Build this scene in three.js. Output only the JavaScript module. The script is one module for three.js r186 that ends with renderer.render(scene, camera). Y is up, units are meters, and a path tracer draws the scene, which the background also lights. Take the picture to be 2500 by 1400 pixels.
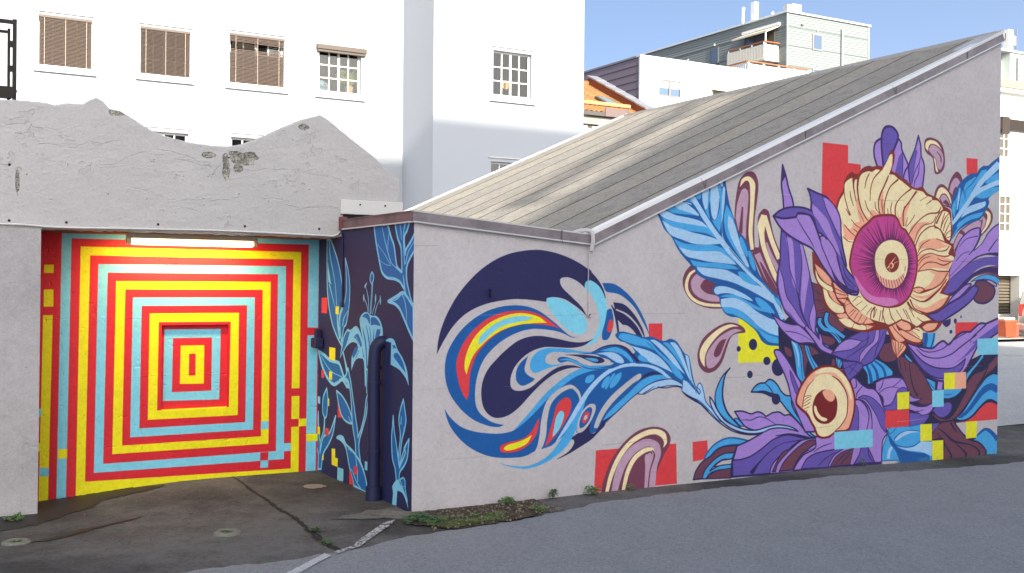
import * as THREE from 'three';
import { mergeGeometries } from 'three/addons/utils/BufferGeometryUtils.js';
import { RoundedBoxGeometry } from 'three/addons/geometries/RoundedBoxGeometry.js';
import { RectAreaLightUniformsLib } from 'three/addons/lights/RectAreaLightUniformsLib.js';

// ---------------------------------------------------------------- camera
const scene = new THREE.Scene();
const camera = new THREE.PerspectiveCamera(29.956, 2500 / 1400, 0.1, 900);
camera.position.set(0, 1.9, 0);
camera.rotation.set(THREE.MathUtils.degToRad(-0.166), THREE.MathUtils.degToRad(-29.83), THREE.MathUtils.degToRad(0.531), 'YXZ');

// ---------------------------------------------------------------- sun, sky, exposure
const SUN = new THREE.Vector3(-0.1, 0.48, 1).normalize();
const sun = new THREE.DirectionalLight(new THREE.Color(1, 0.95, 0.84), 3.2);
sun.position.copy(SUN).multiplyScalar(160); sun.target.position.set(10, 0, -20);
sun.position.add(sun.target.position);
sun.castShadow = true; sun.shadow.mapSize.set(4096, 4096);
Object.assign(sun.shadow.camera, { left: -90, right: 90, top: 70, bottom: -70, near: 1, far: 420 });
scene.add(sun, sun.target);
{ // clear sky after the CIE formula: brighter and paler round the sun and along the horizon
  const W = 256, H = 128, d = new Float32Array(W * H * 4);
  for (let j = 0; j < H; j++) for (let i = 0; i < W; i++) {
    const th = ((j + 0.5) / H - 0.5) * Math.PI, ph = ((i + 0.5) / W - 0.5) * 2 * Math.PI, k = (j * W + i) * 4;
    const x = Math.cos(ph) * Math.cos(th), y = Math.sin(th), z = Math.sin(ph) * Math.cos(th);
    const cg = Math.min(1, Math.max(-1, x * SUN.x + y * SUN.y + z * SUN.z)), g = Math.acos(cg);
    const up = Math.max(y, 0.012);
    const L = (0.856 + 16 * Math.exp(-3 * g) + 0.3 * cg * cg) * (1 - Math.exp(-0.32 / up)) * 1.0;
    const pale = Math.min(1, 1.15 * Math.exp(-0.75 * g) + 0.25 * Math.exp(-7 * up));
    const c = [0.1 + 0.91 * pale, 0.34 + 0.62 * pale, 0.79 + 0.09 * pale];
    const gr = y < 0 ? 0.35 : 1;
    for (let m = 0; m < 3; m++) d[k + m] = SKY_GAIN() * L * c[m] * gr;
    d[k + 3] = 1;
  }
  const t = new THREE.DataTexture(d, W, H, THREE.RGBAFormat, THREE.FloatType);
  t.mapping = THREE.EquirectangularReflectionMapping; t.magFilter = t.minFilter = THREE.LinearFilter; t.wrapS = THREE.RepeatWrapping; t.needsUpdate = true;
  scene.background = t; scene.environment = t;
}
function SKY_GAIN() { return 0.6; }
const renderer = new THREE.WebGLRenderer({ antialias: true });
renderer.setSize(1024, 573);
renderer.toneMapping = THREE.LinearToneMapping;
renderer.toneMappingExposure = 2.6;
renderer.shadowMap.enabled = true;
renderer.shadowMap.type = THREE.PCFSoftShadowMap;

// ---------------------------------------------------------------- helpers
let seedState = 7;
const rnd = () => { seedState = (seedState + 0x6d2b79f5) | 0; let t = Math.imul(seedState ^ (seedState >>> 15), 1 | seedState); t = (t + Math.imul(t ^ (t >>> 7), 61 | t)) ^ t; return ((t ^ (t >>> 14)) >>> 0) / 4294967296; };
const rr = (a, b) => a + (b - a) * rnd();
const V = (x, y, z) => new THREE.Vector3(x, y, z);
const used = {};
function numbered(n) { if (!(n in used)) { used[n] = 0; return n; } used[n]++; return n + '_' + String(used[n]).padStart(3, '0'); }
function tag(o, label, category, group, kind) { if (label) o.userData.label = label; if (category) o.userData.category = category; if (group) o.userData.group = group; if (kind) o.userData.kind = kind; return o; }
function thing(name, label, category, pos = [0, 0, 0], group) { const g = new THREE.Group(); g.name = numbered(name); g.position.set(...pos); scene.add(g); return tag(g, label, category, group); }
function part(name, geo, mat, parent) { const m = new THREE.Mesh(geo, mat); m.name = parent ? name : numbered(name); m.castShadow = m.receiveShadow = true; (parent || scene).add(m); return m; }
function struct(name, geo, mat) { const m = part(name, geo, mat, null); m.userData.kind = 'structure'; return m; }
function uvm(geo, s = 1) { // uv in metres, by the way each face points
  const g = geo.index ? geo.toNonIndexed() : geo; const p = g.attributes.position, n = p.count, uv = new Float32Array(n * 2);
  const a = V(), b = V(), c = V(), e = V();
  for (let i = 0; i < n; i += 3) {
    a.fromBufferAttribute(p, i); b.fromBufferAttribute(p, i + 1); c.fromBufferAttribute(p, i + 2);
    e.crossVectors(b.clone().sub(a), c.clone().sub(a)); const X = Math.abs(e.x), Y = Math.abs(e.y), Z = Math.abs(e.z);
    [a, b, c].forEach((q, k) => { const u = X > Y && X > Z ? q.z : q.x, v = Y >= X && Y >= Z ? q.z : q.y; uv[(i + k) * 2] = u * s; uv[(i + k) * 2 + 1] = v * s; });
  }
  g.setAttribute('uv', new THREE.BufferAttribute(uv, 2)); return g;
}
const box = (x0, x1, y0, y1, z0, z1) => { const g = new THREE.BoxGeometry(Math.abs(x1 - x0), Math.abs(y1 - y0), Math.abs(z1 - z0)); g.translate((x0 + x1) / 2, (y0 + y1) / 2, (z0 + z1) / 2); return uvm(g); };
const rbox = (x0, x1, y0, y1, z0, z1, r = 0.01) => { const g = new RoundedBoxGeometry(Math.abs(x1 - x0), Math.abs(y1 - y0), Math.abs(z1 - z0), 2, r); g.translate((x0 + x1) / 2, (y0 + y1) / 2, (z0 + z1) / 2); return g; };
function prism(pts, z0, z1, holes = []) { // polygon in x,y pushed along z
  const s = new THREE.Shape(pts.map(p => new THREE.Vector2(p[0], p[1])));
  for (const h of holes) s.holes.push(new THREE.Path(h.map(p => new THREE.Vector2(p[0], p[1]))));
  const g = new THREE.ExtrudeGeometry(s, { depth: Math.abs(z1 - z0), bevelEnabled: false }); g.translate(0, 0, Math.min(z0, z1)); return uvm(g);
}
const rect = (x0, x1, y0, y1) => [[x0, y0], [x1, y0], [x1, y1], [x0, y1]];
function sweptBox(a, b, w, h) { // bar of width w (sideways) and height h from a to b
  const d = b.clone().sub(a), L = d.length(); const g = new THREE.BoxGeometry(w, h, L);
  const m = new THREE.Matrix4().lookAt(b, a, Math.abs(d.y) > 0.99 * L ? V(1, 0, 0) : V(0, 1, 0)); g.applyMatrix4(m); g.translate((a.x + b.x) / 2, (a.y + b.y) / 2, (a.z + b.z) / 2); return g;
}
const tube = (pts, r, seg = 40, rs = 10) => new THREE.TubeGeometry(new THREE.CatmullRomCurve3(pts.map(p => V(...p))), seg, r, rs, false);
const merge = (l) => mergeGeometries(l.map(g => { const q = g.index ? g.toNonIndexed() : g; for (const k of Object.keys(q.attributes)) if (!['position', 'normal', 'uv'].includes(k)) q.deleteAttribute(k); return q; }));
const srgb = (h) => new THREE.Color(h);
const mat = (color, o = {}) => new THREE.MeshStandardMaterial({ color: srgb(color), roughness: 0.8, ...o });

// ---- tileable noise
function lattice(n, seed) { const a = new Float32Array(n * n); let s = seed * 2654435761 >>> 0; for (let i = 0; i < n * n; i++) { s = Math.imul(s ^ (s >>> 13), 1274126177) + 0x9e3779b9 | 0; a[i] = ((s ^ (s >>> 16)) >>> 0) / 4294967296; } return a; }
function octave(out, N, n, seed, amp, ny = n) {
  const a = lattice(Math.max(n, ny), seed), S = Math.max(n, ny);
  for (let y = 0; y < N; y++) { const fy = y / N * ny, y0 = fy | 0, ty = fy - y0, sy = ty * ty * (3 - 2 * ty), r0 = (y0 % ny) * S, r1 = ((y0 + 1) % ny) * S;
    for (let x = 0; x < N; x++) { const fx = x / N * n, x0 = fx | 0, tx = fx - x0, sx = tx * tx * (3 - 2 * tx), c0 = x0 % n, c1 = (x0 + 1) % n;
      const v = (a[r0 + c0] * (1 - sx) + a[r0 + c1] * sx) * (1 - sy) + (a[r1 + c0] * (1 - sx) + a[r1 + c1] * sx) * sy; out[y * N + x] += (v - 0.5) * amp; } }
  return out;
}
function noise(N, oct, seed = 1) { const o = new Float32Array(N * N); oct.forEach(([n, amp, ny], i) => octave(o, N, n, seed * 31 + i * 7 + 3, amp, ny || n)); return o; }
function tex(N, fn, color = true, M = N) { // fn(i) -> [r,g,b] 0..1 in sRGB, or a number
  const d = new Uint8Array(N * M * 4); for (let i = 0; i < N * M; i++) { let c = fn(i); if (typeof c === 'number') c = [c, c, c]; for (let k = 0; k < 3; k++) d[i * 4 + k] = Math.max(0, Math.min(255, c[k] * 255)); d[i * 4 + 3] = 255; }
  const t = new THREE.DataTexture(d, N, M); t.wrapS = t.wrapT = THREE.RepeatWrapping; t.magFilter = THREE.LinearFilter; t.minFilter = THREE.LinearMipmapLinearFilter; t.generateMipmaps = true; if (color) t.colorSpace = THREE.SRGBColorSpace; t.needsUpdate = true; return t;
}
const rep = (t, u, v = u, ou = 0, ov = 0) => { const c = t.clone(); c.repeat.set(u, v); c.offset.set(ou, ov); c.needsUpdate = true; return c; };

// ---- painted walls: outlines are given in wall coordinates, units of 2 mm
const PAL = { bg: '#c4bcbc', navy: '#232154', blue: '#0a579f', sky: '#45a5df', pale: '#a8cdec', cyan: '#7fcfe6', red: '#df3b40', yel: '#efe722', mar: '#74394f', mauv: '#c19cb2', cream: '#f6e2b0', pdark: '#6753aa', plite: '#a984d0', pout: '#382262', rout: '#85291f', peach: '#f5ad8c', mag: '#c4418c', magd: '#6b1d59', pink: '#d77bb7', brown: '#6e3b4f', dred: '#7b1214', dark: '#211b44',
  lbody: '#0f69b0', lline: '#83cdea', lnavy: '#1f2552', rstr: '#d3202f', ystr: '#efe40c' };
function paint(ctx, art, X, Y, S) {
  for (const [c, q, corners, oc, ow] of art) {
    const n = q.length / 2, P = [], K = corners === 1 ? null : new Set(corners);
    for (let i = 0; i < n; i++) P.push([(q[2 * i] / 500 - X) * S, (Y - q[2 * i + 1] / 500) * S]);
    ctx.beginPath(); ctx.moveTo(P[0][0], P[0][1]);
    for (let i = 0; i < n; i++) {
      const a = P[(i + n - 1) % n], b = P[i], e = P[(i + 1) % n], f = P[(i + 2) % n];
      if (!K) { ctx.lineTo(e[0], e[1]); continue; }
      const cb = K.has(i), ce = K.has((i + 1) % n);
      const t1 = cb ? [(e[0] - b[0]) / 3, (e[1] - b[1]) / 3] : [(e[0] - a[0]) / 6, (e[1] - a[1]) / 6], t2 = ce ? [(e[0] - b[0]) / 3, (e[1] - b[1]) / 3] : [(f[0] - b[0]) / 6, (f[1] - b[1]) / 6];
      ctx.bezierCurveTo(b[0] + t1[0], b[1] + t1[1], e[0] - t2[0], e[1] - t2[1], e[0], e[1]);
    }
    ctx.closePath(); ctx.fillStyle = PAL[c]; ctx.fill();
    if (oc) { ctx.strokeStyle = PAL[oc]; ctx.lineWidth = ow / 500 * S; ctx.lineJoin = 'round'; ctx.stroke(); }
  }
}
function paintedTexture(w, h, S, X, Y, ground, art, wear) {
  const cv = document.createElement('canvas'); cv.width = Math.round(w * S); cv.height = Math.round(h * S); const ctx = cv.getContext('2d');
  ctx.fillStyle = ground; ctx.fillRect(0, 0, cv.width, cv.height); paint(ctx, art, X, Y, S);
  if (wear) wear(ctx, cv.width, cv.height, S);
  const im = ctx.getImageData(0, 0, cv.width, cv.height), D = im.data, nz = noise(512, [[256, 0.06], [64, 0.045], [14, 0.03], [4, 0.025]], 5);
  for (let y = 0; y < cv.height; y++) for (let x = 0; x < cv.width; x++) { const k = (y * cv.width + x) * 4, f = 1 + nz[(y & 511) * 512 + (x & 511)]; for (let m = 0; m < 3; m++) D[k + m] = Math.min(255, D[k + m] * f); }
  ctx.putImageData(im, 0, 0);
  const t = new THREE.CanvasTexture(cv); t.colorSpace = THREE.SRGBColorSpace; t.anisotropy = 8; return t;
}
const ART_MURAL = [
['red',[1204,768,1285,768,1285,677,1208,693],1],
['navy',[108,651,115,712,133,772,161,832,199,892,247,948,305,1001,374,1046,445,1076,526,1093,610,1098,695,1085,782,1058,854,1022,910,977,945,930,960,888,895,837,860,801,829,828,784,858,730,884,665,890,639,870,570,878,487,882,406,874,326,857,248,823,186,771,143,712],[0,16,18,23]],
['bg',[713,955,718,975,756,979,805,962,844,934,860,967,928,921,924,791,880,698,873,810,857,805,828,847,773,893,729,929],[4,5,6,7,8,10]],
['cyan',[642,879,665,890,708,885,762,865,818,828,851,791,860,759,846,731,808,723,753,747,709,783,666,829],[]],
['cyan',[844,946,858,965,888,963,928,935,956,888,968,837,965,790,947,739,919,702,891,680,847,670,883,697,913,735,925,791,912,847,883,893,852,925],[10]],
['blue',[813,707,770,717,726,747,677,784,613,825,550,848,488,855,417,850,346,831,278,796,220,749,177,694,153,643,146,583,155,523,179,470,223,417,282,370,352,340,402,331,434,338,392,347,351,366,311,399,293,439,291,500,300,552,324,612,368,664,428,707,499,737,572,751,656,746,721,733,775,711],[0,20]],
['red',[715,747,677,775,624,807,560,828,498,832,427,826,357,804,298,766,249,719,216,667,200,616,202,573,217,512,237,472,252,454,261,484,263,536,270,579,294,639,338,691,398,734,468,761,540,772,614,770,677,761],[0,14]],
['yel',[647,777,603,804,540,819,478,819,407,802,347,774,298,735,264,688,242,632,239,589,249,561,260,597,279,640,318,682,368,721,428,751,499,769,572,776],[0,10]],
['cyan',[576,801,519,808,458,802,397,782,347,752,313,722,303,687,328,700,367,734,417,764,489,781,540,789],[0,6]],
['navy',[894,702,841,688,775,691,699,706,625,719,562,718,500,701,439,662,389,619,349,577,325,525,321,464,336,411,371,378,411,370,462,382,513,415,564,462,627,514,701,556,777,574,843,570,787,585,722,583,669,562,616,528,564,494,512,482,471,493,463,533,480,581,521,625,573,655,636,670,700,668,776,664,841,673],[0,21]],
['blue',[552,633,516,607,493,572,493,528,522,504,564,516,587,531,553,548,534,571,540,606],[0,6]],
['sky',[561,592,573,628,615,658,668,666,743,655,842,644,765,642,700,647,668,645,641,626,645,599,679,590,744,593,701,585,647,574,595,558,569,568],[5,11,12]],
['blue',[939,956,1007,951,1076,912,1135,855,1184,779,1214,707,1174,771,1118,848,1042,901,973,914,956,923],[0,5]],
['navy',[1002,868,1066,856,1124,808,1166,751,1184,707,1131,711,1078,747,1023,790],[0,4,7]],
['bg',[1015,832,1075,807,1133,760,1172,704,1178,707,1140,765,1081,814,1019,838],[0,3,4,7]],
['bg',[1030,762,1078,761,1119,734,1128,711,1044,726],[0]],
['navy',[989,855,1003,826,1016,780,1027,725,1038,726,1029,781,1014,829,993,856],[0,3,4,7]],
['blue',[968,832,991,837,1004,790,998,743,976,701,947,697,941,725,958,781],[0]],
['red',[979,781,992,790,1003,771,998,743,981,729,969,744],[]],
['blue',[146,422,161,373,190,324,239,273,298,234,373,205,454,194,536,195,583,212,673,231,747,281,823,368,877,439,944,511,1012,551,1080,574,1011,576,932,575,854,560,777,534,702,491,638,443,586,391,535,345,483,312,422,302,352,307,283,320,224,343,175,383],[0,8,9,15]],
['sky',[487,313,540,346,597,391,652,439,716,484,789,528,862,552,944,564,1023,574,1023,577,942,581,854,576,774,550,696,504,633,457,580,405,529,356,484,316],[0,8,9,17]],
['bg',[571,186,620,216,646,275,653,347,672,416,720,461,773,481,802,465,820,436,820,412,822,412,831,438,815,474,771,499,705,478,647,428,622,354,613,283,598,227,568,189],[0,9,10,19]],
['red',[641,226,661,286,682,348,697,402,724,432,756,443,778,421,773,380,747,335,704,283],[0]],
['cyan',[680,271,688,311,698,356,719,383,738,377,738,350,720,310,699,284],[0]],
['red',[413,235,423,252,463,263,525,272,566,296,592,331,610,361,608,325,593,281,556,243,505,220,454,216,423,221],[6]],
['yel',[433,236,453,250,504,260,546,273,574,286,551,252,505,233,454,226],[4]],
['blue',[812,350,866,440,910,489,961,534,1011,558,1063,569,1127,570,1198,564,1258,547,1307,524,1340,503,1271,499,1211,477,1140,442,1082,402,1014,353,952,305,902,276,874,273,840,293,807,281],[0,10,20]],
['navy',[703,168,737,194,748,237,775,258,807,275,835,289,879,323,891,339,878,300,882,276,902,273,924,293,946,324,966,346,963,309,935,283,885,244,814,210,759,186],[0,2,7,13]],
['bg',[748,236,769,252,791,251,795,236,781,214,754,193,700,169,689,189],[0,6]],
['bg',[902,303,918,344,951,394,1001,443,1058,483,1116,519,1151,535,1164,531,1160,512,1116,490,1064,454,1013,414,968,370,940,329,924,300,910,296],[]],
['sky',[949,324,968,351,1013,391,1082,440,1140,485,1187,511,1240,525,1301,523,1340,506,1271,503,1211,483,1140,441,1071,397,1002,348,963,321],[0,8]],
['navy',[950,314,1016,352,1084,402,1142,441,1212,477,1271,496,1337,503,1337,505,1270,499,1210,479,1139,444,1081,405,1012,356,942,323],[0,6,7,13]],
['navy',[1151,505,1181,528,1222,541,1258,538,1298,523,1246,528,1199,521],[0,4]],
['sky',[851,514,860,532,887,540,903,533,893,513,871,502,854,505],[]],
['sky',[941,492,961,520,986,530,981,509,955,478,944,478],[]],
['sky',[960,477,983,514,1006,541,1015,536,989,500,970,472],[]],
['sky',[987,491,1012,527,1040,543,1052,542,1046,516,1018,485,990,475],[]],
['sky',[408,175,474,152,548,140,624,152,693,181,755,225,800,286,827,344,847,401,868,448,865,450,831,407,797,357,760,307,719,250,674,201,616,167,546,151,475,158,409,176],[0,9,10,19]],
['pale',[701,246,743,286,789,340,833,399,876,454,919,496,962,529,1011,554,1071,568,1139,571,1207,562,1271,538,1323,506,1339,526,1282,555,1212,579,1139,588,1067,586,1001,571,948,544,901,510,856,467,812,411,770,350,730,295,697,248],[0,12,13,25]],
['bg',[810,304,818,341,845,385,878,407,906,403,909,377,890,337,862,301,835,282,813,283],[]],
['blue',[823,326,838,363,867,390,887,390,890,369,874,332,847,306,827,302],[]],
['red',[837,335,848,362,867,374,877,367,873,347,856,325,843,322],[]],
['bg',[846,344,853,356,863,358,865,347,856,336,848,337],[]],
['blue',[1015,715,1027,729,1061,732,1125,718,1184,705,1220,707,1268,691,1299,685,1335,694,1372,680,1397,650,1419,624,1447,607,1462,551,1475,501,1497,451,1544,390,1519,366,1468,413,1424,449,1331,516,1270,557,1198,578,1127,587,1115,633,1079,667,1033,696],[16,17]],
['sky',[1035,712,1050,724,1102,718,1161,701,1203,674,1242,642,1185,660,1126,670,1073,686,1041,700],[5]],
['pale',[1100,668,1150,656,1209,640,1263,615,1306,580,1352,532,1270,566,1210,587,1180,607,1144,637],[0,5]],
['sky',[1144,613,1156,622,1180,614,1201,597,1198,588,1168,593,1150,601],[]],
['sky',[1149,703,1208,688,1257,644,1318,599,1380,553,1433,480,1362,522,1324,574,1257,629,1209,673],[0,5]],
['pale',[1211,692,1244,689,1293,662,1342,622,1379,582,1426,520,1355,573,1305,618,1257,658],[0,5]],
['sky',[1287,677,1323,674,1360,641,1398,596,1422,544,1379,592,1336,637],[0,4]],
['pale',[1329,677,1360,675,1391,645,1413,606,1442,541,1471,467,1429,532,1398,592,1366,636],[0,5]],
['pale',[1422,618,1444,605,1454,556,1467,501,1496,439,1467,482,1445,541],[0,4]],
['pale',[1319,519,1380,487,1436,463,1493,431,1551,374,1519,366,1456,413,1393,465,1337,496],[0,4,5]],
['pale',[1143,441,1181,469,1241,493,1307,503,1350,502,1411,474,1455,438,1393,467,1332,473,1271,466,1235,459,1182,438],[0,6,11],'navy',4],
['navy',[1177,439,1212,456,1242,473,1240,474,1210,459,1174,443],[0,2,3,5]],
['navy',[1262,465,1308,460,1350,464,1392,460,1431,436,1452,407,1516,374,1568,337,1573,340,1522,380,1460,414,1436,440,1394,465,1350,469,1307,465,1262,471],[0,7,8,15]],
['blue',[703,611,714,623,749,623,798,608,842,588,909,573,977,577,1011,588,965,604,909,631,809,638,881,643,936,658,987,668,1033,667,1080,648,1109,619,1144,591,1115,587,1057,581,994,564,921,561,854,570,804,589,760,604,722,599],[7,9,10]],
['sky',[700,658,753,651,819,639,886,639,886,642,820,648,755,659,700,664],[0,3,4,7]],
['navy',[903,646,943,660,988,667,1032,665,1070,651,1103,623,1141,586,1154,594,1115,632,1077,660,1034,673,987,674,941,665,902,648],[0,6,7,13]],
['sky',[931,647,976,657,1022,661,1068,643,1103,614,1118,592,1104,590,1080,610,1045,630,999,641],[0]],
['pale',[909,635,959,640,1005,638,1045,620,1066,596,1057,586,1028,590,994,607,959,625],[0]],
['bg',[749,632,820,634,886,625,943,616,984,603,989,591,960,585,909,583,853,593,809,612],[0]],
['navy',[738,634,809,633,881,627,937,616,957,601,943,592,909,591,864,605,809,624],[0]],
['sky',[845,616,881,616,915,610,920,599,892,600,864,609],[0]],
['sky',[717,609,759,607,801,591,864,572,920,567,989,565,989,566,921,571,866,579,806,602,761,617,716,613],[0,5,6,11]],
['bg',[1068,683,1103,666,1129,637,1115,630,1085,659,1044,688],[0,2,5]],
['red',[914,194,1374,195,1381,4,905,5],1],
['red',[1474,196,1565,198,1571,108,1477,102],1],
['mar',[944,-2,960,62,999,143,1062,214,1142,266,1225,283,1298,271,1337,234,1335,196,1299,140,1264,75,1247,0],[0,11]],
['cream',[985,-3,1011,73,1050,143,1106,202,1173,236,1238,248,1280,234,1301,207,1297,183,1300,182,1320,207,1303,254,1237,273,1160,258,1087,218,1028,155,989,81,967,2],[0,8,9,17]],
['mauv',[1035,-9,1060,67,1093,127,1146,173,1204,192,1231,183,1236,161,1212,102,1201,-4,1251,-12,1262,91,1284,154,1265,208,1196,229,1118,203,1055,148,1020,81,1001,1],[0,8,9,17]],
['cream',[1075,-11,1102,75,1140,134,1195,165,1227,169,1238,151,1245,153,1236,184,1182,185,1120,148,1080,83,1057,-6],[0,5,6,11]],
['mauv',[1191,153,1227,160,1225,117,1210,60,1205,-6,1181,-4],[0,4,5]],
['mar',[1101,-12,1121,77,1144,123,1177,137,1192,110,1188,-14],[0,5]],
['mar',[1229,173,1240,145,1218,79,1207,-6,1214,-8,1225,78,1250,143,1238,174],[0,3,4,7]],
['mar',[1648,836,1564,839,1488,859,1437,893,1409,937,1405,977,1422,1016,1460,1051,1614,964,1654,889],[0,7,8,9]],
['cream',[1482,1028,1442,1006,1419,964,1423,921,1457,881,1511,856,1576,846,1654,843,1654,859,1578,861,1518,870,1470,892,1441,926,1438,961,1455,998,1490,1021],[0,7,8,15]],
['mauv',[1461,928,1454,963,1472,992,1505,1010,1627,962,1654,870,1577,872,1513,887,1475,909],[3,4,5]],
['mar',[1514,939,1524,963,1550,978,1627,959,1615,900,1551,911],[3,4]],
['mar',[1722,1267,1726,1342,1735,1408,1748,1459,1771,1491,1807,1514,1844,1514,1869,1486,1877,1441,1868,1364,1855,1287,1853,1210,1857,1139,1839,1113,1802,1148,1745,1207],[0,12,13,15]],
['mauv',[1730,1282,1739,1348,1759,1404,1778,1428,1798,1427,1812,1402,1809,1336,1800,1259,1798,1178,1748,1222],[0,8,9]],
['mar',[1769,1339,1761,1284,1750,1208,1775,1207,1778,1283,1779,1339],[0,2,3,5]],
['cream',[1758,1437,1786,1464,1806,1469,1820,1452,1823,1403,1823,1337,1817,1261,1816,1199,1830,1127,1852,1130,1843,1200,1844,1261,1850,1337,1854,1404,1854,1461,1816,1491,1770,1476,1756,1437],[0,8,9,17]],
['mar',[1874,1262,1881,1303,1914,1334,1948,1321,1964,1265,1988,1194,2038,1102,2032,1009,2016,900,1975,910,1919,967,1884,1028,1839,1108,1856,1139,1883,1143,1882,1186],[6,7,8,9,12]],
['cream',[1898,1306,1876,1254,1885,1200,1903,1137,1939,1065,1981,993,2010,957,2035,967,2010,1003,1968,1074,1933,1144,1920,1204,1925,1252,1928,1303],[0,6,7,13]],
['cream',[1907,1299,1928,1240,1958,1169,2006,1082,2036,1091,1987,1177,1958,1248,1933,1305],[0,3,4,7]],
['mauv',[1930,1166,1949,1108,1989,1045,2022,998,2049,1009,2015,1055,1970,1114,1941,1168],[0,3,4,7]],
['mauv',[1854,1102,1887,1053,1930,986,1987,914,2017,927,1962,999,1921,1065,1892,1116],[0,3,4,7]],
['mar',[1890,1067,1915,1019,1958,946,1987,898,2024,912,1990,958,1935,1027,1897,1070],[0,3,4,7]],
['yel',[1755,794,2045,802,2049,566,1755,568],1],
['mar',[1801,724,1787,743,1747,761,1694,768,1642,757,1578,726,1528,687,1503,638,1499,599,1511,559,1543,531,1581,526,1626,545,1658,584,1683,644,1708,694,1741,711,1794,716],[]],
['cream',[1760,748,1708,759,1655,749,1598,720,1547,681,1516,638,1513,603,1526,573,1545,553,1545,597,1560,637,1598,681,1649,720,1708,744],[0,8]],
['mauv',[1782,728,1734,736,1688,724,1630,695,1586,656,1557,617,1553,577,1565,549,1600,553,1638,585,1663,634,1689,684,1728,713],[0]],
['mar',[1679,688,1643,680,1615,650,1600,616,1612,600,1638,610,1657,644],[0]],
['navy',[1879,656,1875,642,1866,632,1852,629,1839,633,1829,643,1825,657,1828,671,1838,681,1851,685,1865,681,1875,671],[]],
['navy',[1772,637,1770,630,1765,625,1759,623,1752,625,1747,630,1745,637,1747,644,1752,650,1758,651,1765,649,1770,644],[]],
['navy',[1969,572,1966,561,1957,554,1945,552,1933,555,1924,563,1921,573,1924,583,1932,590,1944,593,1957,590,1965,582],[]],
['navy',[1852,508,1849,498,1843,492,1834,490,1825,492,1818,499,1815,509,1818,518,1824,525,1833,527,1842,524,1849,517],[]],
['navy',[2064,537,2059,515,2043,499,2022,494,2000,501,1984,517,1978,539,1984,561,1999,577,2021,582,2042,576,2058,559],[]],
['blue',[1231,1296,1246,1288,1268,1250,1292,1212,1335,1175,1360,1137,1391,1099,1435,1060,1473,1027,1499,998,1562,973,1609,956,1589,934,1592,913,1628,893,1631,889,1641,849,1668,813,1707,796,1747,793,1787,777,1854,736,1882,710,1909,674,1951,652,2020,646,2076,639,2108,627,2125,676,2081,739,2052,807,2023,887,1988,917,1947,947,1893,1002,1858,1068,1823,1139,1783,1189,1749,1213,1715,1292,1688,1356,1671,1425,1660,1479,1640,1488],[0,1,27,42,43]],
['pale',[1388,1357,1450,1384,1458,1345,1452,1335,1419,1342],[0,1]],
['sky',[1413,1358,1453,1365,1457,1343,1425,1349],[0,1]],
['pale',[1333,1330,1395,1347,1457,1321,1500,1290,1492,1283,1432,1289,1364,1291,1297,1311],[0,3,7]],
['sky',[1291,1311,1346,1326,1376,1310,1432,1298,1496,1284,1395,1288,1334,1293],[0,4]],
['pale',[1255,1288,1291,1301,1358,1282,1445,1271,1508,1259,1543,1240,1566,1224,1458,1236,1365,1248,1292,1264],[0,5,6]],
['sky',[1272,1268,1334,1252,1408,1245,1489,1236,1561,1226,1618,1176,1547,1200,1458,1207,1384,1214,1316,1236],[0,5]],
['pale',[1278,1255,1335,1228,1396,1216,1458,1203,1534,1191,1598,1178,1644,1153,1560,1146,1472,1148,1397,1166,1335,1184,1304,1212],[0,6]],
['sky',[1346,1169,1416,1148,1510,1145,1599,1144,1664,1124,1710,1089,1738,1053,1651,1064,1561,1073,1491,1081,1422,1092,1379,1130],[0,6]],
['pale',[1377,1130,1460,1115,1548,1114,1625,1114,1684,1090,1740,1052,1652,1058,1561,1064,1491,1075,1423,1089],[0,5]],
['sky',[1449,1071,1523,1060,1613,1059,1704,1050,1760,1030,1665,1031,1574,1037,1479,1041],[0,4]],
['pale',[1488,1038,1574,1033,1665,1027,1731,1005,1804,976,1885,951,1957,913,1989,859,1886,903,1811,933,1718,964,1614,983,1537,997,1498,1021],[0,6,7]],
['sky',[1749,1011,1770,1019,1824,1001,1875,960,1873,950,1824,960,1777,980],[]],
['pale',[1598,924,1614,943,1666,945,1732,930,1798,905,1844,879,1836,874,1772,891,1706,909,1653,911,1615,906],[]],
['sky',[1633,894,1679,905,1739,901,1819,870,1893,840,1983,810,1880,828,1785,864,1706,889],[0,5]],
['sky',[1864,888,1893,888,1948,859,1993,817,1977,808,1921,827,1880,858],[]],
['pale',[1641,883,1693,889,1752,883,1812,858,1880,819,1956,788,2004,774,2053,740,2100,676,2005,701,1943,719,1881,751,1827,792,1773,823,1706,842,1649,843],[0,8]],
['sky',[1648,844,1706,842,1766,827,1820,796,1874,755,1936,720,2005,701,2068,677,2104,642,2033,657,1964,666,1923,690,1888,721,1840,752,1773,788,1720,807,1674,817],[0,8]],
['blue',[1881,736,1949,706,2018,689,2075,671,2076,673,2020,693,1951,709,1882,737],[0,3,4,7]],
['pale',[1433,1379,1507,1287,1573,1215,1651,1136,1738,1063,1828,994,1909,939,1976,874,2038,776,2067,786,2001,885,1929,953,1847,1009,1761,1079,1676,1153,1597,1229,1534,1301,1460,1393],[0,8,9,17]],
['blue',[1394,1348,1455,1338,1506,1287,1509,1289,1459,1342,1395,1351],[0,2,3,5]],
['blue',[1688,1132,1748,1080,1822,1020,1904,965,1980,904,1984,907,1907,968,1825,1023,1751,1083,1691,1134],[0,4,5,9]],
['sky',[1472,1392,1509,1404,1511,1372,1497,1363,1481,1372],[0,1]],
['pale',[1514,1404,1558,1426,1565,1370,1553,1325,1539,1313,1523,1348],[0,1]],
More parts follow.
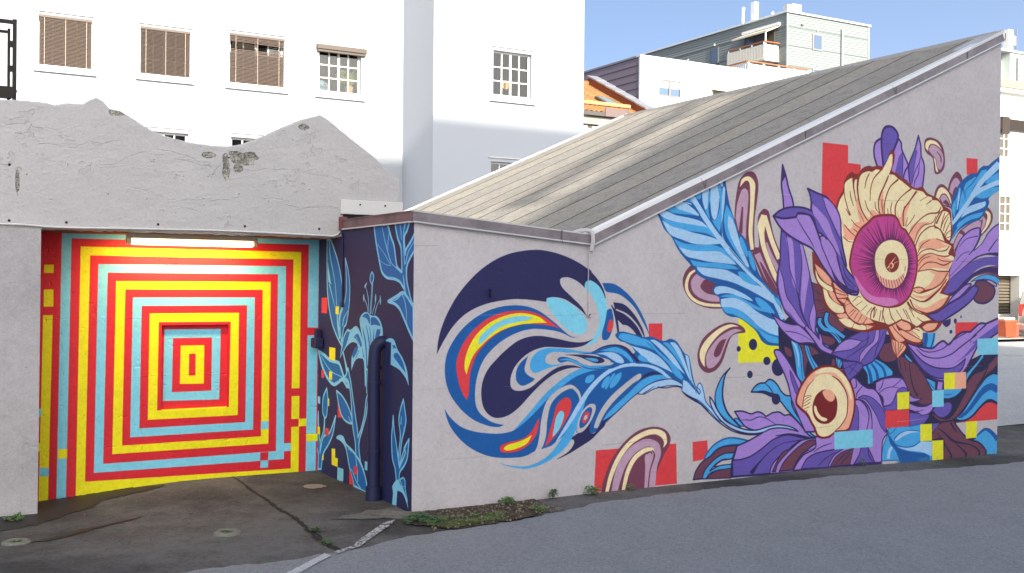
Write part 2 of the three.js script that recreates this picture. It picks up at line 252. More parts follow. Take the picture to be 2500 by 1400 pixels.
['sky',[1554,1409,1567,1370,1558,1325,1568,1266,1539,1309,1552,1330],[0,3]],
['pale',[1569,1430,1609,1452,1626,1403,1623,1338,1611,1283,1594,1268,1578,1291,1569,1350],[0,1]],
['sky',[1609,1452,1635,1428,1646,1354,1643,1279,1631,1208,1583,1262,1597,1266,1616,1287,1630,1353],[0,4]],
['pale',[1624,1460,1643,1468,1648,1439,1640,1430,1630,1442],[0,1]],
['pale',[1646,1420,1661,1423,1659,1354,1650,1294,1645,1244,1653,1184,1695,1131,1645,1184,1641,1304],[6,7]],
['sky',[1671,1345,1708,1296,1736,1227,1756,1167,1818,1051,1811,1043,1763,1085,1709,1145,1669,1204,1655,1278],[0]],
['pale',[1684,1295,1715,1266,1743,1207,1770,1137,1818,1054,1804,1046,1756,1106,1709,1175,1682,1234],[0]],
['sky',[1756,1182,1771,1189,1796,1153,1814,1108,1806,1091,1782,1116,1762,1156],[]],
['sky',[1814,1115,1829,1119,1851,1078,1865,1031,1854,1026,1830,1056],[]],
['sky',[1982,898,2020,885,2038,854,2017,854],[0,1]],
['dark',[2018,740,2074,781,2186,864,2301,949,2482,734,3088,658,3366,491,3751,610,3769,238,3551,60,3268,32,2930,190,2549,299,2250,399,2106,468,2034,595],[0,3,4,5,6,7]],
['brown',[2244,971,2326,944,2340,880,2378,821,2430,793,2489,728,2457,710,2392,738,2329,757,2278,785,2271,858],[0],'dark',4],
['brown',[2304,698,2406,679,2416,651,2368,643,2324,666],[0]],
['brown',[2063,640,2105,626,2115,590,2078,600],[]],
['brown',[2163,651,2255,636,2306,598,2268,595,2219,555,2208,488],[0,5]],
['brown',[2388,573,2420,563,2421,531,2395,536],[0,2,3]],
['dark',[2275,925,2300,911,2326,907,2327,909,2302,914,2277,927],[0,2,3,5]],
['dark',[2270,879,2301,874,2327,866,2328,868,2303,877,2271,881],[0,2,3,5]],
['dark',[2284,820,2322,824,2360,834,2359,836,2321,827,2284,822],[0,2,3,5]],
['dark',[2278,802,2329,811,2366,820,2365,822,2327,814,2277,804],[0,2,3,5]],
['brown',[2754,586,2788,637,2891,640,2906,572,2851,544,2782,551],[]],
['dark',[2401,559,2392,539,2367,525,2332,520,2297,527,2272,542,2262,563,2271,583,2296,598,2331,602,2366,596,2392,580],[]],
['sky',[2104,675,2163,651,2189,601,2196,542,2205,493,2220,469,2190,450,2152,494,2139,558,2125,616],[0,5,6],'navy',6],
['pale',[2112,667,2133,641,2152,597,2162,534,2167,535,2162,598,2144,645,2116,669],[0,3,4,7]],
['blue',[2154,651,2173,588,2187,475,2192,475,2179,588,2159,652],[0,2,3,5]],
['sky',[2198,648,2230,641,2256,586,2307,530,2269,511,2225,578],[0,3,4],'navy',6],
['navy',[2213,641,2248,572,2283,521,2287,522,2252,573,2217,642],[0,2,3,5]],
['sky',[2423,579,2488,557,2460,516,2437,528],1,'navy',6],
['navy',[2438,572,2441,526,2445,526,2441,572],1],
['navy',[2463,562,2451,526,2455,525,2467,562],1],
['navy',[2292,793,2284,753,2326,715,2380,700,2429,662,2449,643,2479,657,2460,680,2406,726,2351,741,2326,762,2327,790],[0,5,6,11]],
['navy',[2350,822,2328,781,2346,736,2407,706,2486,667,2506,687,2430,729,2381,755,2373,779,2382,815],[0,4,5,9]],
['sky',[2301,785,2297,754,2335,721,2385,708,2435,668,2448,651,2467,658,2454,678,2400,723,2349,736,2320,761,2321,784],[0,5,6,11]],
['sky',[2352,814,2341,780,2357,742,2411,713,2483,675,2496,687,2425,727,2377,753,2366,780,2373,810],[0,4,5,9]],
['navy',[2391,710,2429,686,2456,663,2459,665,2434,689,2394,712],[0,2,3,5]],
['sky',[2278,726,2291,737,2299,712,2296,685,2283,690],[],'navy',4],
['sky',[2327,655,2355,647,2394,629,2343,634],[0,2],'navy',6],
['sky',[2626,525,2730,559,2791,534,2854,494,2859,470,2758,455,2671,427,2664,481],[0,1,4,6]],
['blue',[2652,527,2673,484,2686,430,2710,432,2694,487,2667,530],[0,2,3,5]],
['blue',[2689,534,2721,496,2736,451,2757,454,2740,501,2701,540],[0,2,3,5]],
['blue',[2715,547,2776,507,2798,458,2817,462,2791,514,2725,554],[0,2,3,5]],
['sky',[3105,691,3207,695,3191,609,3103,611],1],
['blue',[3102,696,3107,662,3099,618,3129,614,3142,660,3139,697],[0,2,3,5]],
['blue',[3189,696,3182,656,3161,611,3171,608,3195,653,3201,694],[0,2,3,5]],
['red',[3373,751,3569,751,3569,726,3490,675,3374,667],1],
['brown',[2891,561,2945,569,3034,530,3094,485,3143,443,3193,375,3209,314,3141,294,3081,302,3022,342,2977,394,2947,450,2910,496],[0],'pout',8],
['dark',[2991,533,2998,473,3020,401,3056,344,3069,347,3029,403,3005,473,2995,533],[0,3,4,7]],
['dark',[3069,495,3121,448,3171,385,3176,387,3127,450,3073,497],[0,2,3,5]],
['dark',[2911,550,2926,495,2931,496,2915,551],1],
['dark',[2951,539,2963,489,2967,489,2955,540],1],
['sky',[2952,589,3026,537,2997,538,2960,564],[0,1,3],'navy',5],
['sky',[3124,449,3211,420,3208,364,3178,376],1,'navy',7],
['navy',[3149,422,3198,379,3202,381,3152,423],1],
['plite',[3230,430,3279,433,3265,370,3219,372],1,'pout',7],
['sky',[3280,374,3428,373,3385,336,3323,323,3281,325],[0,4]],
['navy',[3284,344,3323,340,3355,347,3353,349,3323,343,3285,347],[0,2,3,5]],
['sky',[3620,568,3564,517,3478,457,3470,416,3509,456,3620,547],[0,1,2,3,5]],
['brown',[3759,567,3760,509,3679,440,3599,379,3527,320,3449,251,3387,207,3310,185,3233,199,3180,236,3168,256,3210,237,3264,213,3325,211,3379,249,3425,304,3471,364,3478,405,3541,455,3621,473,3678,514],[0,1,10],'dark',12],
['dark',[3667,504,3632,454,3594,408,3557,382,3560,380,3603,403,3644,449,3672,503],[0,3,4,7]],
['plite',[2966,646,3040,627,3106,616,3181,609,3227,633,3272,648,3319,627,3372,667,3434,694,3505,696,3553,726,3593,744,3641,741,3760,774,3761,692,3563,606,3516,544,3461,478,3399,439,3322,421,3245,424,3169,447,3108,490,3048,542,3003,588],[0,9,12,13,14,15],'pout',12],
['pdark',[2966,641,3033,587,3108,535,3198,502,3305,491,3383,501,3464,543,3438,489,3368,450,3275,436,3184,451,3108,490,3041,547],[0,6],'pout',8],
['pout',[3038,626,3105,593,3182,586,3275,605,3359,649,3483,694,3480,698,3354,654,3271,609,3181,591,3108,598,3041,629],[0,5,6,11]],
['pout',[3046,606,3120,562,3228,549,3337,567,3439,616,3564,677,3559,681,3432,622,3332,573,3227,555,3124,568,3049,608],[0,5,6,11]],
['pout',[3637,739,3519,666,3505,633,3508,633,3525,662,3646,732],[0,2,3,5]],
['pdark',[3756,740,3757,697,3595,631,3518,630,3618,678],[0,1,3]],
['pdark',[3355,513,3437,552,3523,612,3564,642,3564,616,3476,561],[0,3]],
['sky',[3752,445,3701,443,3651,424,3608,389,3559,346,3504,292,3449,238,3389,204,3432,191,3481,193,3536,218,3591,256,3634,286,3672,296,3710,295,3755,276],[0,7,15]],
['blue',[3767,370,3699,393,3630,379,3579,342,3532,298,3480,252,3429,223,3405,210,3410,204,3446,208,3504,237,3562,282,3613,323,3662,347,3694,352,3740,334],[0,7,8,15]],
['dark',[3750,471,3689,464,3639,436,3572,384,3481,287,3380,204,3386,200,3490,283,3582,379,3651,427,3701,445,3754,440],[0,5,6,11]],
['red',[3384,179,3481,189,3542,213,3597,251,3647,277,3698,281,3755,264,3757,180],[0,6,7]],
['dark',[3371,196,3458,184,3535,207,3603,254,3664,287,3702,287,3751,267,3760,277,3706,299,3655,297,3591,263,3524,216,3455,194,3372,201],[0,6,7,13]],
['bg',[3384,179,3757,180,3759,66,3700,115,3650,126,3569,94,3470,97,3414,144],[0,1,2,3,4,5,6]],
['sky',[3759,45,3714,89,3662,119,3625,115,3575,92,3544,72,3601,40,3690,-28,3760,-29],[0,5,7,8]],
['blue',[3774,64,3726,105,3674,132,3625,132,3570,100,3547,77,3554,73,3580,93,3636,118,3663,114,3701,91,3744,51],[0,5,6,11]],
['brown',[3183,127,3246,184,3365,195,3402,153,3458,105,3520,73,3582,57,3632,25,3677,-27,3279,-10,3280,89,3189,95],[0,2,8,9],'dark',10],
['dark',[3233,157,3291,121,3357,74,3439,56,3518,42,3572,14,3600,-20,3616,-15,3581,20,3522,48,3442,65,3366,85,3299,127,3237,160],[0,6,7,13]],
['dark',[3228,131,3262,97,3303,46,3350,-10,3363,-6,3312,49,3268,99,3231,132],[0,3,4,7]],
['dark',[3376,69,3430,28,3490,-18,3503,-10,3439,33,3382,72],[0,2,3,5]],
['dark',[3335,183,3354,157,3394,124,3399,126,3366,162,3348,186],[0,2,3,5]],
['pdark',[3188,185,3246,186,3188,136],1],
['pdark',[3186,262,3221,282,3280,297,3334,298,3350,271,3329,237,3281,217,3234,224],[0],'pout',4],
['pdark',[2998,258,3071,250,3158,238,3129,200,3083,179,3038,177,2999,188],[0,6],'pout',4],
['plite',[2995,359,3035,337,3101,331,3047,317,2996,316],[0,2,4],'pout',5],
['plite',[2996,310,3059,290,3128,286,3186,301,3186,268,3152,244,3100,239,3065,254,2996,275],[0,3,8],'pout',5],
['pout',[2999,272,3048,258,3117,266,3116,268,3048,264,3000,275],[0,2,3,5]],
['plite',[2728,435,2788,452,2870,457,2932,450,2966,418,2986,378,2899,382,2856,315,2790,301,2784,349,2729,389],[0,5,6,8,10],'pout',8],
['pdark',[2899,385,2944,400,2983,386,2906,278,2801,280,2790,300,2845,308,2883,348],[0,2,3,4],'pout',4],
['pout',[2786,448,2775,415,2749,389,2753,387,2781,413,2790,447],[0,2,3,5]],
['pout',[2758,375,2801,396,2855,403,2910,395,2911,398,2854,407,2798,400,2755,378],[0,3,4,7]],
['pout',[2856,402,2895,419,2933,445,2930,447,2891,422,2853,404],[0,2,3,5]],
['pdark',[2703,330,2735,330,2769,285,2805,257,2808,199,2831,160,2792,179,2764,217,2747,252,2704,269],[0,5,9],'pout',4],
['sky',[2778,7,2791,83,2825,149,2836,181,2902,188,2998,183,3092,189,3093,93,3186,87,3188,-5],[0,6,7,8,9],'blue',5],
['blue',[2828,145,2859,120,2904,75,2972,51,3074,32,3132,24,3173,0,2922,1,2888,57,2848,98],[0,6,7]],
['pale',[2904,75,2971,69,3039,69,3093,93,3186,87,3187,4,3097,34,2988,50],[0,3,4,5]],
['sky',[2876,107,2886,126,2936,150,3004,159,3095,148,3096,97,3039,73,2971,69,2909,81,2881,95],[4,5],'blue',6],
['pale',[2879,113,2920,143,2987,158,3095,147,3004,143,2937,126,2898,109],[0,3]],
['pale',[2822,16,2832,61,2854,82,2866,70,2850,48,2845,14],[0,5]],
['blue',[2832,147,2866,156,2898,182,2895,184,2862,159,2830,150],[0,2,3,5]],
['blue',[2826,148,2842,126,2873,95,2878,97,2853,130,2830,149],[0,2,3,5]],
['sky',[1550,117,1566,139,1604,171,1653,193,1703,201,1754,196,1829,179,1800,165,1743,165,1687,164,1637,155,1599,132,1572,106,1555,107],[6],'blue',8],
['brown',[1480,14,1496,55,1534,95,1588,121,1626,148,1676,161,1755,161,1727,98,1677,93,1627,71,1572,58,1537,14],[0,6,7,11],'navy',7],
['sky',[1535,14,1550,51,1588,86,1632,113,1682,127,1738,126,1719,98,1666,98,1621,80,1581,48,1644,69,1719,71,1719,50,1638,48,1583,35,1559,12],[0,5,9,11,15],'navy',6],
['bg',[1616,69,1660,90,1711,92,1714,75,1666,74],[0,2]],
['brown',[1559,12,1611,42,1666,48,1717,47,1717,3],[0,4],'navy',5],
['plite',[1736,329,1787,328,1844,312,1885,320,1920,310,1944,295,1985,309,2032,311,2068,293,2111,291,2191,230,2285,161,2405,176,2446,-6,1723,7,1727,95,1755,158,1835,181,1921,213,1834,238,1793,262],[0,11,12,13,14,16,18],'navy',8],
['navy',[1782,283,1822,281,1847,279,1892,291,1931,286,1972,268,2008,249,2010,251,1975,271,1933,290,1890,296,1845,283,1822,285,1782,286],[0,6,7,13]],
['navy',[1942,296,1936,285,1940,284,1945,295],1],
['pdark',[1725,91,1778,89,1847,102,1922,136,1986,171,2046,188,2100,191,2192,174,2247,164,2180,154,2101,110,2041,88,1988,47,1971,5,1726,9],[0,8,13,14],'navy',7],
['navy',[1861,7,1899,56,1954,101,2012,133,2071,151,2186,157,2185,162,2070,154,2009,136,1950,105,1889,62,1836,22],[0,5,6,11]],
['navy',[2010,190,2100,190,2190,168,2278,158,2279,161,2193,184,2100,199,2010,194],[0,3,4,7]],
['brown',[1989,12,2018,59,2047,96,2083,115,2096,106,2059,78,2024,45,2012,12],[0,7],'navy',6],
['brown',[2036,10,2066,55,2119,96,2180,132,2241,154,2285,151,2299,140,2254,118,2193,86,2156,53,2130,10],[0,10],'navy',6],
['navy',[2144,10,2173,58,2213,92,2286,113,2285,114,2209,96,2164,63,2128,17],[0,3,4,7]],
['navy',[2170,158,2115,131,2088,108,2090,106,2123,124,2177,152],[0,2,3,5]],
['pdark',[2194,11,2230,47,2286,79,2355,93,2457,106,2458,7],[0,4,5],'navy',7],
['navy',[2274,90,2331,108,2406,127,2404,130,2328,113,2272,93],[0,2,3,5]],
['navy',[2320,21,2370,53,2445,76,2443,79,2366,57,2316,24],[0,2,3,5]],
['navy',[1756,161,1729,107,1718,86,1715,60,1711,9,1731,6,1731,58,1728,84,1739,104,1760,160],[0,4,5,9]],
['sky',[1704,544,1660,510,1633,472,1614,430,1612,384,1629,340,1674,295,1720,266,1782,242,1731,287,1691,328,1668,372,1659,416,1664,471,1677,514],[0,8],'navy',7],
['navy',[1704,545,1674,519,1658,472,1653,416,1661,372,1686,324,1727,285,1775,245,1778,247,1734,289,1695,328,1672,373,1661,416,1664,471,1680,517,1705,544],[0,7,8,15]],
['pale',[1496,459,1510,477,1526,468,1541,429,1554,386,1599,342,1652,283,1624,298,1569,347,1508,393,1443,418,1406,443,1410,502,1442,488,1475,457,1513,424,1518,441],[0,6,10,11,12,13,15],'blue',5],
['navy',[1409,437,1440,413,1495,392,1550,347,1605,302,1661,263,1730,228,1804,209,1875,203,1916,214,1915,215,1874,210,1806,219,1733,234,1666,268,1610,306,1555,351,1499,396,1447,422,1413,441],[0,9,10,19]],
['blue',[1452,496,1473,469,1490,444,1492,444,1476,471,1454,497],[0,2,3,5]],
['blue',[1485,440,1496,427,1498,427,1487,441],1],
['pale',[1578,409,1601,384,1624,345,1674,290,1742,256,1811,235,1880,229,1950,240,2015,247,2081,239,2130,225,2164,205,2099,222,2033,231,1974,229,1927,216,1869,212,1800,220,1720,245,1652,287,1607,333,1582,376],[0,11],'navy',7],
['sky',[1733,292,1753,294,1802,253,1771,258],[0,2],'navy',5],
['sky',[1843,421,1866,446,1900,462,1932,463,1959,478,1988,472,2018,449,2043,417,2073,395,2117,389,2116,351,2141,305,2184,258,2253,190,2310,157,2241,180,2160,257,2086,319,2037,367,1983,392,1918,414],[0,9,14],'navy',8],
['navy',[1934,459,1962,436,1990,405,1994,406,1968,439,1937,461],[0,2,3,5]],
['navy',[1842,420,1918,425,1965,415,2014,400,1984,387,1919,410],[0]],
['navy',[2039,376,2035,362,2024,353,2010,350,1995,354,1984,365,1980,379,1983,392,1994,402,2009,405,2024,401,2035,390],[]],
['plite',[1994,616,2006,627,2035,621,2071,589,2107,546,2143,498,2181,449,2167,402,2161,366,2197,317,2241,267,2278,234,2282,196,2213,200,2158,293,2115,373,2092,447,2056,516,2021,569],[11,12,13],'pout',9],
['pdark',[2102,520,2120,499,2149,450,2165,413,2150,397,2128,436,2110,478],[0],'pout',5],
['plite',[2285,172,2379,161,2430,186,2520,189,2565,261,2574,345,2540,448,2575,464,2616,432,2669,406,2716,399,2757,365,2786,306,2812,258,2816,172,2830,156,2788,116,2780,1,2133,7,2157,41,2205,82,2285,113],[0,17,18],'pout',8],
['pdark',[2564,336,2592,306,2603,255,2601,185,2514,176,2559,257],[0,3,4],'pout',5],
['pdark',[2597,358,2636,368,2690,358,2744,327,2793,278,2811,229,2815,157,2774,193,2739,252,2691,311,2650,346],[0,6],'pout',5],
['pout',[2573,345,2614,339,2658,301,2676,251,2663,186,2669,185,2684,250,2668,304,2619,344,2575,352],[0,4,5,9]],
['pout',[2573,351,2634,335,2681,291,2699,235,2701,179,2707,178,2707,235,2690,294,2640,341,2575,357],[0,4,5,9]],
['pout',[2573,466,2579,420,2549,408,2551,405,2587,418,2578,466],[0,2,3,5]],
['pout',[2624,418,2586,387,2578,359,2583,358,2593,384,2628,416],[0,2,3,5]],
['pdark',[2188,11,2224,58,2280,81,2349,90,2431,94,2496,96,2419,62,2375,3],[0,5,7],'pout',7],
['brown',[2394,7,2432,52,2483,76,2568,91,2539,5],[0,3,4],'pout',6],
['plite',[2565,84,2611,88,2569,5,2544,7],[0,2,3]],
['pdark',[2621,90,2671,89,2729,4,2569,5,2608,53],[0,2,3],'pout',7],
['pout',[2274,89,2331,112,2406,128,2404,131,2328,117,2272,92],[0,2,3,5]],
['pout',[2313,18,2364,50,2433,78,2430,81,2360,55,2310,21],[0,2,3,5]],
['pout',[2434,14,2486,51,2549,79,2547,82,2481,55,2431,16],[0,2,3,5]],
['pout',[2473,11,2512,40,2550,66,2547,68,2507,44,2469,13],[0,2,3,5]],
['pout',[2672,86,2678,47,2710,7,2714,9,2685,49,2676,86],[0,2,3,5]],
['peach',[2148,355,2164,409,2200,461,2249,503,2311,529,2374,533,2438,522,2490,492,2538,439,2565,378,2571,326,2563,271,2535,202,2507,186,2430,185,2379,165,2329,164,2299,179,2276,221,2259,241,2227,288,2176,324],[13],'dred',13],
['cream',[2283,493,2358,501,2418,496,2470,460,2509,409,2544,350,2551,351,2536,415,2498,474,2433,518,2353,527,2277,505],[0,5,6,11]],
['cream',[2191,324,2201,380,2225,429,2268,468,2324,492,2387,487,2439,465,2486,423,2513,375,2517,319,2508,264,2469,220,2425,190,2379,169,2335,168,2306,181,2287,217,2265,246,2233,293,2207,314],[0]],
['dred',[2399,480,2442,457,2484,417,2511,370,2515,320,2506,263,2467,219,2425,192,2428,189,2472,216,2512,261,2522,319,2518,371,2492,419,2449,461,2401,483],[0,7,8,15]],
['dred',[2193,324,2205,379,2230,430,2275,469,2273,470,2226,432,2200,381,2189,324],[0,3,4,7]],
['dred',[2263,314,2270,354,2294,389,2338,411,2376,407,2416,389,2438,356,2442,314,2430,268,2391,238,2347,233,2302,247,2274,276],[]],
['peach',[2334,397,2350,410,2388,408,2419,386,2422,361,2402,347,2377,351,2351,369],[]],
['cream',[2275,329,2289,327,2302,298,2327,274,2366,260,2367,249,2340,247,2302,266,2277,299],[]],
['dred',[2205,379,2232,385,2250,384,2251,386,2231,388,2204,381],[0,2,3,5]],
['dred',[2199,357,2227,373,2257,380,2256,382,2225,376,2197,358],[0,2,3,5]],
['dred',[2196,343,2227,357,2254,368,2253,370,2225,360,2195,345],[0,2,3,5]],
['dred',[2193,330,2221,337,2247,349,2245,351,2219,340,2192,332],[0,2,3,5]],
['dred',[2203,316,2227,323,2242,327,2241,329,2226,326,2201,318],[0,2,3,5]],
['dred',[2219,300,2228,310,2225,312,2216,301],1],
['red',[2317,1697,2502,1695,2503,1602,2598,1600,2600,1452,2414,1335,2312,1420],1],
['plite',[2038,1562,2061,1509,2083,1443,2108,1391,2120,1343,2049,1335,2043,1397,2032,1463],[0,4,5],'pout',11],
['pout',[2038,1562,2057,1513,2048,1491,2036,1477,2030,1498],[0]],
['pdark',[2034,1232,2029,1166,2027,1077,2013,1019,2007,966,2020,908,2045,855,2069,815,2112,783,2174,734,2230,692,2286,666,2308,682,2280,723,2286,764,2279,818,2266,877,2259,927,2246,968,2226,1035,2200,1112,2180,1165],[0,11,21],'pout',9],
['plite',[2064,1198,2107,1186,2123,1110,2130,1012,2140,954,2159,913,2122,953,2103,1011,2087,1100],[0,5]],
['plite',[2159,1165,2181,1161,2201,1103,2230,1013,2226,981,2214,923,2203,855,2194,805,2173,877,2177,967,2178,1057,2171,1125],[0,1,7]],
['plite',[2024,1037,2049,988,2062,944,2074,900,2117,846,2167,788,2223,731,2161,756,2106,806,2063,837,2038,891,2020,953],[0,6]],
['plite',[2265,864,2279,809,2273,764,2274,689,2242,724,2235,773,2246,819],[0,3]],
['pout',[2065,1211,2081,1131,2094,1033,2131,953,2154,890,2167,831,2199,772,2270,686,2276,688,2208,775,2178,834,2164,892,2137,954,2099,1034,2086,1132,2069,1212],[0,7,8,15]],
['pout',[2157,1169,2173,1102,2176,1035,2162,936,2157,878,2162,877,2167,936,2181,1035,2177,1102,2160,1169],[0,4,5,9]],
['pout',[2023,1037,2046,988,2071,899,2121,841,2215,737,2218,738,2126,843,2077,900,2051,989,2026,1038],[0,4,5,9]],
['pout',[2263,864,2238,810,2232,764,2265,691,2269,692,2238,765,2243,809,2266,863],[0,3,4,7]],
['plite',[1974,810,2016,787,2064,765,2118,753,2161,750,2205,723,2255,681,2286,651,2224,658,2169,657,2120,674,2077,701,2028,742],[0,7],'pout',8],
['pout',[2064,719,2118,713,2179,699,2254,668,2256,670,2181,702,2120,717,2065,722],[0,3,4,7]],
['pout',[2193,735,2261,669,2313,617,2391,589,2411,615,2348,645,2298,691,2215,749],[0,3,4,7]],
['pout',[2300,703,2302,672,2296,642,2333,639,2332,673,2315,706],[0,2,3,5]],
['plite',[2205,737,2269,674,2321,623,2395,596,2406,610,2340,639,2290,686,2216,743],[0,3,4,7]],
['plite',[2307,700,2310,672,2302,646,2327,644,2325,673,2312,700],[0,2,3,5]],
['pdark',[2394,596,2451,646,2516,677,2587,703,2707,735,2754,729,2809,724,2796,658,2756,597,2710,551,2623,525,2590,545,2504,561,2446,577],[0,5,6],'pout',8],
['pdark',[2472,557,2590,549,2630,524,2577,477,2525,451,2492,503],[0,4],'pout',8],
['pout',[2588,547,2523,484,2527,482,2591,545],1],
['pout',[2589,548,2478,514,2480,511,2591,545],1],
['pout',[2523,528,2589,489,2592,491,2526,531],1],
['pout',[2672,685,2652,644,2600,618,2490,564,2492,562,2604,614,2657,642,2676,684],[0,3,4,7]],
['pout',[2794,712,2733,623,2714,557,2718,556,2739,622,2797,711],[0,2,3,5]],
['pout',[2615,656,2664,670,2669,713,2665,713,2658,672,2614,659],[0,2,3,5]],
['pout',[2726,674,2747,631,2751,632,2730,675],1],
['plite',[2407,604,2458,649,2522,672,2588,666,2621,659,2575,629,2523,614,2458,609],[0,4],'pout',5],
['plite',[2727,729,2753,728,2745,659,2688,617,2642,576,2602,537,2609,586,2648,623,2708,659],[0,1,5],'pout',5],
['plite',[2730,1587,2703,1642,2697,1689,2711,1727,2748,1749,2776,1718,2778,1590],[0,4,5,6],'pout',12],
['plite',[2879,1766,2910,1737,2914,1704,2943,1658,2968,1616,2948,1581,2938,1533,2826,1555,2852,1700],[0,6,7,8],'pout',11],
['pdark',[2915,1685,2920,1647,2920,1541,2861,1562,2881,1630,2894,1664],[0,2,3]],
['pout',[2916,1685,2921,1642,2917,1541,2923,1541,2927,1642,2921,1685],[0,2,3,5]],
['pdark',[2771,1599,2757,1693,2756,1764,2775,1807,2809,1820,2850,1813,2883,1783,2880,1749,2859,1710,2839,1670],[0,9],'pout',14],
['plite',[2965,1611,2941,1581,2934,1537,2988,1497,2976,1583],[0,3],'pout',10],
['plite',[3047,1787,3067,1734,3072,1676,3094,1639,3098,1590,3081,1482,2988,1497,2971,1592,2979,1636,3020,1711],[0,5,6],'pout',11],
['pdark',[3020,1707,3041,1703,3028,1654,3015,1585,2996,1507,2977,1583,2982,1627],[0,4]],
['pout',[3061,1671,3054,1642,3019,1586,2996,1517,3000,1517,3025,1585,3060,1641,3066,1671],[0,3,4,7]],
['pout',[3055,1632,3047,1578,3019,1538,3014,1503,3018,1503,3026,1537,3054,1577,3059,1632],[0,3,4,7]],
['mar',[3097,1756,3112,1777,3148,1785,3199,1777,3242,1752,3261,1714,3270,1665,3262,1620,3232,1592,3199,1583,3182,1595,3175,1634,3165,1672,3121,1693,3099,1717],[]],
['cream',[3106,1727,3112,1758,3148,1771,3200,1762,3242,1725,3193,1747,3156,1750,3134,1736,3128,1707],[4,8]],
['mauv',[3135,1715,3149,1740,3178,1745,3230,1721,3254,1688,3253,1644,3231,1611,3202,1626,3194,1665,3157,1692],[]],
['cream',[3175,1676,3190,1665,3198,1631,3213,1599,3195,1601,3187,1635],[0]],
['mar',[3198,1708,3226,1685,3233,1652,3243,1654,3235,1688,3203,1711],[0,2,3,5]],
['red',[3453,1691,3551,1692,3553,1607,3457,1595],1],
['mar',[3292,1492,3313,1551,3343,1590,3374,1609,3407,1590,3422,1559,3346,1441],[0,5,6]],
['mauv',[3310,1493,3325,1539,3356,1571,3381,1568,3404,1548,3345,1466],[0,4,5]],
['mar',[3333,1465,3345,1503,3363,1521,3382,1518,3370,1467],[0,3,4]],
['mar',[3179,1454,3196,1500,3227,1527,3263,1527,3301,1501,3336,1449,3334,1391,3253,1424],[0,5,6,7]],
['cream',[3194,1453,3215,1497,3245,1513,3282,1501,3315,1469,3331,1424,3247,1428],[0,5,6]],
['mauv',[3227,1448,3246,1471,3277,1474,3302,1451,3331,1401,3259,1412],[0,4,5],'mar',7],
['mar',[3253,1429,3277,1442,3302,1431,3328,1395],[0,3]],
['mauv',[3337,1172,3386,1252,3449,1296,3557,1341,3600,1320,3584,1287,3431,1239,3362,1164],[0,5],'mar',7],
['mar',[3602,1381,3634,1417,3668,1405,3693,1372,3683,1329,3643,1285,3588,1247,3581,1292,3590,1334],[0,6,7]],
['mauv',[3588,1360,3603,1342,3593,1303,3581,1268,3594,1265,3620,1299,3631,1345,3604,1368],[0,3,4,7]],
['cream',[3616,1392,3641,1375,3641,1347,3618,1310,3585,1267,3596,1262,3643,1302,3672,1343,3668,1383,3627,1401],[0,4,5,9]],
['mar',[3607,1363,3629,1344,3620,1311,3589,1271,3592,1270,3626,1309,3635,1345,3611,1366],[0,3,4,7]],
['mar',[3393,1259,3421,1253,3433,1244,3454,1254,3439,1270,3404,1279],[0,2,3,5]],
['blue',[3745,1718,3682,1682,3643,1659,3604,1655,3565,1633,3546,1610,3495,1604,3432,1571,3393,1539,3362,1496,3333,1441,3326,1407,3340,1325,3330,1242,3317,1202,3386,1268,3461,1308,3577,1345,3629,1395,3659,1443,3658,1473,3748,1524],[0,14,21]],
['sky',[3433,1516,3457,1551,3529,1588,3547,1585,3591,1630,3637,1637,3618,1606,3522,1529,3485,1456,3450,1442],[0,2,3,4,5]],
['sky',[3385,1356,3403,1452,3426,1507,3446,1454,3459,1434,3428,1416,3406,1386],[0,2,4]],
['sky',[3352,1346,3332,1391,3345,1429,3375,1467,3398,1523,3409,1502,3390,1431],[0,4]],
['blue',[3362,1454,3366,1409,3357,1342,3362,1342,3371,1409,3366,1455],[0,2,3,5]],
['pale',[3393,1518,3384,1460,3375,1393,3381,1393,3397,1460,3396,1518],[0,2,3,5]],
['blue',[3544,1586,3493,1542,3446,1505,3444,1454,3449,1454,3452,1504,3499,1539,3549,1584],[0,3,4,7]],
['pale',[3345,1305,3385,1336,3444,1387,3507,1450,3580,1528,3658,1588,3772,1665,3726,1691,3617,1610,3541,1543,3475,1462,3413,1401,3359,1348,3332,1311],[0,6,7,13]],
['blue',[3516,1474,3580,1532,3638,1578,3746,1635,3747,1580,3638,1552],[0,3,4]],
['sky',[3619,1558,3651,1587,3743,1628,3744,1586,3651,1555],[0,2,3]],
['pale',[3510,1459,3585,1500,3660,1528,3760,1557,3741,1585,3643,1551,3562,1520,3497,1467],[0,3,4,7]],
['sky',[3536,1471,3600,1508,3685,1533,3748,1543,3748,1528,3685,1491,3607,1466],[0,3,4]],
['pale',[3410,1346,3460,1404,3536,1432,3628,1452,3622,1424,3563,1400,3479,1375],[0,3]],
['sky',[3404,1325,3461,1354,3524,1373,3610,1390,3576,1358,3493,1338,3417,1302,3355,1245],[0,3,7]],
['sky',[3373,1301,3398,1325,3407,1317,3379,1285],[0,3]],
['sky',[3332,1217,3352,1246,3375,1280,3371,1281,3345,1247,3329,1217],[0,2,3,5]],
['plite',[3363,1149,3399,1211,3449,1254,3513,1286,3581,1292,3581,1241,3528,1164,3598,1208,3643,1260,3695,1300,3751,1327,3754,1139,3625,1143,3529,1113,3440,1061,3340,1002,3297,960,3315,1035],[0,6,10,11,16],'pout',8],
['bg',[3582,1224,3598,1246,3630,1247,3589,1203,3531,1167],[0,1,2,4]],
['pout',[3574,1288,3568,1238,3526,1178,3480,1139,3486,1136,3535,1175,3582,1235,3588,1287],[0,3,4,7]],
['pout',[3754,1158,3644,1151,3551,1129,3475,1088,3375,1029,3320,995,3323,992,3379,1026,3480,1084,3557,1122,3646,1141,3755,1144],[0,5,6,11]],
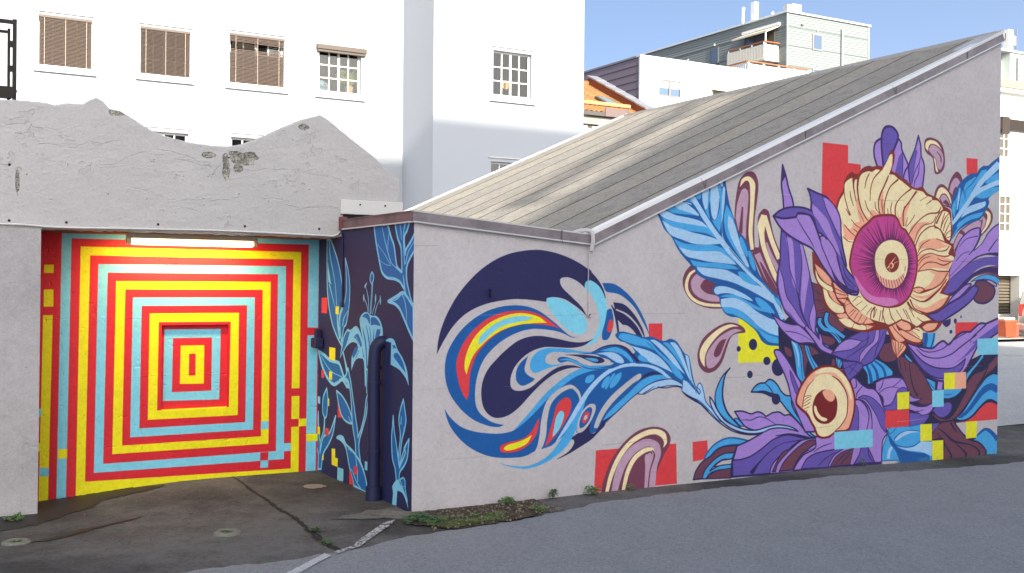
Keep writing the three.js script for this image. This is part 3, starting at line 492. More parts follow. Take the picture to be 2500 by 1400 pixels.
['pout',[3662,1161,3720,1218,3755,1238,3751,1241,3713,1221,3653,1164],[0,2,3,5]],
['pout',[3488,1160,3424,1142,3368,1099,3372,1097,3427,1139,3490,1157],[0,2,3,5]],
['pout',[3402,1181,3464,1227,3566,1246,3564,1251,3461,1231,3398,1182],[0,2,3,5]],
['pout',[3316,1009,3378,1051,3465,1120,3463,1121,3375,1053,3314,1011],[0,2,3,5]],
['pdark',[3312,987,3402,1040,3497,1092,3593,1123,3754,1136,3755,1077,3659,1081,3568,1058,3504,1020,3441,969,3379,935,3304,914,3248,917,3291,952],[0,4,5,12]],
['brown',[3498,1004,3568,1051,3659,1073,3755,1079,3757,1006,3660,1031,3569,1021],[0,3,4]],
['pout',[3223,903,3306,896,3387,919,3459,966,3514,1003,3575,1031,3660,1042,3751,1027,3761,1062,3659,1071,3562,1049,3495,1017,3436,980,3371,934,3302,915,3225,918],[0,7,8,15]],
['sky',[3502,984,3569,1013,3647,1027,3713,1019,3757,1002,3757,968,3700,988,3634,1000,3569,995],[0,4,5],'pout',4],
['brown',[3544,977,3608,993,3681,971,3719,938,3703,895,3650,865,3597,860,3545,873,3529,903],[],'pout',12],
['mauv',[3625,994,3680,994,3735,968,3722,959,3674,975],[0],'pout',6],
['plite',[3287,841,3336,890,3391,928,3454,965,3508,970,3467,936,3405,894,3342,869],[0],'pout',9],
['pout',[3257,754,3332,776,3330,745,3301,726,3275,735],[0,1]],
['pdark',[3128,800,3219,812,3305,853,3392,886,3455,915,3518,958,3552,959,3568,941,3532,894,3469,852,3393,814,3306,778,3257,757,3196,762],[0],'pout',11],
['pout',[3385,759,3383,752,3379,747,3372,745,3366,747,3361,752,3359,759,3361,767,3366,772,3372,774,3378,772,3383,766],[]],
['pout',[3348,699,3346,693,3342,690,3336,688,3329,690,3325,694,3323,699,3325,704,3329,708,3335,709,3342,708,3346,704],[]],
['pout',[3427,783,3426,779,3423,776,3420,775,3417,777,3415,779,3414,783,3415,787,3417,790,3420,791,3423,789,3426,787],[]],
['rout',[2414,1368,2436,1413,2471,1461,2474,1498,2499,1536,2535,1557,2551,1549,2584,1551,2610,1580,2656,1597,2690,1594,2730,1602,2771,1603,2805,1644,2821,1683,2842,1692,2859,1671,2856,1633,2840,1582,2882,1568,2917,1544,2952,1538,2988,1511,3030,1497,3084,1505,3124,1475,3168,1462,3219,1445,3264,1408,3320,1385,3331,1320,3340,1255,3322,1205,3350,1196,3353,1161,3369,1137,3353,1112,3317,1051,3319,1007,3307,972,3270,922,3328,907,3312,878,3253,828,3133,799,3181,765,3258,753,3211,707,3146,696,3088,713,3105,684,3092,635,3032,634,2961,647,2965,607,2899,556,2860,602,2841,669,2800,725,2752,725,2711,734,2809,724,2707,713,2640,706,2554,716,2489,736,2437,773,2414,805,2363,821,2332,871,2318,926,2285,971,2260,1021,2253,1075,2248,1129,2299,1114,2484,1039,2489,1178,2459,1246,2448,1315,2419,1360],[0,40,41,44,53,55,60,74,75,76,80]],
['cream',[2430,1362,2446,1404,2478,1447,2480,1489,2506,1513,2538,1522,2549,1492,2558,1516,2575,1519,2582,1485,2588,1523,2610,1552,2657,1567,2684,1566,2717,1581,2761,1577,2798,1629,2821,1664,2839,1670,2842,1642,2836,1603,2816,1559,2854,1560,2889,1540,2924,1526,2981,1497,2995,1493,3034,1485,3088,1480,3117,1460,3161,1452,3168,1438,3212,1435,3242,1412,3255,1390,3220,1366,3230,1360,3209,1325,3195,1300,3239,1277,3277,1209,3315,1190,3330,1181,3308,1140,3353,1121,3331,1076,3309,1041,3310,997,3274,962,3237,917,3312,902,3246,843,3137,809,3072,814,3166,767,3101,757,3051,734,3009,751,2931,773,2882,760,2827,745,2793,755,2684,771,2610,814,2543,865,2523,893,2510,910,2457,1011,2454,1242],[0,6,8,9,15,21,23,27,49,50,53,54,64,66,67,68]],
['cream',[3184,1292,3205,1340,3249,1380,3300,1378,3318,1354,3329,1295,3323,1223,3296,1217,3258,1255,3224,1280],[0],'rout',7],
['peach',[2460,1312,2483,1267,2529,1255,2548,1283,2594,1299,2614,1328,2667,1320,2680,1363,2734,1347,2761,1338,2681,1302,2602,1248,2563,1200,2484,1198],[0,8,9,13]],
['peach',[2563,1405,2579,1420,2600,1374,2640,1329,2694,1312,2615,1262,2587,1317],[0,4,5]],
['peach',[2746,1432,2773,1467,2774,1410,2789,1339,2754,1343],[0,3,4]],
['peach',[2878,1367,2906,1330,2940,1389,2989,1420,2955,1346,2949,1283,2907,1277],[0,5,6]],
['peach',[2978,1226,2998,1285,3055,1306,3134,1314,3192,1326,3098,1288,3035,1214,3014,1179],[0,4,7]],
['peach',[3056,1190,3099,1211,3171,1222,3237,1219,3305,1187,3233,1208,3277,1189,3315,1185,3204,1163,3095,1165,3052,1145],[0,4,5,7,10]],
['peach',[3046,1115,3096,1136,3183,1133,3278,1120,3331,1106,3309,1051,3198,1059,3097,1048,3054,1033],[0,3,4,5,8]],
['peach',[3199,1020,3155,1039,3243,1045,3310,1036,3295,996,3237,956,3142,931,3106,941,3156,971],[0]],
['peach',[3006,916,3063,902,3135,907,3237,952,3295,996,3281,962,3193,907,3099,887,3028,897],[0,4]],
['peach',[2992,887,3028,858,3115,834,3223,873,3312,902,3253,843,3137,809,3064,824],[0,4]],
['peach',[3020,941,3048,948,3099,941,3106,926,3063,921,3027,928],[0]],
['rout',[2475,1447,2482,1410,2512,1337,2523,1324,2526,1325,2518,1339,2488,1411,2480,1447],[0,3,4,7]],
['rout',[2518,1453,2524,1421,2545,1376,2549,1377,2530,1422,2522,1454],[0,2,3,5]],
['rout',[2490,1359,2517,1323,2520,1325,2494,1361],1],
['rout',[2503,1357,2526,1328,2530,1330,2507,1359],1],
['rout',[2535,1519,2545,1464,2564,1400,2569,1401,2553,1465,2548,1521],[0,2,3,5]],
['rout',[2571,1517,2570,1465,2585,1400,2610,1350,2652,1304,2681,1305,2681,1309,2656,1308,2617,1352,2594,1402,2581,1466,2585,1517],[0,5,6,11]],
['rout',[2661,1558,2637,1517,2629,1474,2633,1473,2644,1516,2667,1557],[0,2,3,5]],
['rout',[2747,1579,2694,1530,2672,1471,2670,1410,2674,1410,2678,1471,2701,1528,2755,1575],[0,3,4,7]],
['rout',[2630,1412,2650,1366,2692,1330,2695,1332,2656,1368,2634,1413],[0,2,3,5]],
['rout',[2707,1407,2714,1369,2746,1342,2749,1343,2720,1370,2712,1407],[0,2,3,5]],
['rout',[2808,1555,2775,1497,2744,1448,2732,1399,2744,1346,2767,1338,2769,1340,2751,1348,2741,1399,2755,1446,2784,1494,2817,1553],[0,5,6,11]],
['rout',[2804,1531,2770,1486,2754,1457,2758,1456,2776,1485,2808,1530],[0,2,3,5]],
['rout',[2884,1540,2824,1495,2790,1435,2777,1382,2783,1344,2787,1344,2785,1382,2798,1434,2831,1492,2894,1534],[0,4,5,9]],
['rout',[2761,1423,2761,1385,2773,1343,2777,1344,2767,1386,2765,1424],[0,2,3,5]],
['rout',[2840,1413,2829,1374,2834,1341,2839,1341,2836,1374,2844,1413],[0,2,3,5]],
['rout',[2806,1373,2810,1340,2815,1341,2811,1374],1],
['rout',[2991,1495,2922,1452,2873,1406,2863,1357,2883,1294,2919,1276,2923,1279,2889,1296,2872,1357,2881,1404,2928,1449,2999,1489],[0,5,6,11]],
['rout',[3031,1483,2985,1431,2936,1380,2926,1331,2931,1283,2938,1283,2935,1331,2945,1378,2993,1428,3044,1477],[0,4,5,9]],
['rout',[2973,1411,2932,1385,2935,1383,2977,1408],1],
['rout',[3123,1456,3066,1429,3068,1427,3126,1454],1],
['rout',[3158,1437,3116,1412,3119,1410,3164,1433],1],
['rout',[3239,1403,3210,1373,3131,1361,3052,1318,2995,1267,2971,1237,2977,1235,3002,1264,3057,1314,3135,1355,3216,1365,3245,1401],[0,5,6,11]],
['rout',[3024,1350,2988,1310,2954,1280,2957,1278,2993,1308,3027,1348],[0,2,3,5]],
['rout',[2963,1332,2950,1284,2954,1283,2968,1332],1],
['rout',[3197,1351,3168,1312,3096,1295,3046,1254,3019,1189,3023,1189,3051,1252,3100,1291,3172,1309,3201,1350],[0,4,5,9]],
['rout',[2582,1354,2626,1295,2629,1296,2585,1355],1],
['rout',[2527,1305,2566,1273,2600,1261,2602,1263,2570,1276,2530,1307],[0,2,3,5]],
['rout',[2478,1275,2521,1239,2568,1213,2570,1215,2525,1242,2482,1277],[0,2,3,5]],
['rout',[2547,1254,2587,1232,2590,1235,2550,1257],1],
['rout',[2470,1210,2509,1187,2543,1184,2544,1187,2512,1191,2473,1213],[0,2,3,5]],
['rout',[3193,1298,3134,1286,3069,1244,3033,1189,3021,1144,3026,1144,3041,1187,3076,1241,3139,1281,3196,1292],[0,4,5,9]],
['rout',[3208,1304,3235,1349,3255,1375,3249,1377,3226,1352,3196,1307],[0,2,3,5]],
['rout',[3186,1282,3235,1270,3278,1206,3321,1198,3323,1202,3291,1212,3243,1274,3189,1288],[0,3,4,7]],
['rout',[3272,1372,3250,1327,3237,1277,3241,1277,3256,1326,3277,1372],[0,2,3,5]],
['rout',[3310,1374,3265,1333,3237,1277,3241,1276,3271,1331,3314,1373],[0,2,3,5]],
['rout',[3229,1346,3207,1311,3211,1310,3233,1345],1],
['rout',[3303,1349,3272,1308,3259,1268,3264,1267,3279,1307,3307,1348],[0,2,3,5]],
['rout',[3318,1320,3288,1279,3267,1244,3271,1243,3294,1278,3322,1319],[0,2,3,5]],
['rout',[3327,1276,3288,1255,3275,1224,3279,1223,3294,1253,3330,1274],[0,2,3,5]],
['rout',[3328,1242,3291,1231,3293,1228,3330,1239],1],
['rout',[3202,1220,3246,1211,3291,1198,3293,1201,3249,1215,3204,1223],[0,2,3,5]],
['rout',[3147,1216,3085,1186,3047,1135,3051,1134,3090,1183,3150,1214],[0,2,3,5]],
['rout',[3313,1186,3283,1163,3227,1156,3153,1167,3086,1152,3036,1112,3041,1109,3090,1148,3153,1161,3226,1151,3288,1157,3317,1184],[0,5,6,11]],
['rout',[3337,1143,3293,1129,3227,1131,3153,1142,3093,1123,3044,1088,3049,1085,3098,1119,3154,1137,3226,1126,3294,1122,3339,1139],[0,5,6,11]],
['rout',[3153,1124,3094,1108,3052,1068,3055,1066,3098,1105,3154,1121],[0,2,3,5]],
['rout',[3344,1104,3271,1079,3198,1091,3131,1090,3080,1064,3051,1034,3057,1032,3085,1061,3134,1085,3197,1086,3272,1072,3348,1099],[0,5,6,11]],
['rout',[3211,1112,3256,1097,3323,1095,3324,1098,3257,1102,3213,1115],[0,2,3,5]],
['rout',[3309,1045,3228,1043,3155,1052,3061,1040,3062,1035,3155,1046,3228,1037,3310,1037],[0,3,4,7]],
['rout',[3298,1033,3255,983,3190,949,3103,932,3063,919,3014,933,3012,929,3063,914,3109,920,3195,943,3262,979,3306,1030],[0,5,6,11]],
['rout',[3014,938,3056,947,3096,941,3108,927,3118,931,3101,946,3055,953,3011,943],[0,3,4,7]],
['rout',[3292,998,3225,939,3137,888,3085,874,3022,890,2994,904,2990,900,3019,885,3085,867,3148,877,3234,934,3299,995],[0,5,6,11]],
['rout',[2987,881,3025,832,3099,806,3143,801,3145,807,3102,813,3032,836,2998,884],[0,3,4,7]],
['peach',[2827,731,2882,750,2889,731,2932,682,2953,658,2912,649,2877,669],[0,1]],
['peach',[2882,752,2931,769,2980,759,3002,734,2995,715,2960,711,2917,726],[0]],
['peach',[2904,711,3009,715,3088,689,3085,650,3031,647,2953,672],[0,1]],
['cream',[3009,710,3052,729,3095,709,3092,660,3031,685],[0]],
['peach',[3095,728,3138,747,3225,749,3196,717,3131,706],[0,2]],
['peach',[2849,664,2940,639,2961,614,2899,563,2864,607],[0,1,3]],
['rout',[2853,740,2880,710,2952,661,2955,664,2886,713,2857,742],[0,2,3,5]],
['rout',[2888,734,2958,704,3087,654,3090,657,2962,708,2891,737],[0,2,3,5]],
['rout',[3008,709,3072,669,3076,671,3011,711],1],
['rout',[3015,723,3072,707,3074,711,3017,726],1],
['rout',[2854,659,2890,567,2894,568,2858,660],1],
['rout',[2874,654,2890,568,2894,568,2879,654],1],
['rout',[2902,647,2898,573,2903,572,2907,647],1],
['rout',[2923,639,2907,582,2911,581,2928,639],1],
['rout',[2945,630,2917,597,2921,595,2949,628],1],
['rout',[2929,765,2984,750,3003,729,2993,713,2946,713,2946,708,2997,707,3015,730,2991,757,2932,772],[0,4,5,9]],
['rout',[2829,738,2885,751,2933,770,2928,776,2880,758,2825,744],[0,2,3,5]],
['rout',[3007,747,3052,724,3096,745,3167,760,3166,763,3093,750,3052,729,3010,750],[0,3,4,7]],
['rout',[2879,826,2929,773,2933,774,2883,827],1],
['rout',[2935,830,2978,772,2982,774,2939,832],1],
['rout',[2956,825,3006,753,3011,754,2960,827],1],
['rout',[2984,835,3027,782,3032,783,2988,837],1],
['rout',[3049,781,3100,755,3160,762,3159,766,3102,760,3052,783],[0,2,3,5]],
['rout',[2823,836,2844,783,2873,759,2877,761,2851,785,2828,837],[0,2,3,5]],
['rout',[2782,841,2775,803,2797,750,2802,751,2782,803,2787,841],[0,2,3,5]],
['rout',[2711,844,2686,814,2681,771,2687,771,2694,812,2722,839],[0,2,3,5]],
['rout',[2728,832,2708,785,2713,784,2733,831],1],
['rout',[2762,823,2749,766,2754,765,2767,822],1],
['rout',[2782,832,2770,766,2774,765,2787,831],1],
['rout',[2654,852,2627,829,2615,814,2619,813,2633,826,2658,850],[0,2,3,5]],
['rout',[2614,866,2581,844,2557,843,2557,840,2585,840,2618,864],[0,2,3,5]],
['rout',[2545,864,2610,896,2607,899,2542,866],1],
['rout',[2575,831,2642,788,2709,762,2791,747,2794,755,2713,770,2646,792,2578,834],[0,3,4,7]],
['rout',[2702,762,2696,738,2700,737,2707,761],1],
['rout',[2736,756,2733,738,2737,737,2740,756],1],
['rout',[2763,754,2763,737,2768,737,2768,754],1],
['rout',[2965,866,3011,828,3085,799,3137,799,3137,803,3088,804,3018,833,2977,873],[0,3,4,7]],
['rout',[3017,817,2974,861,2969,859,3013,815],1],
['peach',[2269,1066,2325,1035,2376,995,2394,968,2389,953,2338,975,2294,1016],[0,3,4]],
['cream',[2275,1039,2300,994,2351,962,2401,944,2399,923,2351,934,2301,966,2278,1007],[0,3]],
['cream',[2329,940,2358,926,2377,894,2416,867,2476,843,2483,815,2430,811,2378,838,2346,880],[0,4]],
['peach',[2367,926,2409,917,2430,881,2463,852,2416,870,2384,898],[0,3]],
['peach',[2430,802,2494,807,2528,783,2456,784],[0,2]],
['cream',[2443,778,2508,782,2562,759,2541,733,2489,746],[0,2]],
['cream',[2568,760,2648,740,2648,720,2594,721,2548,731],[0,1,4]],
['peach',[2651,745,2710,738,2660,720],[0,1]],
['peach',[2402,970,2447,954,2501,908,2507,894,2454,889,2430,898,2416,940],[0]],
['peach',[2487,856,2508,876,2547,847,2587,824,2654,791,2710,757,2626,749,2587,758,2534,777,2494,819],[0,5]],
['peach',[2435,885,2500,883,2493,867,2474,862],[0,1]],
['cream',[2512,898,2599,913,2653,875,2707,856,2687,819,2673,790,2626,809,2559,847,2532,870],[0,5]],
['rout',[2415,939,2452,925,2492,912,2494,914,2455,929,2417,942],[0,2,3,5]],
['rout',[2421,916,2460,906,2499,902,2500,905,2461,910,2422,919],[0,2,3,5]],
['rout',[2488,847,2533,861,2532,863,2486,849],1],
['rout',[2522,805,2561,828,2558,831,2519,807],1],
['rout',[2535,791,2574,824,2571,826,2532,793],1],
['rout',[2562,777,2594,814,2591,816,2558,779],1],
['rout',[2588,759,2621,800,2617,802,2585,760],1],
['rout',[2628,749,2661,786,2657,788,2625,750],1],
['rout',[2547,866,2586,893,2611,893,2611,896,2583,896,2544,868],[0,2,3,5]],
['rout',[2573,847,2619,870,2617,872,2571,849],1],
['rout',[2614,819,2660,851,2657,853,2611,821],1],
['rout',[2654,800,2694,837,2690,839,2651,802],1],
['rout',[2708,781,2716,819,2721,843,2717,843,2709,820,2704,782],[0,2,3,5]],
['rout',[2386,967,2398,939,2432,884,2484,851,2491,819,2530,776,2592,746,2640,752,2639,756,2595,754,2537,781,2498,821,2490,854,2438,887,2407,941,2392,968],[0,7,8,15]],
['pdark',[2213,1452,2263,1437,2319,1422,2351,1412,2396,1377,2435,1338,2453,1288,2457,1223,2471,1154,2498,1063,2478,1058,2419,1130,2354,1220,2296,1273,2242,1334,2240,1384,2229,1424],[0],'pout',11],
['plite',[2248,1377,2295,1345,2359,1293,2398,1221,2438,1154,2466,1094,2412,1153,2347,1229,2296,1291,2252,1335],[0,5]],
['plite',[2323,1410,2358,1403,2409,1364,2445,1306,2454,1209,2424,1245,2378,1312,2339,1366],[0,4]],
['pout',[2317,1414,2343,1356,2382,1293,2428,1221,2461,1177,2465,1178,2433,1223,2387,1295,2348,1358,2322,1416],[0,4,5,9]],
['pout',[2243,1379,2293,1326,2357,1251,2416,1161,2459,1094,2463,1095,2421,1163,2362,1253,2298,1328,2247,1381],[0,4,5,9]],
['plite',[1978,1301,2045,1292,2135,1302,2141,1319,2184,1321,2227,1316,2254,1289,2279,1245,2311,1182,2350,1119,2389,1047,2416,992,2455,956,2519,923,2591,919,2575,905,2506,917,2441,953,2389,994,2324,1057,2280,1111,2248,1144,2192,1165,2125,1190,2064,1219,2015,1257],[0,2,14],'pout',11],
['pdark',[1978,1301,2020,1329,2074,1347,2147,1354,2214,1347,2271,1323,2321,1283,2373,1230,2418,1172,2459,1117,2499,1044,2584,971,2591,919,2499,942,2446,993,2415,1061,2380,1129,2335,1206,2287,1236,2259,1299,2221,1318,2153,1324,2135,1302,2045,1293],[0,11,12,22],'pout',10],
['plite',[2248,1377,2295,1336,2353,1284,2398,1221,2438,1154,2459,1103,2406,1153,2347,1220,2296,1282,2252,1330],[0,5]],
['plite',[2304,1209,2336,1210,2380,1180,2420,1130,2447,1062,2472,993,2509,942,2440,981,2388,1042,2349,1105,2317,1159],[0,6],'pout',7],
['pout',[2140,1293,2182,1241,2226,1192,2262,1149,2266,1150,2232,1195,2188,1243,2143,1295],[0,3,4,7]],
['pout',[2423,1107,2449,1038,2489,978,2556,937,2559,939,2494,981,2455,1040,2428,1108],[0,3,4,7]],
['pout',[2469,1062,2495,1001,2569,946,2572,948,2501,1004,2473,1063],[0,2,3,5]],
['pout',[2282,1228,2320,1217,2352,1191,2356,1194,2325,1221,2287,1235],[0,2,3,5]],
['mag',[2703,1324,2770,1337,2853,1338,2888,1318,2916,1276,2951,1262,2980,1230,3016,1192,3040,1144,3048,1086,3041,1018,3021,960,2993,907,2957,873,2902,849,2819,842,2737,854,2669,873,2622,906,2588,952,2568,994,2541,1026,2524,1068,2530,1114,2549,1175,2571,1217,2610,1261,2656,1290],[],'rout',13],
['pink',[2526,1068,2554,1017,2574,999,2615,957,2668,915,2723,896,2791,892,2846,889,2887,880,2899,866,2881,853,2819,844,2737,855,2669,875,2615,911,2582,957,2556,1003],[0]],
['magd',[2972,1069,2996,1072,3021,1074,3021,1075,2996,1077,2972,1080],[0,2,3,5]],
['magd',[2971,1063,2995,1064,3019,1065,3019,1066,2996,1069,2972,1073],[0,2,3,5]],
['magd',[2969,1054,3003,1052,3037,1048,3037,1049,3005,1056,2973,1064],[0,2,3,5]],
['magd',[2969,1049,2999,1048,3030,1045,3030,1046,3001,1052,2972,1059],[0,2,3,5]],
['magd',[2967,1043,2992,1041,3017,1038,3018,1039,2994,1045,2972,1053],[0,2,3,5]],
['magd',[2964,1033,2999,1025,3033,1015,3033,1016,3002,1029,2971,1043],[0,2,3,5]],
['magd',[2962,1027,2988,1021,3014,1014,3015,1015,2992,1025,2969,1036],[0,2,3,5]],
['magd',[2958,1020,2991,1009,3022,996,3023,997,2995,1013,2967,1029],[0,2,3,5]],
['magd',[2955,1012,2979,1003,3003,993,3004,994,2983,1007,2964,1021],[0,2,3,5]],
['magd',[2951,1006,2981,993,3011,979,3012,980,2986,996,2961,1014],[0,2,3,5]],
['magd',[2946,999,2970,986,2993,972,2994,972,2975,989,2958,1007],[0,2,3,5]],
['magd',[2940,990,2970,971,2999,952,3000,952,2975,975,2952,997],[0,2,3,5]],
['magd',[2933,983,2961,959,2986,934,2987,935,2966,962,2946,989],[0,2,3,5]],
['magd',[2926,976,2954,950,2981,924,2982,924,2960,953,2939,981],[0,2,3,5]],
['magd',[2919,969,2946,943,2972,916,2973,916,2952,945,2932,975],[0,2,3,5]],
['magd',[2911,964,2941,929,2970,895,2972,895,2947,932,2925,968],[0,2,3,5]],
['magd',[2902,958,2926,923,2950,887,2951,888,2933,925,2916,962],[0,2,3,5]],
['magd',[2887,951,2905,919,2921,886,2923,886,2912,920,2902,954],[0,2,3,5]],
['magd',[2872,946,2883,918,2893,889,2894,889,2890,919,2887,948],[0,2,3,5]],
['magd',[2864,944,2875,912,2884,880,2886,880,2882,913,2879,946],[0,2,3,5]],
['magd',[2849,942,2855,914,2861,886,2862,886,2862,914,2864,943],[0,2,3,5]],
['magd',[2833,942,2838,916,2841,891,2842,891,2844,916,2848,942],[0,2,3,5]],
['magd',[2823,943,2824,926,2823,908,2824,908,2830,925,2838,942],[0,2,3,5]],
['magd',[2805,947,2805,929,2803,912,2805,912,2812,928,2820,945],[0,2,3,5]],
['magd',[2795,950,2794,929,2791,909,2792,909,2800,928,2810,948],[0,2,3,5]],
['magd',[2781,958,2769,931,2754,905,2756,905,2775,929,2795,953],[0,2,3,5]],
['magd',[2770,963,2757,933,2744,902,2745,902,2764,931,2784,960],[0,2,3,5]],
['magd',[2763,969,2743,939,2720,909,2721,909,2748,936,2776,964],[0,2,3,5]],
['magd',[2754,977,2730,946,2704,916,2705,916,2735,943,2766,972],[0,2,3,5]],
['magd',[2745,986,2725,961,2703,936,2704,936,2730,958,2757,980],[0,2,3,5]],
['magd',[2740,993,2718,970,2695,948,2696,947,2724,967,2752,986],[0,2,3,5]],
['magd',[2734,1002,2706,977,2678,953,2679,952,2711,974,2745,995],[0,2,3,5]],
['magd',[2732,1007,2702,985,2671,966,2672,965,2706,982,2741,999],[0,2,3,5]],
['magd',[2727,1015,2694,992,2660,970,2661,969,2698,989,2736,1007],[0,2,3,5]],
['magd',[2723,1025,2683,1003,2643,982,2644,982,2687,999,2731,1016],[0,2,3,5]],
['magd',[2722,1029,2688,1011,2653,994,2654,993,2691,1007,2729,1020],[0,2,3,5]],
['magd',[2719,1038,2680,1021,2640,1005,2641,1004,2683,1017,2726,1029],[0,2,3,5]],
['magd',[2719,1044,2672,1032,2624,1021,2625,1020,2674,1027,2723,1035],[0,2,3,5]],
['magd',[2718,1050,2662,1037,2605,1026,2605,1025,2663,1032,2721,1040],[0,2,3,5]],
['magd',[2717,1058,2644,1044,2572,1033,2572,1032,2645,1040,2720,1047],[0,2,3,5]],
['magd',[2716,1064,2656,1053,2596,1043,2596,1042,2657,1048,2719,1053],[0,2,3,5]],
['magd',[2717,1071,2656,1068,2595,1067,2595,1066,2656,1063,2717,1061],[0,2,3,5]],
['magd',[2717,1079,2645,1075,2574,1072,2574,1071,2645,1070,2717,1068],[0,2,3,5]],
['magd',[2717,1083,2652,1083,2588,1084,2588,1083,2652,1078,2716,1073],[0,2,3,5]],
['magd',[2718,1090,2631,1095,2545,1099,2544,1098,2630,1090,2716,1080],[0,2,3,5]],
['magd',[2720,1096,2632,1108,2546,1123,2545,1122,2630,1104,2716,1086],[0,2,3,5]],
['magd',[2722,1105,2654,1122,2588,1142,2587,1141,2651,1118,2717,1096],[0,2,3,5]],
['magd',[2724,1111,2644,1134,2567,1161,2567,1160,2641,1130,2718,1102],[0,2,3,5]],
['magd',[2726,1117,2666,1134,2608,1151,2607,1150,2663,1130,2719,1108],[0,2,3,5]],
['magd',[2730,1125,2652,1161,2580,1201,2579,1201,2648,1157,2721,1117],[0,2,3,5]],
['magd',[2732,1131,2663,1165,2597,1202,2596,1202,2658,1161,2723,1122],[0,2,3,5]],
['magd',[2737,1139,2664,1179,2596,1221,2595,1220,2660,1175,2727,1131],[0,2,3,5]],
['magd',[2741,1146,2675,1186,2610,1226,2609,1225,2670,1183,2731,1139],[0,2,3,5]],
['magd',[2747,1155,2677,1203,2607,1250,2606,1249,2672,1199,2736,1147],[0,2,3,5]],
['magd',[2754,1162,2696,1217,2644,1274,2643,1274,2690,1214,2742,1156],[0,2,3,5]],
['magd',[2758,1166,2698,1218,2640,1269,2638,1269,2693,1215,2745,1160],[0,2,3,5]],
['magd',[2769,1177,2722,1228,2674,1278,2673,1277,2716,1225,2756,1171],[0,2,3,5]],
['magd',[2775,1180,2737,1235,2703,1291,2701,1290,2731,1233,2761,1176],[0,2,3,5]],
['magd',[2788,1189,2749,1254,2710,1318,2709,1318,2742,1252,2774,1185],[0,2,3,5]],
['magd',[2795,1193,2758,1256,2719,1319,2718,1319,2751,1254,2781,1189],[0,2,3,5]],
['magd',[2813,1199,2801,1245,2793,1292,2792,1291,2794,1244,2798,1197],[0,2,3,5]],
['magd',[2826,1202,2814,1266,2807,1330,2806,1330,2808,1265,2811,1201],[0,2,3,5]],
['magd',[2841,1204,2837,1250,2837,1297,2836,1297,2830,1250,2825,1204],[0,2,3,5]],
['magd',[2851,1204,2855,1267,2865,1330,2864,1330,2848,1267,2836,1204],[0,2,3,5]],
['magd',[2866,1203,2865,1253,2865,1303,2864,1303,2859,1253,2851,1203],[0,2,3,5]],
['magd',[2877,1201,2884,1247,2895,1293,2893,1293,2877,1248,2862,1202],[0,2,3,5]],
['magd',[2895,1195,2902,1229,2911,1263,2910,1263,2896,1230,2880,1197],[0,2,3,5]],
['magd',[2904,1191,2917,1226,2933,1261,2932,1261,2911,1228,2889,1194],[0,2,3,5]],
['magd',[2913,1186,2932,1221,2954,1255,2953,1256,2926,1223,2899,1190],[0,2,3,5]],
['magd',[2923,1179,2939,1208,2957,1236,2955,1237,2933,1210,2909,1183],[0,2,3,5]],
['magd',[2935,1169,2950,1192,2966,1215,2965,1215,2944,1194,2922,1174],[0,2,3,5]],
['magd',[2941,1163,2963,1191,2986,1219,2985,1219,2957,1193,2928,1168],[0,2,3,5]],
['magd',[2946,1156,2969,1178,2995,1200,2994,1200,2964,1182,2935,1163],[0,2,3,5]],
['magd',[2952,1147,2976,1166,3001,1184,3000,1185,2971,1169,2942,1154],[0,2,3,5]],
['magd',[2958,1138,2978,1153,2999,1167,2998,1167,2973,1157,2948,1146],[0,2,3,5]],
['magd',[2960,1133,2984,1148,3009,1162,3008,1163,2980,1152,2951,1141],[0,2,3,5]],
['magd',[2964,1124,2994,1142,3024,1159,3023,1160,2990,1146,2955,1133],[0,2,3,5]],
['magd',[2967,1115,2990,1128,3014,1139,3013,1140,2987,1132,2960,1124],[0,2,3,5]],
['magd',[2969,1109,2995,1121,3022,1131,3021,1132,2992,1125,2962,1119],[0,2,3,5]],
['magd',[2971,1101,3001,1113,3032,1124,3032,1124,2999,1117,2965,1111],[0,2,3,5]],
['magd',[2971,1096,3000,1105,3030,1113,3030,1114,2998,1110,2967,1106],[0,2,3,5]],
['magd',[2972,1088,3001,1095,3030,1102,3029,1103,2999,1100,2969,1098],[0,2,3,5]],
['magd',[2972,1082,3006,1089,3041,1095,3041,1096,3005,1094,2970,1093],[0,2,3,5]],
['magd',[2972,1074,3009,1078,3045,1080,3045,1081,3008,1083,2971,1085],[0,2,3,5]],
['magd',[2987,1078,2976,1023,2946,977,2899,945,2845,934,2791,945,2745,975,2714,1020,2702,1073,2712,1127,2742,1173,2787,1204,2841,1216,2895,1207,2943,1178,2975,1132],[]],
['cream',[2713,1090,2726,1147,2773,1189,2841,1205,2910,1193,2953,1157,2973,1104,2967,1037,2936,983,2886,948,2831,943,2776,962,2733,1014],[]],
['peach',[2719,1038,2748,1015,2789,995,2830,986,2886,991,2927,1016,2951,1034,2936,983,2886,948,2831,943,2776,962,2735,1004],[0,6]],
['magd',[2726,1028,2746,991,2750,992,2729,1029],1],
['magd',[2756,1007,2767,967,2771,968,2760,1008],1],
['magd',[2777,996,2788,958,2792,958,2781,996],1],
['magd',[2797,991,2808,951,2812,951,2801,992],1],
['magd',[2818,989,2829,946,2833,947,2822,990],1],
['magd',[2839,988,2853,944,2857,945,2843,988],1],
['magd',[2859,989,2877,947,2881,947,2863,990],1],
['magd',[2880,992,2898,954,2902,955,2884,993],1],
['magd',[2897,999,2915,963,2919,964,2901,1000],1],
['magd',[2915,1007,2933,978,2936,979,2919,1008],1],
['magd',[2929,1016,2943,997,2947,998,2932,1018],1],
['magd',[2719,1042,2729,1019,2733,1020,2722,1043],1],
['magd',[2952,1065,2946,1037,2950,1036,2956,1065],1],
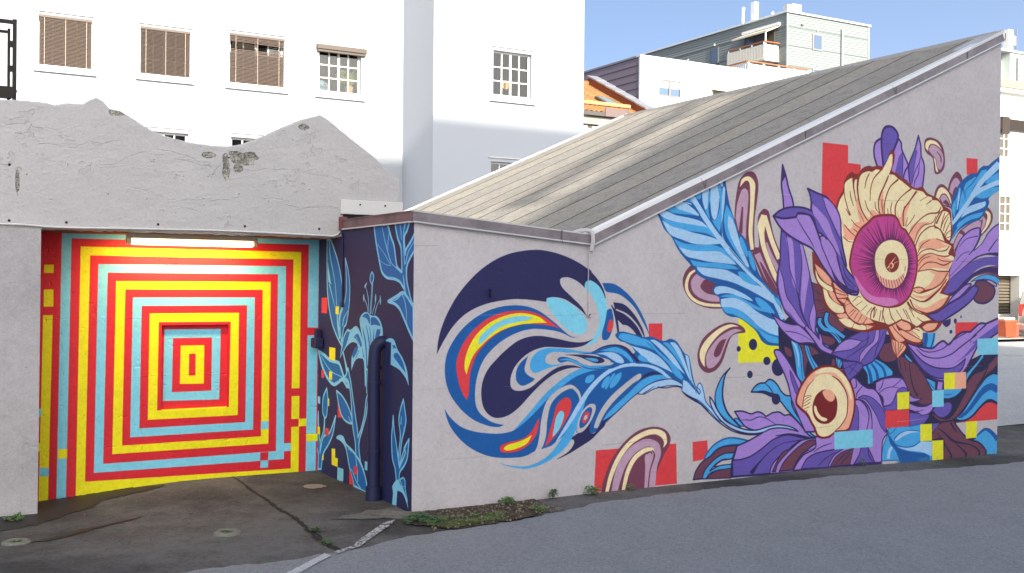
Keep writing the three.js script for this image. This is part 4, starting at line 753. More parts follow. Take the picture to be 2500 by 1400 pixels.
['rout',[2903,1084,2898,1060,2882,1041,2860,1031,2834,1030,2812,1040,2796,1059,2790,1082,2795,1105,2810,1124,2833,1134,2858,1135,2881,1125,2897,1107],[]],
['peach',[2876,1115,2849,1094,2821,1065,2806,1053,2811,1049,2830,1061,2856,1091,2878,1114],[0,3,4,7]],
['peach',[2862,1072,2878,1084,2902,1087,2901,1089,2876,1087,2858,1075],[0,2,3,5]],
['peach',[2844,1066,2865,1071,2862,1076,2842,1070],1],
['peach',[2821,1053,2831,1034,2835,1035,2824,1054],1],
['peach',[2861,1066,2858,1057,2849,1051,2838,1050,2829,1056,2825,1066,2828,1075,2837,1081,2848,1081,2857,1076],[]],
['rout',[2848,1065,2846,1058,2839,1054,2832,1057,2829,1065,2832,1072,2839,1075,2846,1072],[]],
['red',[2806,279,2995,277,2997,183,2808,183],1],
['yel',[2898,372,2995,374,2996,279,2901,279],1],
['yel',[3280,467,3374,467,3376,372,3282,374],1],
['peach',[3374,467,3470,467,3472,372,3376,372],1],
['cyan',[3182,372,3281,373,3280,277,3184,278],1],
['yel',[3087,188,3183,186,3185,91,3090,93],1],
['yel',[3186,91,3280,89,3282,-10,3189,-7],1],
['yel',[3472,181,3569,180,3569,84,3475,84],1],
['cyan',[3566,655,3762,657,3763,560,3568,561],1],
['cyan',[2422,186,2709,183,2711,89,2425,93],1]];
const ART_LILY = [
['red',[1103,869,1020,872,1023,793,1104,793],1],
['lbody',[434,1212,408,1136,383,1080,358,1030,333,993,278,970,202,965,143,953,99,927,56,927,71,974,65,1021,31,1055,-10,1083,-9,1153,32,1119,74,1091,86,1068,96,1139,68,1167,44,1204,200,1208,169,1141,131,1092,118,992,166,1013,182,1040,205,1106,236,1143,284,1212],[0,8,9,13,14,17,20,21,24,29],'lline',13],
['lline',[348,1208,317,1146,277,1083,238,1034,177,1008,118,987,111,990,170,1011,230,1035,269,1084,310,1146,344,1209],[0,5,6,11]],
['lline',[394,1120,314,1075,245,1025,238,1026,309,1076,389,1121],[0,2,3,5]],
['lline',[360,1044,304,1028,238,1019,236,1022,301,1030,356,1046],[0,2,3,5]],
['lline',[262,1162,277,1114,272,1090,267,1090,270,1114,257,1162],[0,2,3,5]],
['lline',[152,1206,137,1164,131,1128,126,1128,129,1164,145,1206],[0,2,3,5]],
['lline',[94,1204,108,1157,106,1092,94,1024,87,1024,99,1092,100,1156,80,1202],[0,3,4,7]],
['lline',[0,1119,56,1080,87,1027,79,1026,49,1078,-5,1118],[0,2,3,5]],
['lbody',[118,988,99,947,72,911,49,889,27,875,1,861,23,890,55,933,73,977,74,1014],[0,3,5,9]],
['lline',[108,980,92,914,68,892,6,853,-5,856,57,894,78,915,101,981],[0,3,4,7]],
['lline',[80,1013,75,962,51,914,23,875,-4,857,-12,859,13,876,39,916,62,963,68,1014],[0,4,5,9]],
['lbody',[264,867,180,889,112,907,71,895,0,850,-4,713,42,751,87,793,133,833,189,857],[0,4,5],'lline',14],
['lline',[121,902,92,874,74,830,66,779,63,780,66,831,85,875,112,904],[0,3,4,7]],
['lline',[254,865,177,874,112,901,121,904,183,878,256,868],[0,2,3,5]],
['lbody',[1030,1157,978,1152,911,1087,866,1030,829,959,814,894,808,839,846,797,859,741,823,692,822,647,886,689,946,743,991,814,1021,912,1030,1042],[0,9,10],'lline',11],
['lline',[1006,1150,992,1077,941,989,910,918,893,826,886,827,903,918,933,990,980,1078,994,1150],[0,4,5,9]],
['lline',[1022,1042,1010,958,976,938,969,939,980,959,1017,1042],[0,2,3,5]],
['lline',[1000,937,961,886,914,826,909,826,951,887,989,939],[0,2,3,5]],
['lline',[888,796,880,740,853,675,834,677,866,741,876,797],[0,2,3,5]],
['lbody',[780,1061,741,1004,718,930,723,850,742,790,762,750,789,734,802,708,812,668,830,687,845,747,839,787,792,844,765,899,768,989],[0,8],'lline',9],
['lline',[739,816,795,779,814,738,806,738,785,778,733,815],[0,2,3,5]],
['lbody',[795,610,724,512,689,461,728,458,759,546],[0,2,3],'lline',13],
['lbody',[1138,598,1061,586,985,567,912,563,852,559,816,530,787,500,746,481,700,460,745,456,804,484,862,465,921,451,995,469,1071,515,1117,564],[0,8,9],'lline',18],
['lline',[1108,578,1026,535,951,507,865,499,785,488,777,493,860,503,943,511,1018,537,1102,579],[0,4,5,9]],
['lline',[1071,515,1008,472,934,478,958,467,921,453,995,469],[0]],
['lline',[841,582,819,643,791,694,741,728,707,725,641,746,597,732,553,689,586,752,589,784,545,810,493,813,451,801,390,799,345,777,319,736,328,693,376,621,370,555,395,553,433,484,521,476,534,583,572,600,637,588,691,535,682,609,617,658,672,669,739,651,784,624],[0,7,18,20,21,25]],
['lbody',[839,591,807,639,791,678,752,713,712,716,734,684,762,650],[0,4]],
['lbody',[561,793,524,806,482,804,466,780,471,757,502,783],[0,4]],
['lbody',[455,757,456,789,410,792,365,776,344,756,399,761],[0,4]],
['lbody',[661,692,640,705,607,709,568,673,563,651,595,659,628,682],[0,4]],
['lbody',[682,609,649,644,606,656,616,630,665,594],[0,2,4]],
['lbody',[389,736,359,743,347,730,378,690,407,665,408,697],[4]],
['lbody',[401,611,371,636,366,613,396,604],[0,1,3]],
['lbody',[557,737,528,682,509,604,505,525,511,477,490,479,488,526,498,605,514,684,551,738],[0,4,5,9]],
['lbody',[514,755,486,692,474,626,493,534,497,478,472,480,469,536,461,627,473,694,510,755],[0,4,5,9]],
['lbody',[473,748,458,694,456,615,448,616,450,695,468,749],[0,2,3,5]],
['lbody',[421,743,435,680,455,600,476,528,488,479,461,481,455,529,438,601,421,680,417,743],[0,4,5,9]],
['lbody',[559,645,540,606,530,607,555,645],1],
['lbody',[634,595,591,635,598,635,640,596],1],
['lbody',[387,593,421,560,451,522,438,522,409,559,384,593],[0,2,3,5]],
['lbody',[436,499,402,556,408,556,442,499],1],
['lline',[642,701,588,655,580,656,638,702],1],
['lline',[578,780,556,729,552,730,574,781],1],
['lbody',[447,996,427,977,434,954,449,940,470,958,466,981],[0,3],'lline',8],
['lline',[453,942,459,875,470,808,453,808,443,875,435,942],[0,2,3,5]],
['lline',[519,926,493,874,485,815,480,816,485,875,514,926],[0,2,3,5]],
['lline',[544,881,507,842,495,815,490,815,500,843,539,882],[0,2,3,5]],
['lline',[409,857,430,829,443,805,439,805,423,828,404,856],[0,2,3,5]],
['lline',[359,873,395,842,418,802,413,802,388,841,355,873],[0,2,3,5]],
['lbody',[449,938,453,875,462,812,457,812,448,875,444,938],[0,2,3,5]],
['lline',[508,950,536,933,532,922,526,922,518,931,504,949],[0,2,3,5]],
['lline',[544,896,552,878,543,858,539,858,537,878,540,896],[0,2,3,5]],
['lline',[405,899,412,876,409,855,405,855,396,876,401,899],[0,2,3,5]],
['lline',[353,892,357,869,349,850,345,850,343,869,349,892],[0,2,3,5]],
['lline',[338,669,299,694,242,709,195,703,157,664,101,631,56,583,37,519,73,552,137,580,230,596,227,690,280,692],[0,7,10,11]],
['lbody',[198,632,184,648,147,646,101,616,69,571,146,606],[4]],
['lbody',[213,680,185,681,175,669,203,667],[0,2,3]],
['yel',[987,629,902,629,904,566,988,571],1],
['yel',[904,831,859,832,862,792,906,794],1],
['red',[1097,509,1056,507,1058,470,1096,470],1],
['yel',[986,510,943,512,944,472,985,472],1],
['red',[863,377,807,300,861,298],1],
['red',[1176,412,1147,413,1146,376,1178,375],1],
['cyan',[1149,373,1111,373,1110,336,1148,337],1],
['yel',[997,377,980,376,981,338,996,339],1],
['lbody',[883,424,813,408,741,374,691,333,670,300,690,288,767,294,818,319,855,367],[0],'lline',10],
['lline',[728,318,688,292,654,276,643,280,678,295,723,320],[0,2,3,5]],
['lbody',[731,543,695,480,665,407,637,339,608,272,600,234,562,278,524,342,506,412,487,444,451,515,433,565,402,567,450,476,481,420,504,344,548,275,580,226,586,186,565,124,625,140,633,209,669,285,693,414,729,482,786,492,758,510],[0,5,9,10,11,12,19,20,25,26],'lline',11],
['lline',[516,559,503,447,493,448,490,561],1],
['lline',[449,564,467,485,459,485,429,564],1],
['lbody',[504,550,496,462,491,463,496,550],1],
['lbody',[873,198,837,211,786,209,750,183,680,168,625,150,558,115,504,65,471,-3,568,0,649,6,706,88,750,163,807,191],[0,8,9,10],'lline',11],
['lline',[876,195,837,212,786,209,750,178,706,98,635,3,691,60,750,158,814,190],[0,5]],
['lline',[629,145,608,73,600,29,592,31,599,75,622,146],[0,2,3,5]],
['lline',[681,76,613,26,566,4,557,8,605,29,675,78],[0,2,3,5]],
['lline',[725,165,630,148,564,119,510,63,482,0,472,2,499,66,552,122,620,153,718,169],[0,4,5,9]],
['lbody',[479,254,444,205,373,134,376,-5,420,-4,448,118],[0,2,3,4],'lline',9],
['lline',[445,152,407,104,383,60,378,61,400,106,440,153],[0,2,3,5]],
['lbody',[1018,424,1002,384,1004,341,1018,286,1041,268,1047,197,1092,127,1108,141,1140,158,1136,295,1133,186,1108,146,1062,206,1048,272,1073,302,1067,373],[0,9,11],'lline',10],
['lbody',[890,301,925,213,984,152,1059,93,1089,13,1136,6,1130,78,1164,139,1150,206,1136,295,1125,187,1105,141,1107,92,1062,174,970,212],[0,4,5,9,12],'lline',11],
['red',[1032,226,983,229,985,189,1028,189],1],
['yel',[1206,179,1149,185,1153,145,1205,140],1],
['yel',[1150,220,1110,222,1109,183,1149,182],1],
['yel',[941,137,893,141,892,99,856,101,859,58,939,58],1],
['cyan',[859,58,780,61,781,2,863,-4],1],
['red',[705,60,685,61,646,4,704,2],[0,2,3]],
['red',[647,95,604,101,606,61,646,58],1],
['cyan',[514,138,475,140,477,99,513,99],1],
['yel',[1067,92,1052,89,1054,62,1082,62],1],
['lbody',[92,460,77,423,63,375,80,328,102,289,117,232,127,172,144,183,134,239,119,305,137,358,132,395],[0,6],'lline',10],
['lbody',[198,379,187,324,163,263,139,197,127,167,67,239,79,256,31,301,45,225,77,184,121,150,131,111,160,107,172,155,202,197,213,279,205,331],[0,4,7,11,12],'lline',10],
['lline',[112,388,119,351,110,352,107,388],1],
['lline',[80,347,95,308,87,309,71,347],1],
['lline',[38,298,95,236,128,177,115,177,84,236,34,298],[0,2,3,5]],
['lline',[160,109,126,115,120,104,86,83,53,61,30,9,63,46,97,67,147,68,157,2,203,-3,193,50,201,77],[5,8,9,10]],
['lbody',[120,118,87,132,67,122,62,87,41,41,86,83],[0,4],'lline',7],
['lline',[103,92,65,97,64,99,103,94],1]];
const ART_STR = [
['cyan',[636,1157,1842,1166,1831,-201,621,-84],1],
['rstr',[677,1134,1787,1135,1779,-196,661,-88],1],
['ystr',[715,1099,1748,1097,1743,-193,702,-92],1],
['rstr',[756,1059,1708,1059,1703,18,742,33],1],
['cyan',[791,1021,1670,1025,1668,67,779,69],1],
['rstr',[832,982,1630,984,1627,110,819,108],1],
['ystr',[869,944,1594,947,1589,149,858,149],1],
['rstr',[910,906,1554,907,1551,188,901,186],1],
['cyan',[943,869,1515,870,1512,223,936,221],1],
['rstr',[983,829,1477,831,1473,262,977,261],1],
['ystr',[1019,795,1438,795,1436,298,1014,298],1],
['rstr',[1061,753,1398,752,1392,341,1056,340],1],
['cyan',[1091,718,1356,717,1351,376,1086,380],1],
['rstr',[1131,676,1314,676,1313,420,1128,421],1],
['ystr',[1167,641,1278,640,1277,455,1164,458],1],
['rstr',[1207,600,1237,600,1237,496,1206,496],1],
['ystr',[564,1014,604,1015,603,977,563,977],1],
['ystr',[563,904,603,904,603,827,563,827],1],
['ystr',[561,789,601,789,587,-69,548,-65],1],
['cyan',[529,375,557,374,556,337,530,339],1],
['ystr',[531,223,554,221,553,183,531,184],1],
['cyan',[550,111,591,107,590,69,549,72],1],
['ystr',[627,187,666,187,665,145,626,146],1],
['rstr',[1761,719,1871,718,1869,681,1761,681],1],
['rstr',[1696,417,1750,416,1748,378,1696,378],1],
['rstr',[1697,264,1743,263,1741,225,1698,225],1],
['ystr',[1743,264,1783,263,1782,224,1741,225],1],
['ystr',[1782,185,1876,182,1877,145,1783,148],1],
['cyan',[1551,260,1589,261,1588,222,1550,222],1],
['cyan',[1665,146,1704,146,1703,106,1665,106],1],
['rstr',[1549,108,1589,108,1588,68,1548,68],1],
['cyan',[1550,69,1589,67,1588,31,1549,32],1]];
// ---------------------------------------------------------------- surface textures
const N = 512;
const nA = noise(N, [[256, 0.5], [128, 0.3], [32, 0.2]], 2), nB = noise(N, [[6, 0.5], [14, 0.35], [40, 0.2]], 3), nR = noise(N, [[256, 0.6], [180, 0.4], [70, 0.12]], 14), nC = noise(N, [[4, 0.6], [9, 0.4], [22, 0.3], [60, 0.15]], 4);
const asphaltTex = tex(N, i => { const g = 0.9 + nR[i] * 0.34 + nB[i] * 0.06 + (nR[(i * 7 + 91) % (N * N)] > 0.4 ? 0.22 : 0); return [g * 0.985, g * 0.99, g]; });
const asphaltBump = tex(N, i => 0.5 + nR[i] * 0.8, false);
const patchTex = tex(N, i => { const s = Math.max(0, Math.min(1, 0.5 + nC[i] * 1.6)), g = 0.62 + 0.36 * s + nA[i] * 0.36 + (nA[(i * 5 + 37) % (N * N)] > 0.38 ? 0.22 : 0), mo = Math.max(0, nB[i] - 0.16) * 1.1; return [g * (1 - mo * 0.25), g * (0.985 + mo * 0.1), g * (0.975 - mo * 0.5)]; });
const feltTex = tex(N, i => 0.86 + nA[i] * 0.5 + nB[i] * 0.1);
const plasterBump = tex(N, i => 0.5 + nA[i] * 0.22 + nB[i] * 0.5 + noiseLine(i) , false);
function noiseLine(i) { return 0; }
const soilTex = tex(N, i => { const g = 0.7 + nA[i] * 0.9 + nB[i] * 0.5; return [g, g * 0.9, g * 0.78]; }), greyTex = tex(N, i => 0.84 + nA[i] * 0.5 + nB[i] * 0.25);
const woodTex = tex(256, i => 0.9, true);

// ---------------------------------------------------------------- ground
const smooth = (a, b, x) => { const t = Math.max(0, Math.min(1, (x - a) / (b - a))); return t * t * (3 - 2 * t); };
function gy(x, z) { // the yard sinks a little towards the pillar, the road is level
  const left = (1 - smooth(0.6, 2.6, x)) * smooth(-7.6, -9.4, z) * (1 - smooth(-12, -14, z));
  return -0.09 * left - 0.045 * smooth(8, 11, x) + 0.006 * Math.sin(x * 2.3 + z) * Math.cos(z * 1.9) * (Math.abs(x) < 30 && Math.abs(z) < 30 ? 1 : 0);
}
function sheet(xs, zs, yf, inside) {
  const P = [], U = [], I = []; xs.forEach(x => zs.forEach(z => { P.push(x, yf(x, z), z); U.push(x, z); })); const m = zs.length;
  for (let i = 0; i < xs.length - 1; i++) for (let j = 0; j < m - 1; j++) { const a = i * m + j, b = a + 1, c = a + m, e = c + 1; I.push(a, b, c, b, e, c); }
  const g = new THREE.BufferGeometry(); g.setAttribute('position', new THREE.Float32BufferAttribute(P, 3)); g.setAttribute('uv', new THREE.Float32BufferAttribute(U, 2)); g.setIndex(I); g.computeVertexNormals(); return g;
}
const span = (a, b, s) => { const o = []; for (let x = a; x < b - 1e-6; x += s) o.push(x); o.push(b); return o; };
const groundMat = new THREE.MeshStandardMaterial({ color: new THREE.Color(0.125, 0.123, 0.122), map: rep(patchTex, 0.29, 0.29), bumpMap: rep(asphaltBump, 0.9, 0.9), bumpScale: 0.004, roughness: 0.95 });
struct('ground', sheet([-400, -120, -40, -12, ...span(-5, 14, 0.35), 20, 30, 45, 90, 200, 500], [400, 120, 40, 14, ...span(-4, 15, 0.35).map(v => -v), -20, -30, -45, -90, -200, -500].sort((a, b) => b - a), gy), groundMat);
const roadMat = new THREE.MeshStandardMaterial({ color: new THREE.Color(0.3, 0.303, 0.318), map: rep(asphaltTex, 0.55, 0.55), bumpMap: rep(asphaltBump, 1.0, 1.0), bumpScale: 0.0018, roughness: 0.92 });
{ // road: its far edge follows the wall, ragged where the new asphalt stops
  const edge = [[-8, -6.6], [-2, -6.85], [1.58, -7.1], [1.92, -7.09], [2.37, -7.09], [2.78, -7.13], [3.21, -7.27], [3.66, -7.36], [4.06, -7.38], [4.56, -7.45], [5.22, -7.66], [6.42, -7.74], [8.48, -7.65], [10.49, -7.54], [11.6, -7.5], [14, -7.7], [18, -8.0], [30, -8.6], [60, -9]];
  const ez = x => { let i = 0; while (i < edge.length - 2 && edge[i + 1][0] < x) i++; const [a, b] = [edge[i], edge[i + 1]]; return a[1] + (b[1] - a[1]) * (x - a[0]) / (b[0] - a[0]) + 0.018 * Math.sin(x * 9.1) + 0.012 * Math.sin(x * 23.7 + 1) + 0.008 * Math.sin(x * 51); };
  const xs = [-8, -5, -2, ...span(-1, 14, 0.06), 18, 24, 30, 45, 60], T = [0, 0.02, 0.06, 0.14, 0.26, 0.4, 0.6, 0.8, 1], P = [], U = [], I = [];
  xs.forEach(x => T.forEach(t => { const z = ez(x) + (8 - ez(x)) * t; P.push(x, gy(x, z) + (t === 0 ? 0.003 : 0.011), z); U.push(x, z); })); const m = T.length;
  for (let i = 0; i < xs.length - 1; i++) for (let j = 0; j < m - 1; j++) { const a = i * m + j, b = a + 1, c = a + m, e = c + 1; I.push(a, b, c, b, e, c); }
  const g = new THREE.BufferGeometry(); g.setAttribute('position', new THREE.Float32BufferAttribute(P, 3)); g.setAttribute('uv', new THREE.Float32BufferAttribute(U, 2)); g.setIndex(I); g.computeVertexNormals();
  struct('road', g, roadMat);
}
const lotMat = new THREE.MeshStandardMaterial({ color: new THREE.Color(0.5, 0.5, 0.495), map: rep(asphaltTex, 0.3, 0.3), roughness: 0.92 });
struct('parking_lot', sheet(span(11.6, 60, 4), span(9.6, 24.5, 1.5).map(v => -v), (x, z) => gy(x, z) + 0.012), lotMat);
struct('pavement', sheet(span(11.6, 60, 8), [-24.5, -26.0], (x, z) => 0.06), mat('#c9c5bc', { roughness: 0.9 }));

// painted lines on the ground
function flatPoly(pts, y, jitter = 0) { // x,z outline laid on the ground
  const out = []; pts.forEach((p, i) => { const q = pts[(i + 1) % pts.length], n = jitter ? Math.max(2, Math.round(Math.hypot(q[0] - p[0], q[1] - p[1]) / 0.03)) : 1; for (let k = 0; k < n; k++) { const t = k / n; out.push([p[0] + (q[0] - p[0]) * t + (k ? rr(-jitter, jitter) : 0), p[1] + (q[1] - p[1]) * t + (k ? rr(-jitter, jitter) : 0)]); } });
  const s = new THREE.ShapeGeometry(new THREE.Shape(out.map(p => new THREE.Vector2(p[0], -p[1])))); s.rotateX(-Math.PI / 2); const P = s.attributes.position; for (let i = 0; i < P.count; i++) P.setY(i, gy(P.getX(i), P.getZ(i)) + y);
  s.computeVertexNormals(); const U = s.attributes.uv; for (let i = 0; i < P.count; i++) U.setXY(i, P.getX(i), P.getZ(i)); return s;
}
const nW = noise(N, [[70, 0.6], [140, 0.5], [24, 0.3]], 61), wornAlpha = tex(N, i => (nW[i] + 0.06 > 0 ? 1 : 0), false);
const linePaint = new THREE.MeshStandardMaterial({ color: new THREE.Color(0.62, 0.62, 0.63), map: rep(asphaltTex, 0.8), roughness: 0.85 });
const wornPaint = new THREE.MeshStandardMaterial({ color: new THREE.Color(0.46, 0.46, 0.46), roughness: 0.85, alphaMap: rep(wornAlpha, 1.1), alphaTest: 0.5, transparent: true });
tag(part('parking_line', flatPoly([[1.2, -5.82], [2.59, -7.1], [2.60, -7.01], [1.28, -5.78]], 0.016, 0.004), linePaint), 'crisp white parking line painted on the smooth grey road', 'road marking');
tag(part('parking_line', flatPoly([[2.65, -7.1], [2.83, -7.19], [2.96, -7.36], [3.3, -7.75], [3.45, -7.84], [3.32, -7.66], [3.02, -7.33], [2.88, -7.16], [2.67, -7.05]], 0.017, 0.006), wornPaint), 'worn flaking white line bending from the road to the shed corner', 'road marking');
[[-16.4, 'second'], [-14.6, 'first'], [-19.5, 'third']].forEach(([z, nth], i) => tag(part('bay_line', flatPoly([[12.6, z + (i === 1 ? 0.5 : 0)], [40, z], [40, z - 0.11], [12.6, z - 0.11 + (i === 1 ? 0.5 : 0)]], 0.017), linePaint), `thin white bay line, ${nth} one out from the mural wall end`, 'road marking', 'parking bay lines behind the shed'));

// ---------------------------------------------------------------- mural shed
const ZW = -8.05, XB = 3.683, XR = 11.19, ZB = -15.5, ZF = -9.72, ZS = -10.34;
const roofY = x => 2.33 + 0.445 * (x - 5.444);
const shed = thing('mural_shed', 'low pale concrete shed with flower and eye mural, sloping grey felt roof', 'building');
const streaks = (ctx, w, h, S) => { // drips and scuffs of the wall itself, low and at the board joints
  ctx.lineCap = 'round';
  for (let k = 0; k < 130; k++) { const x = rr(0, w), y = rr(0, h); ctx.strokeStyle = `rgba(${rnd() < 0.5 ? '70,62,60' : '225,218,214'},${rr(0.1, 0.3).toFixed(2)})`; ctx.lineWidth = rr(0.4, 1.1); ctx.beginPath(); ctx.moveTo(x, y); ctx.lineTo(x + rr(-5, 5), y + rr(-3, 3)); ctx.stroke(); }
  for (const yy of [0.42, 1.0, 1.62, 2.2, 2.83, 3.45, 4.1]) { let x = rr(-200, 0); while (x < w) { const L = rr(40, 260), y = h - yy * S + rr(-3, 3); ctx.strokeStyle = rnd() < 0.5 ? `rgba(235,228,222,${rr(0.15, 0.5).toFixed(2)})` : `rgba(70,60,58,${rr(0.1, 0.35).toFixed(2)})`; ctx.lineWidth = rr(0.7, 1.8); ctx.beginPath(); ctx.moveTo(x, y); ctx.quadraticCurveTo(x + L / 2, y + rr(-4, 4), x + L, y + rr(-4, 4)); ctx.stroke(); x += L + rr(10, 300); } }
  for (let k = 0; k < 700; k++) { const x = rr(0, w), y = h - Math.pow(rnd(), 3) * 0.26 * S; ctx.fillStyle = `rgba(${rnd() < 0.6 ? '96,88,80' : '120,116,96'},${rr(0.06, 0.3).toFixed(2)})`; ctx.beginPath(); ctx.ellipse(x, y, rr(0.5, 2.4), rr(0.4, 1.3), rr(-0.4, 0.4), 0, 7); ctx.fill(); }
};
const MW = 7.52, MH = 4.9;
const muralTex = paintedTexture(MW, MH, 272, 0, MH, PAL.bg, ART_MURAL, streaks);
const fit = (t, X, Y, w, h) => { t.repeat.set(1 / w, 1 / h); t.offset.set(-X / w, -Y / h); return t; };
fit(muralTex, XB, 0, MW, MH);
// fine relief of the wall: board joints of the formwork, pits
function wallBump(N, joints) { const a = noise(N, [[256, 0.22], [90, 0.16], [24, 0.2], [7, 0.25]], 9), b = noise(N, [[40, 1], [110, 0.6]], 12); return tex(N, i => { const y = (i / N | 0) / N; let v = 0.55 + a[i] * 0.5; for (const j of joints) { const d = (y - j + 0.004 * Math.sin((i % N) / N * 31)) * N; if (Math.abs(d) < 2) v += (d > 0 ? 0.25 : -0.2) * (b[i] + 0.4); } if (b[i] > 0.52) v -= 0.35; return v; }, false); }
const shedBump = rep(wallBump(1024, [0.13, 0.38, 0.63, 0.88]), 0.4, 0.4);
const muralMat = new THREE.MeshStandardMaterial({ map: muralTex, bumpMap: shedBump, bumpScale: 0.006, roughness: 0.72 });
part('front_wall', prism([[XB, -0.12], [XR, -0.12], [XR, 4.83], [5.444, 2.285], [XB, 2.43]], ZW, ZW - 0.25), muralMat, shed);
const lilyTex = paintedTexture(2.45, 2.5, 300, 0, 2.5, PAL.lnavy, ART_LILY, null); // u runs back from the corner
const lilyMat = new THREE.MeshStandardMaterial({ map: lilyTex, bumpMap: rep(wallBump(512, [0.3, 0.7]), 0.5, 0.5), bumpScale: 0.004, roughness: 0.7 });
{ const g = box(XB, XB + 0.2, -0.15, 2.42, ZW - 0.25, ZS + 0.0); const P = g.attributes.position, U = g.attributes.uv; for (let i = 0; i < P.count; i++) U.setXY(i, (ZW - P.getZ(i)) / 2.45, P.getY(i) / 2.5);
  part('side_wall', g, lilyMat, shed);
  const e = box(XB - 0.002, XB + 0.0, -0.12, 2.42, ZW - 0.002, ZW - 0.25); const Q = e.attributes.position, E = e.attributes.uv; for (let i = 0; i < Q.count; i++) E.setXY(i, (ZW - Q.getZ(i)) / 2.45, Q.getY(i) / 2.5); part('wall_corner', e, lilyMat, shed); }
const wallWhite = mat('#c9c3bf', { roughness: 0.8, bumpMap: shedBump, bumpScale: 0.004 });
part('rear_wall', prism([[XB + 0.2, -0.1], [XR, -0.1], [XR, 4.8], [5.444, 2.25], [XB + 0.2, 2.25]], ZB + 0.2, ZB), wallWhite, shed);
part('gable_wall', box(XR - 0.2, XR, -0.1, 4.78, ZW - 0.25, ZB + 0.2), wallWhite, shed);
// felt roof in lapped strips
const roof = part('roof', prism([[5.2, roofY(5.2) - 0.02], [11.15, roofY(11.15) - 0.02], [11.15, roofY(11.15) - 0.12], [5.2, roofY(5.2) - 0.12]], ZW - 0.01, ZB), mat('#77736d'), shed);
const SEAMS = [-8.06, -8.44, -9.2, -9.84, -10.47, -11.13, -11.72, -12.23, -12.79, -13.48, -14.21, -14.88, -15.5];
const feltCols = ['#b5aca0', '#b0a89d', '#bab0a2', '#aca599'].map(c => new THREE.MeshStandardMaterial({ color: srgb(c), map: rep(feltTex, 0.9), roughness: 0.96, bumpMap: rep(asphaltBump, 1.3), bumpScale: 0.004 }));
const beadMat = mat('#3a3632', { roughness: 0.7 });
for (let k = 0; k < SEAMS.length - 1; k++) {
  const P = [], U = [], I = [], xs = span(5.2, 11.16, 0.12), w1 = x => 0.022 * Math.sin(x * 1.7 + k * 2.1) + 0.01 * Math.sin(x * 5.3 + k), w2 = x => 0.022 * Math.sin(x * 1.7 + (k + 1) * 2.1) + 0.01 * Math.sin(x * 5.3 + k + 1);
  const row = (x) => { const a = SEAMS[k] + (k ? w1(x) : 0) , b = SEAMS[k + 1] + (k < SEAMS.length - 2 ? w2(x) : 0), y = roofY(x), by = 0.01 * Math.sin(x * 2.2 + k * 1.3) * Math.sin(x * 0.9 + k); return [[a, y - 0.012], [a, y + 0.004], [a + (b - a) * 0.3, y + 0.006 + by * 0.5], [a + (b - a) * 0.7, y + 0.007 + by * 0.4], [b - 0.03, y + 0.014], [b - 0.03, y - 0.012]]; };
  xs.forEach(x => row(x).forEach(([z, y]) => { P.push(x, y, z); U.push(x + k * 0.37, z); }));
  for (let i = 0; i < xs.length - 1; i++) for (let j = 0; j < 5; j++) { const a = i * 6 + j, b = a + 1, c = a + 6, e = c + 1; I.push(a, c, b, b, c, e); }
  const g = new THREE.BufferGeometry(); g.setAttribute('position', new THREE.Float32BufferAttribute(P, 3)); g.setAttribute('uv', new THREE.Float32BufferAttribute(U, 2)); g.setIndex(I); const gg = g.toNonIndexed(); gg.computeVertexNormals();
  part('felt_strip', gg, feltCols[k % 4], roof);
  if (k < SEAMS.length - 2) part('seam_bead', tube(span(5.22, 11.12, 0.3).map(x => [x, roofY(x) + 0.008, SEAMS[k + 1] + w2(x) - 0.022]), 0.011, 60, 5), beadMat, roof);
}
part('flat_roof', box(XB + 0.02, 5.3, 2.2, 2.26, ZW - 0.02, ZB + 0.2), mat('#8f8a84', { map: rep(feltTex, 0.9), roughness: 0.95 }), shed);
part('felt_apron', prism([[4.95, 2.262], [5.5, 2.38], [5.5, 2.36], [4.95, 2.24]], ZW - 0.03, ZW - 0.7), mat('#8a8680', { map: rep(feltTex, 0.9), roughness: 0.95 }), roof);
// metal edge trims
const trimTex = tex(256, i => 0.9 + nA[(i * 3) % (N * N)] * 0.1 + nC[(i * 4) % (N * N)] * 0.25);
const trimMat = new THREE.MeshStandardMaterial({ color: srgb('#968b8e'), map: rep(trimTex, 0.7, 1.5), roughness: 0.5, metalness: 0.25 });
const trimBrown = new THREE.MeshStandardMaterial({ color: srgb('#80656a'), map: rep(trimTex, 0.7, 1.5), roughness: 0.5, metalness: 0.2 });
const trimLight = mat('#cfcbca', { roughness: 0.4, metalness: 0.3 });
const trimSkySheen = mat('#efedec', { roughness: 0.35 });  // white colour stands in for sky reflected on the rake's metal lip
function trim(x0, y0, x1, y1, z, mt, lip = 0.09, name = 'edge_trim') { // an L-shaped sheet along the wall head
  const dx = x1 - x0, dy = y1 - y0, L = Math.hypot(dx, dy), nx = -dy / L, ny = dx / L, f = (x, y) => [x, y];
  const a = part(name, prism([[x0, y0], [x1, y1], [x1 + nx * 0.078, y1 + ny * 0.078], [x0 + nx * 0.078, y0 + ny * 0.078]], z + 0.012, z + 0.022), mt, shed);
  part('drip_edge', prism([[x0 - nx * 0.012, y0 - ny * 0.012], [x1 - nx * 0.012, y1 - ny * 0.012], [x1, y1], [x0, y0]], z + 0.012, z + 0.036), trimLight, a);
  part('top_lip', prism([[x0 + nx * 0.078, y0 + ny * 0.078], [x1 + nx * 0.078, y1 + ny * 0.078], [x1 + nx * lip, y1 + ny * lip], [x0 + nx * lip, y0 + ny * lip]], z + 0.016, z - 0.09), lip > 0.1 ? trimSkySheen : trimLight, a);
}
const rk = x => 2.262 + (4.79 - 2.262) / (11.2 - 5.444) * (x - 5.444);
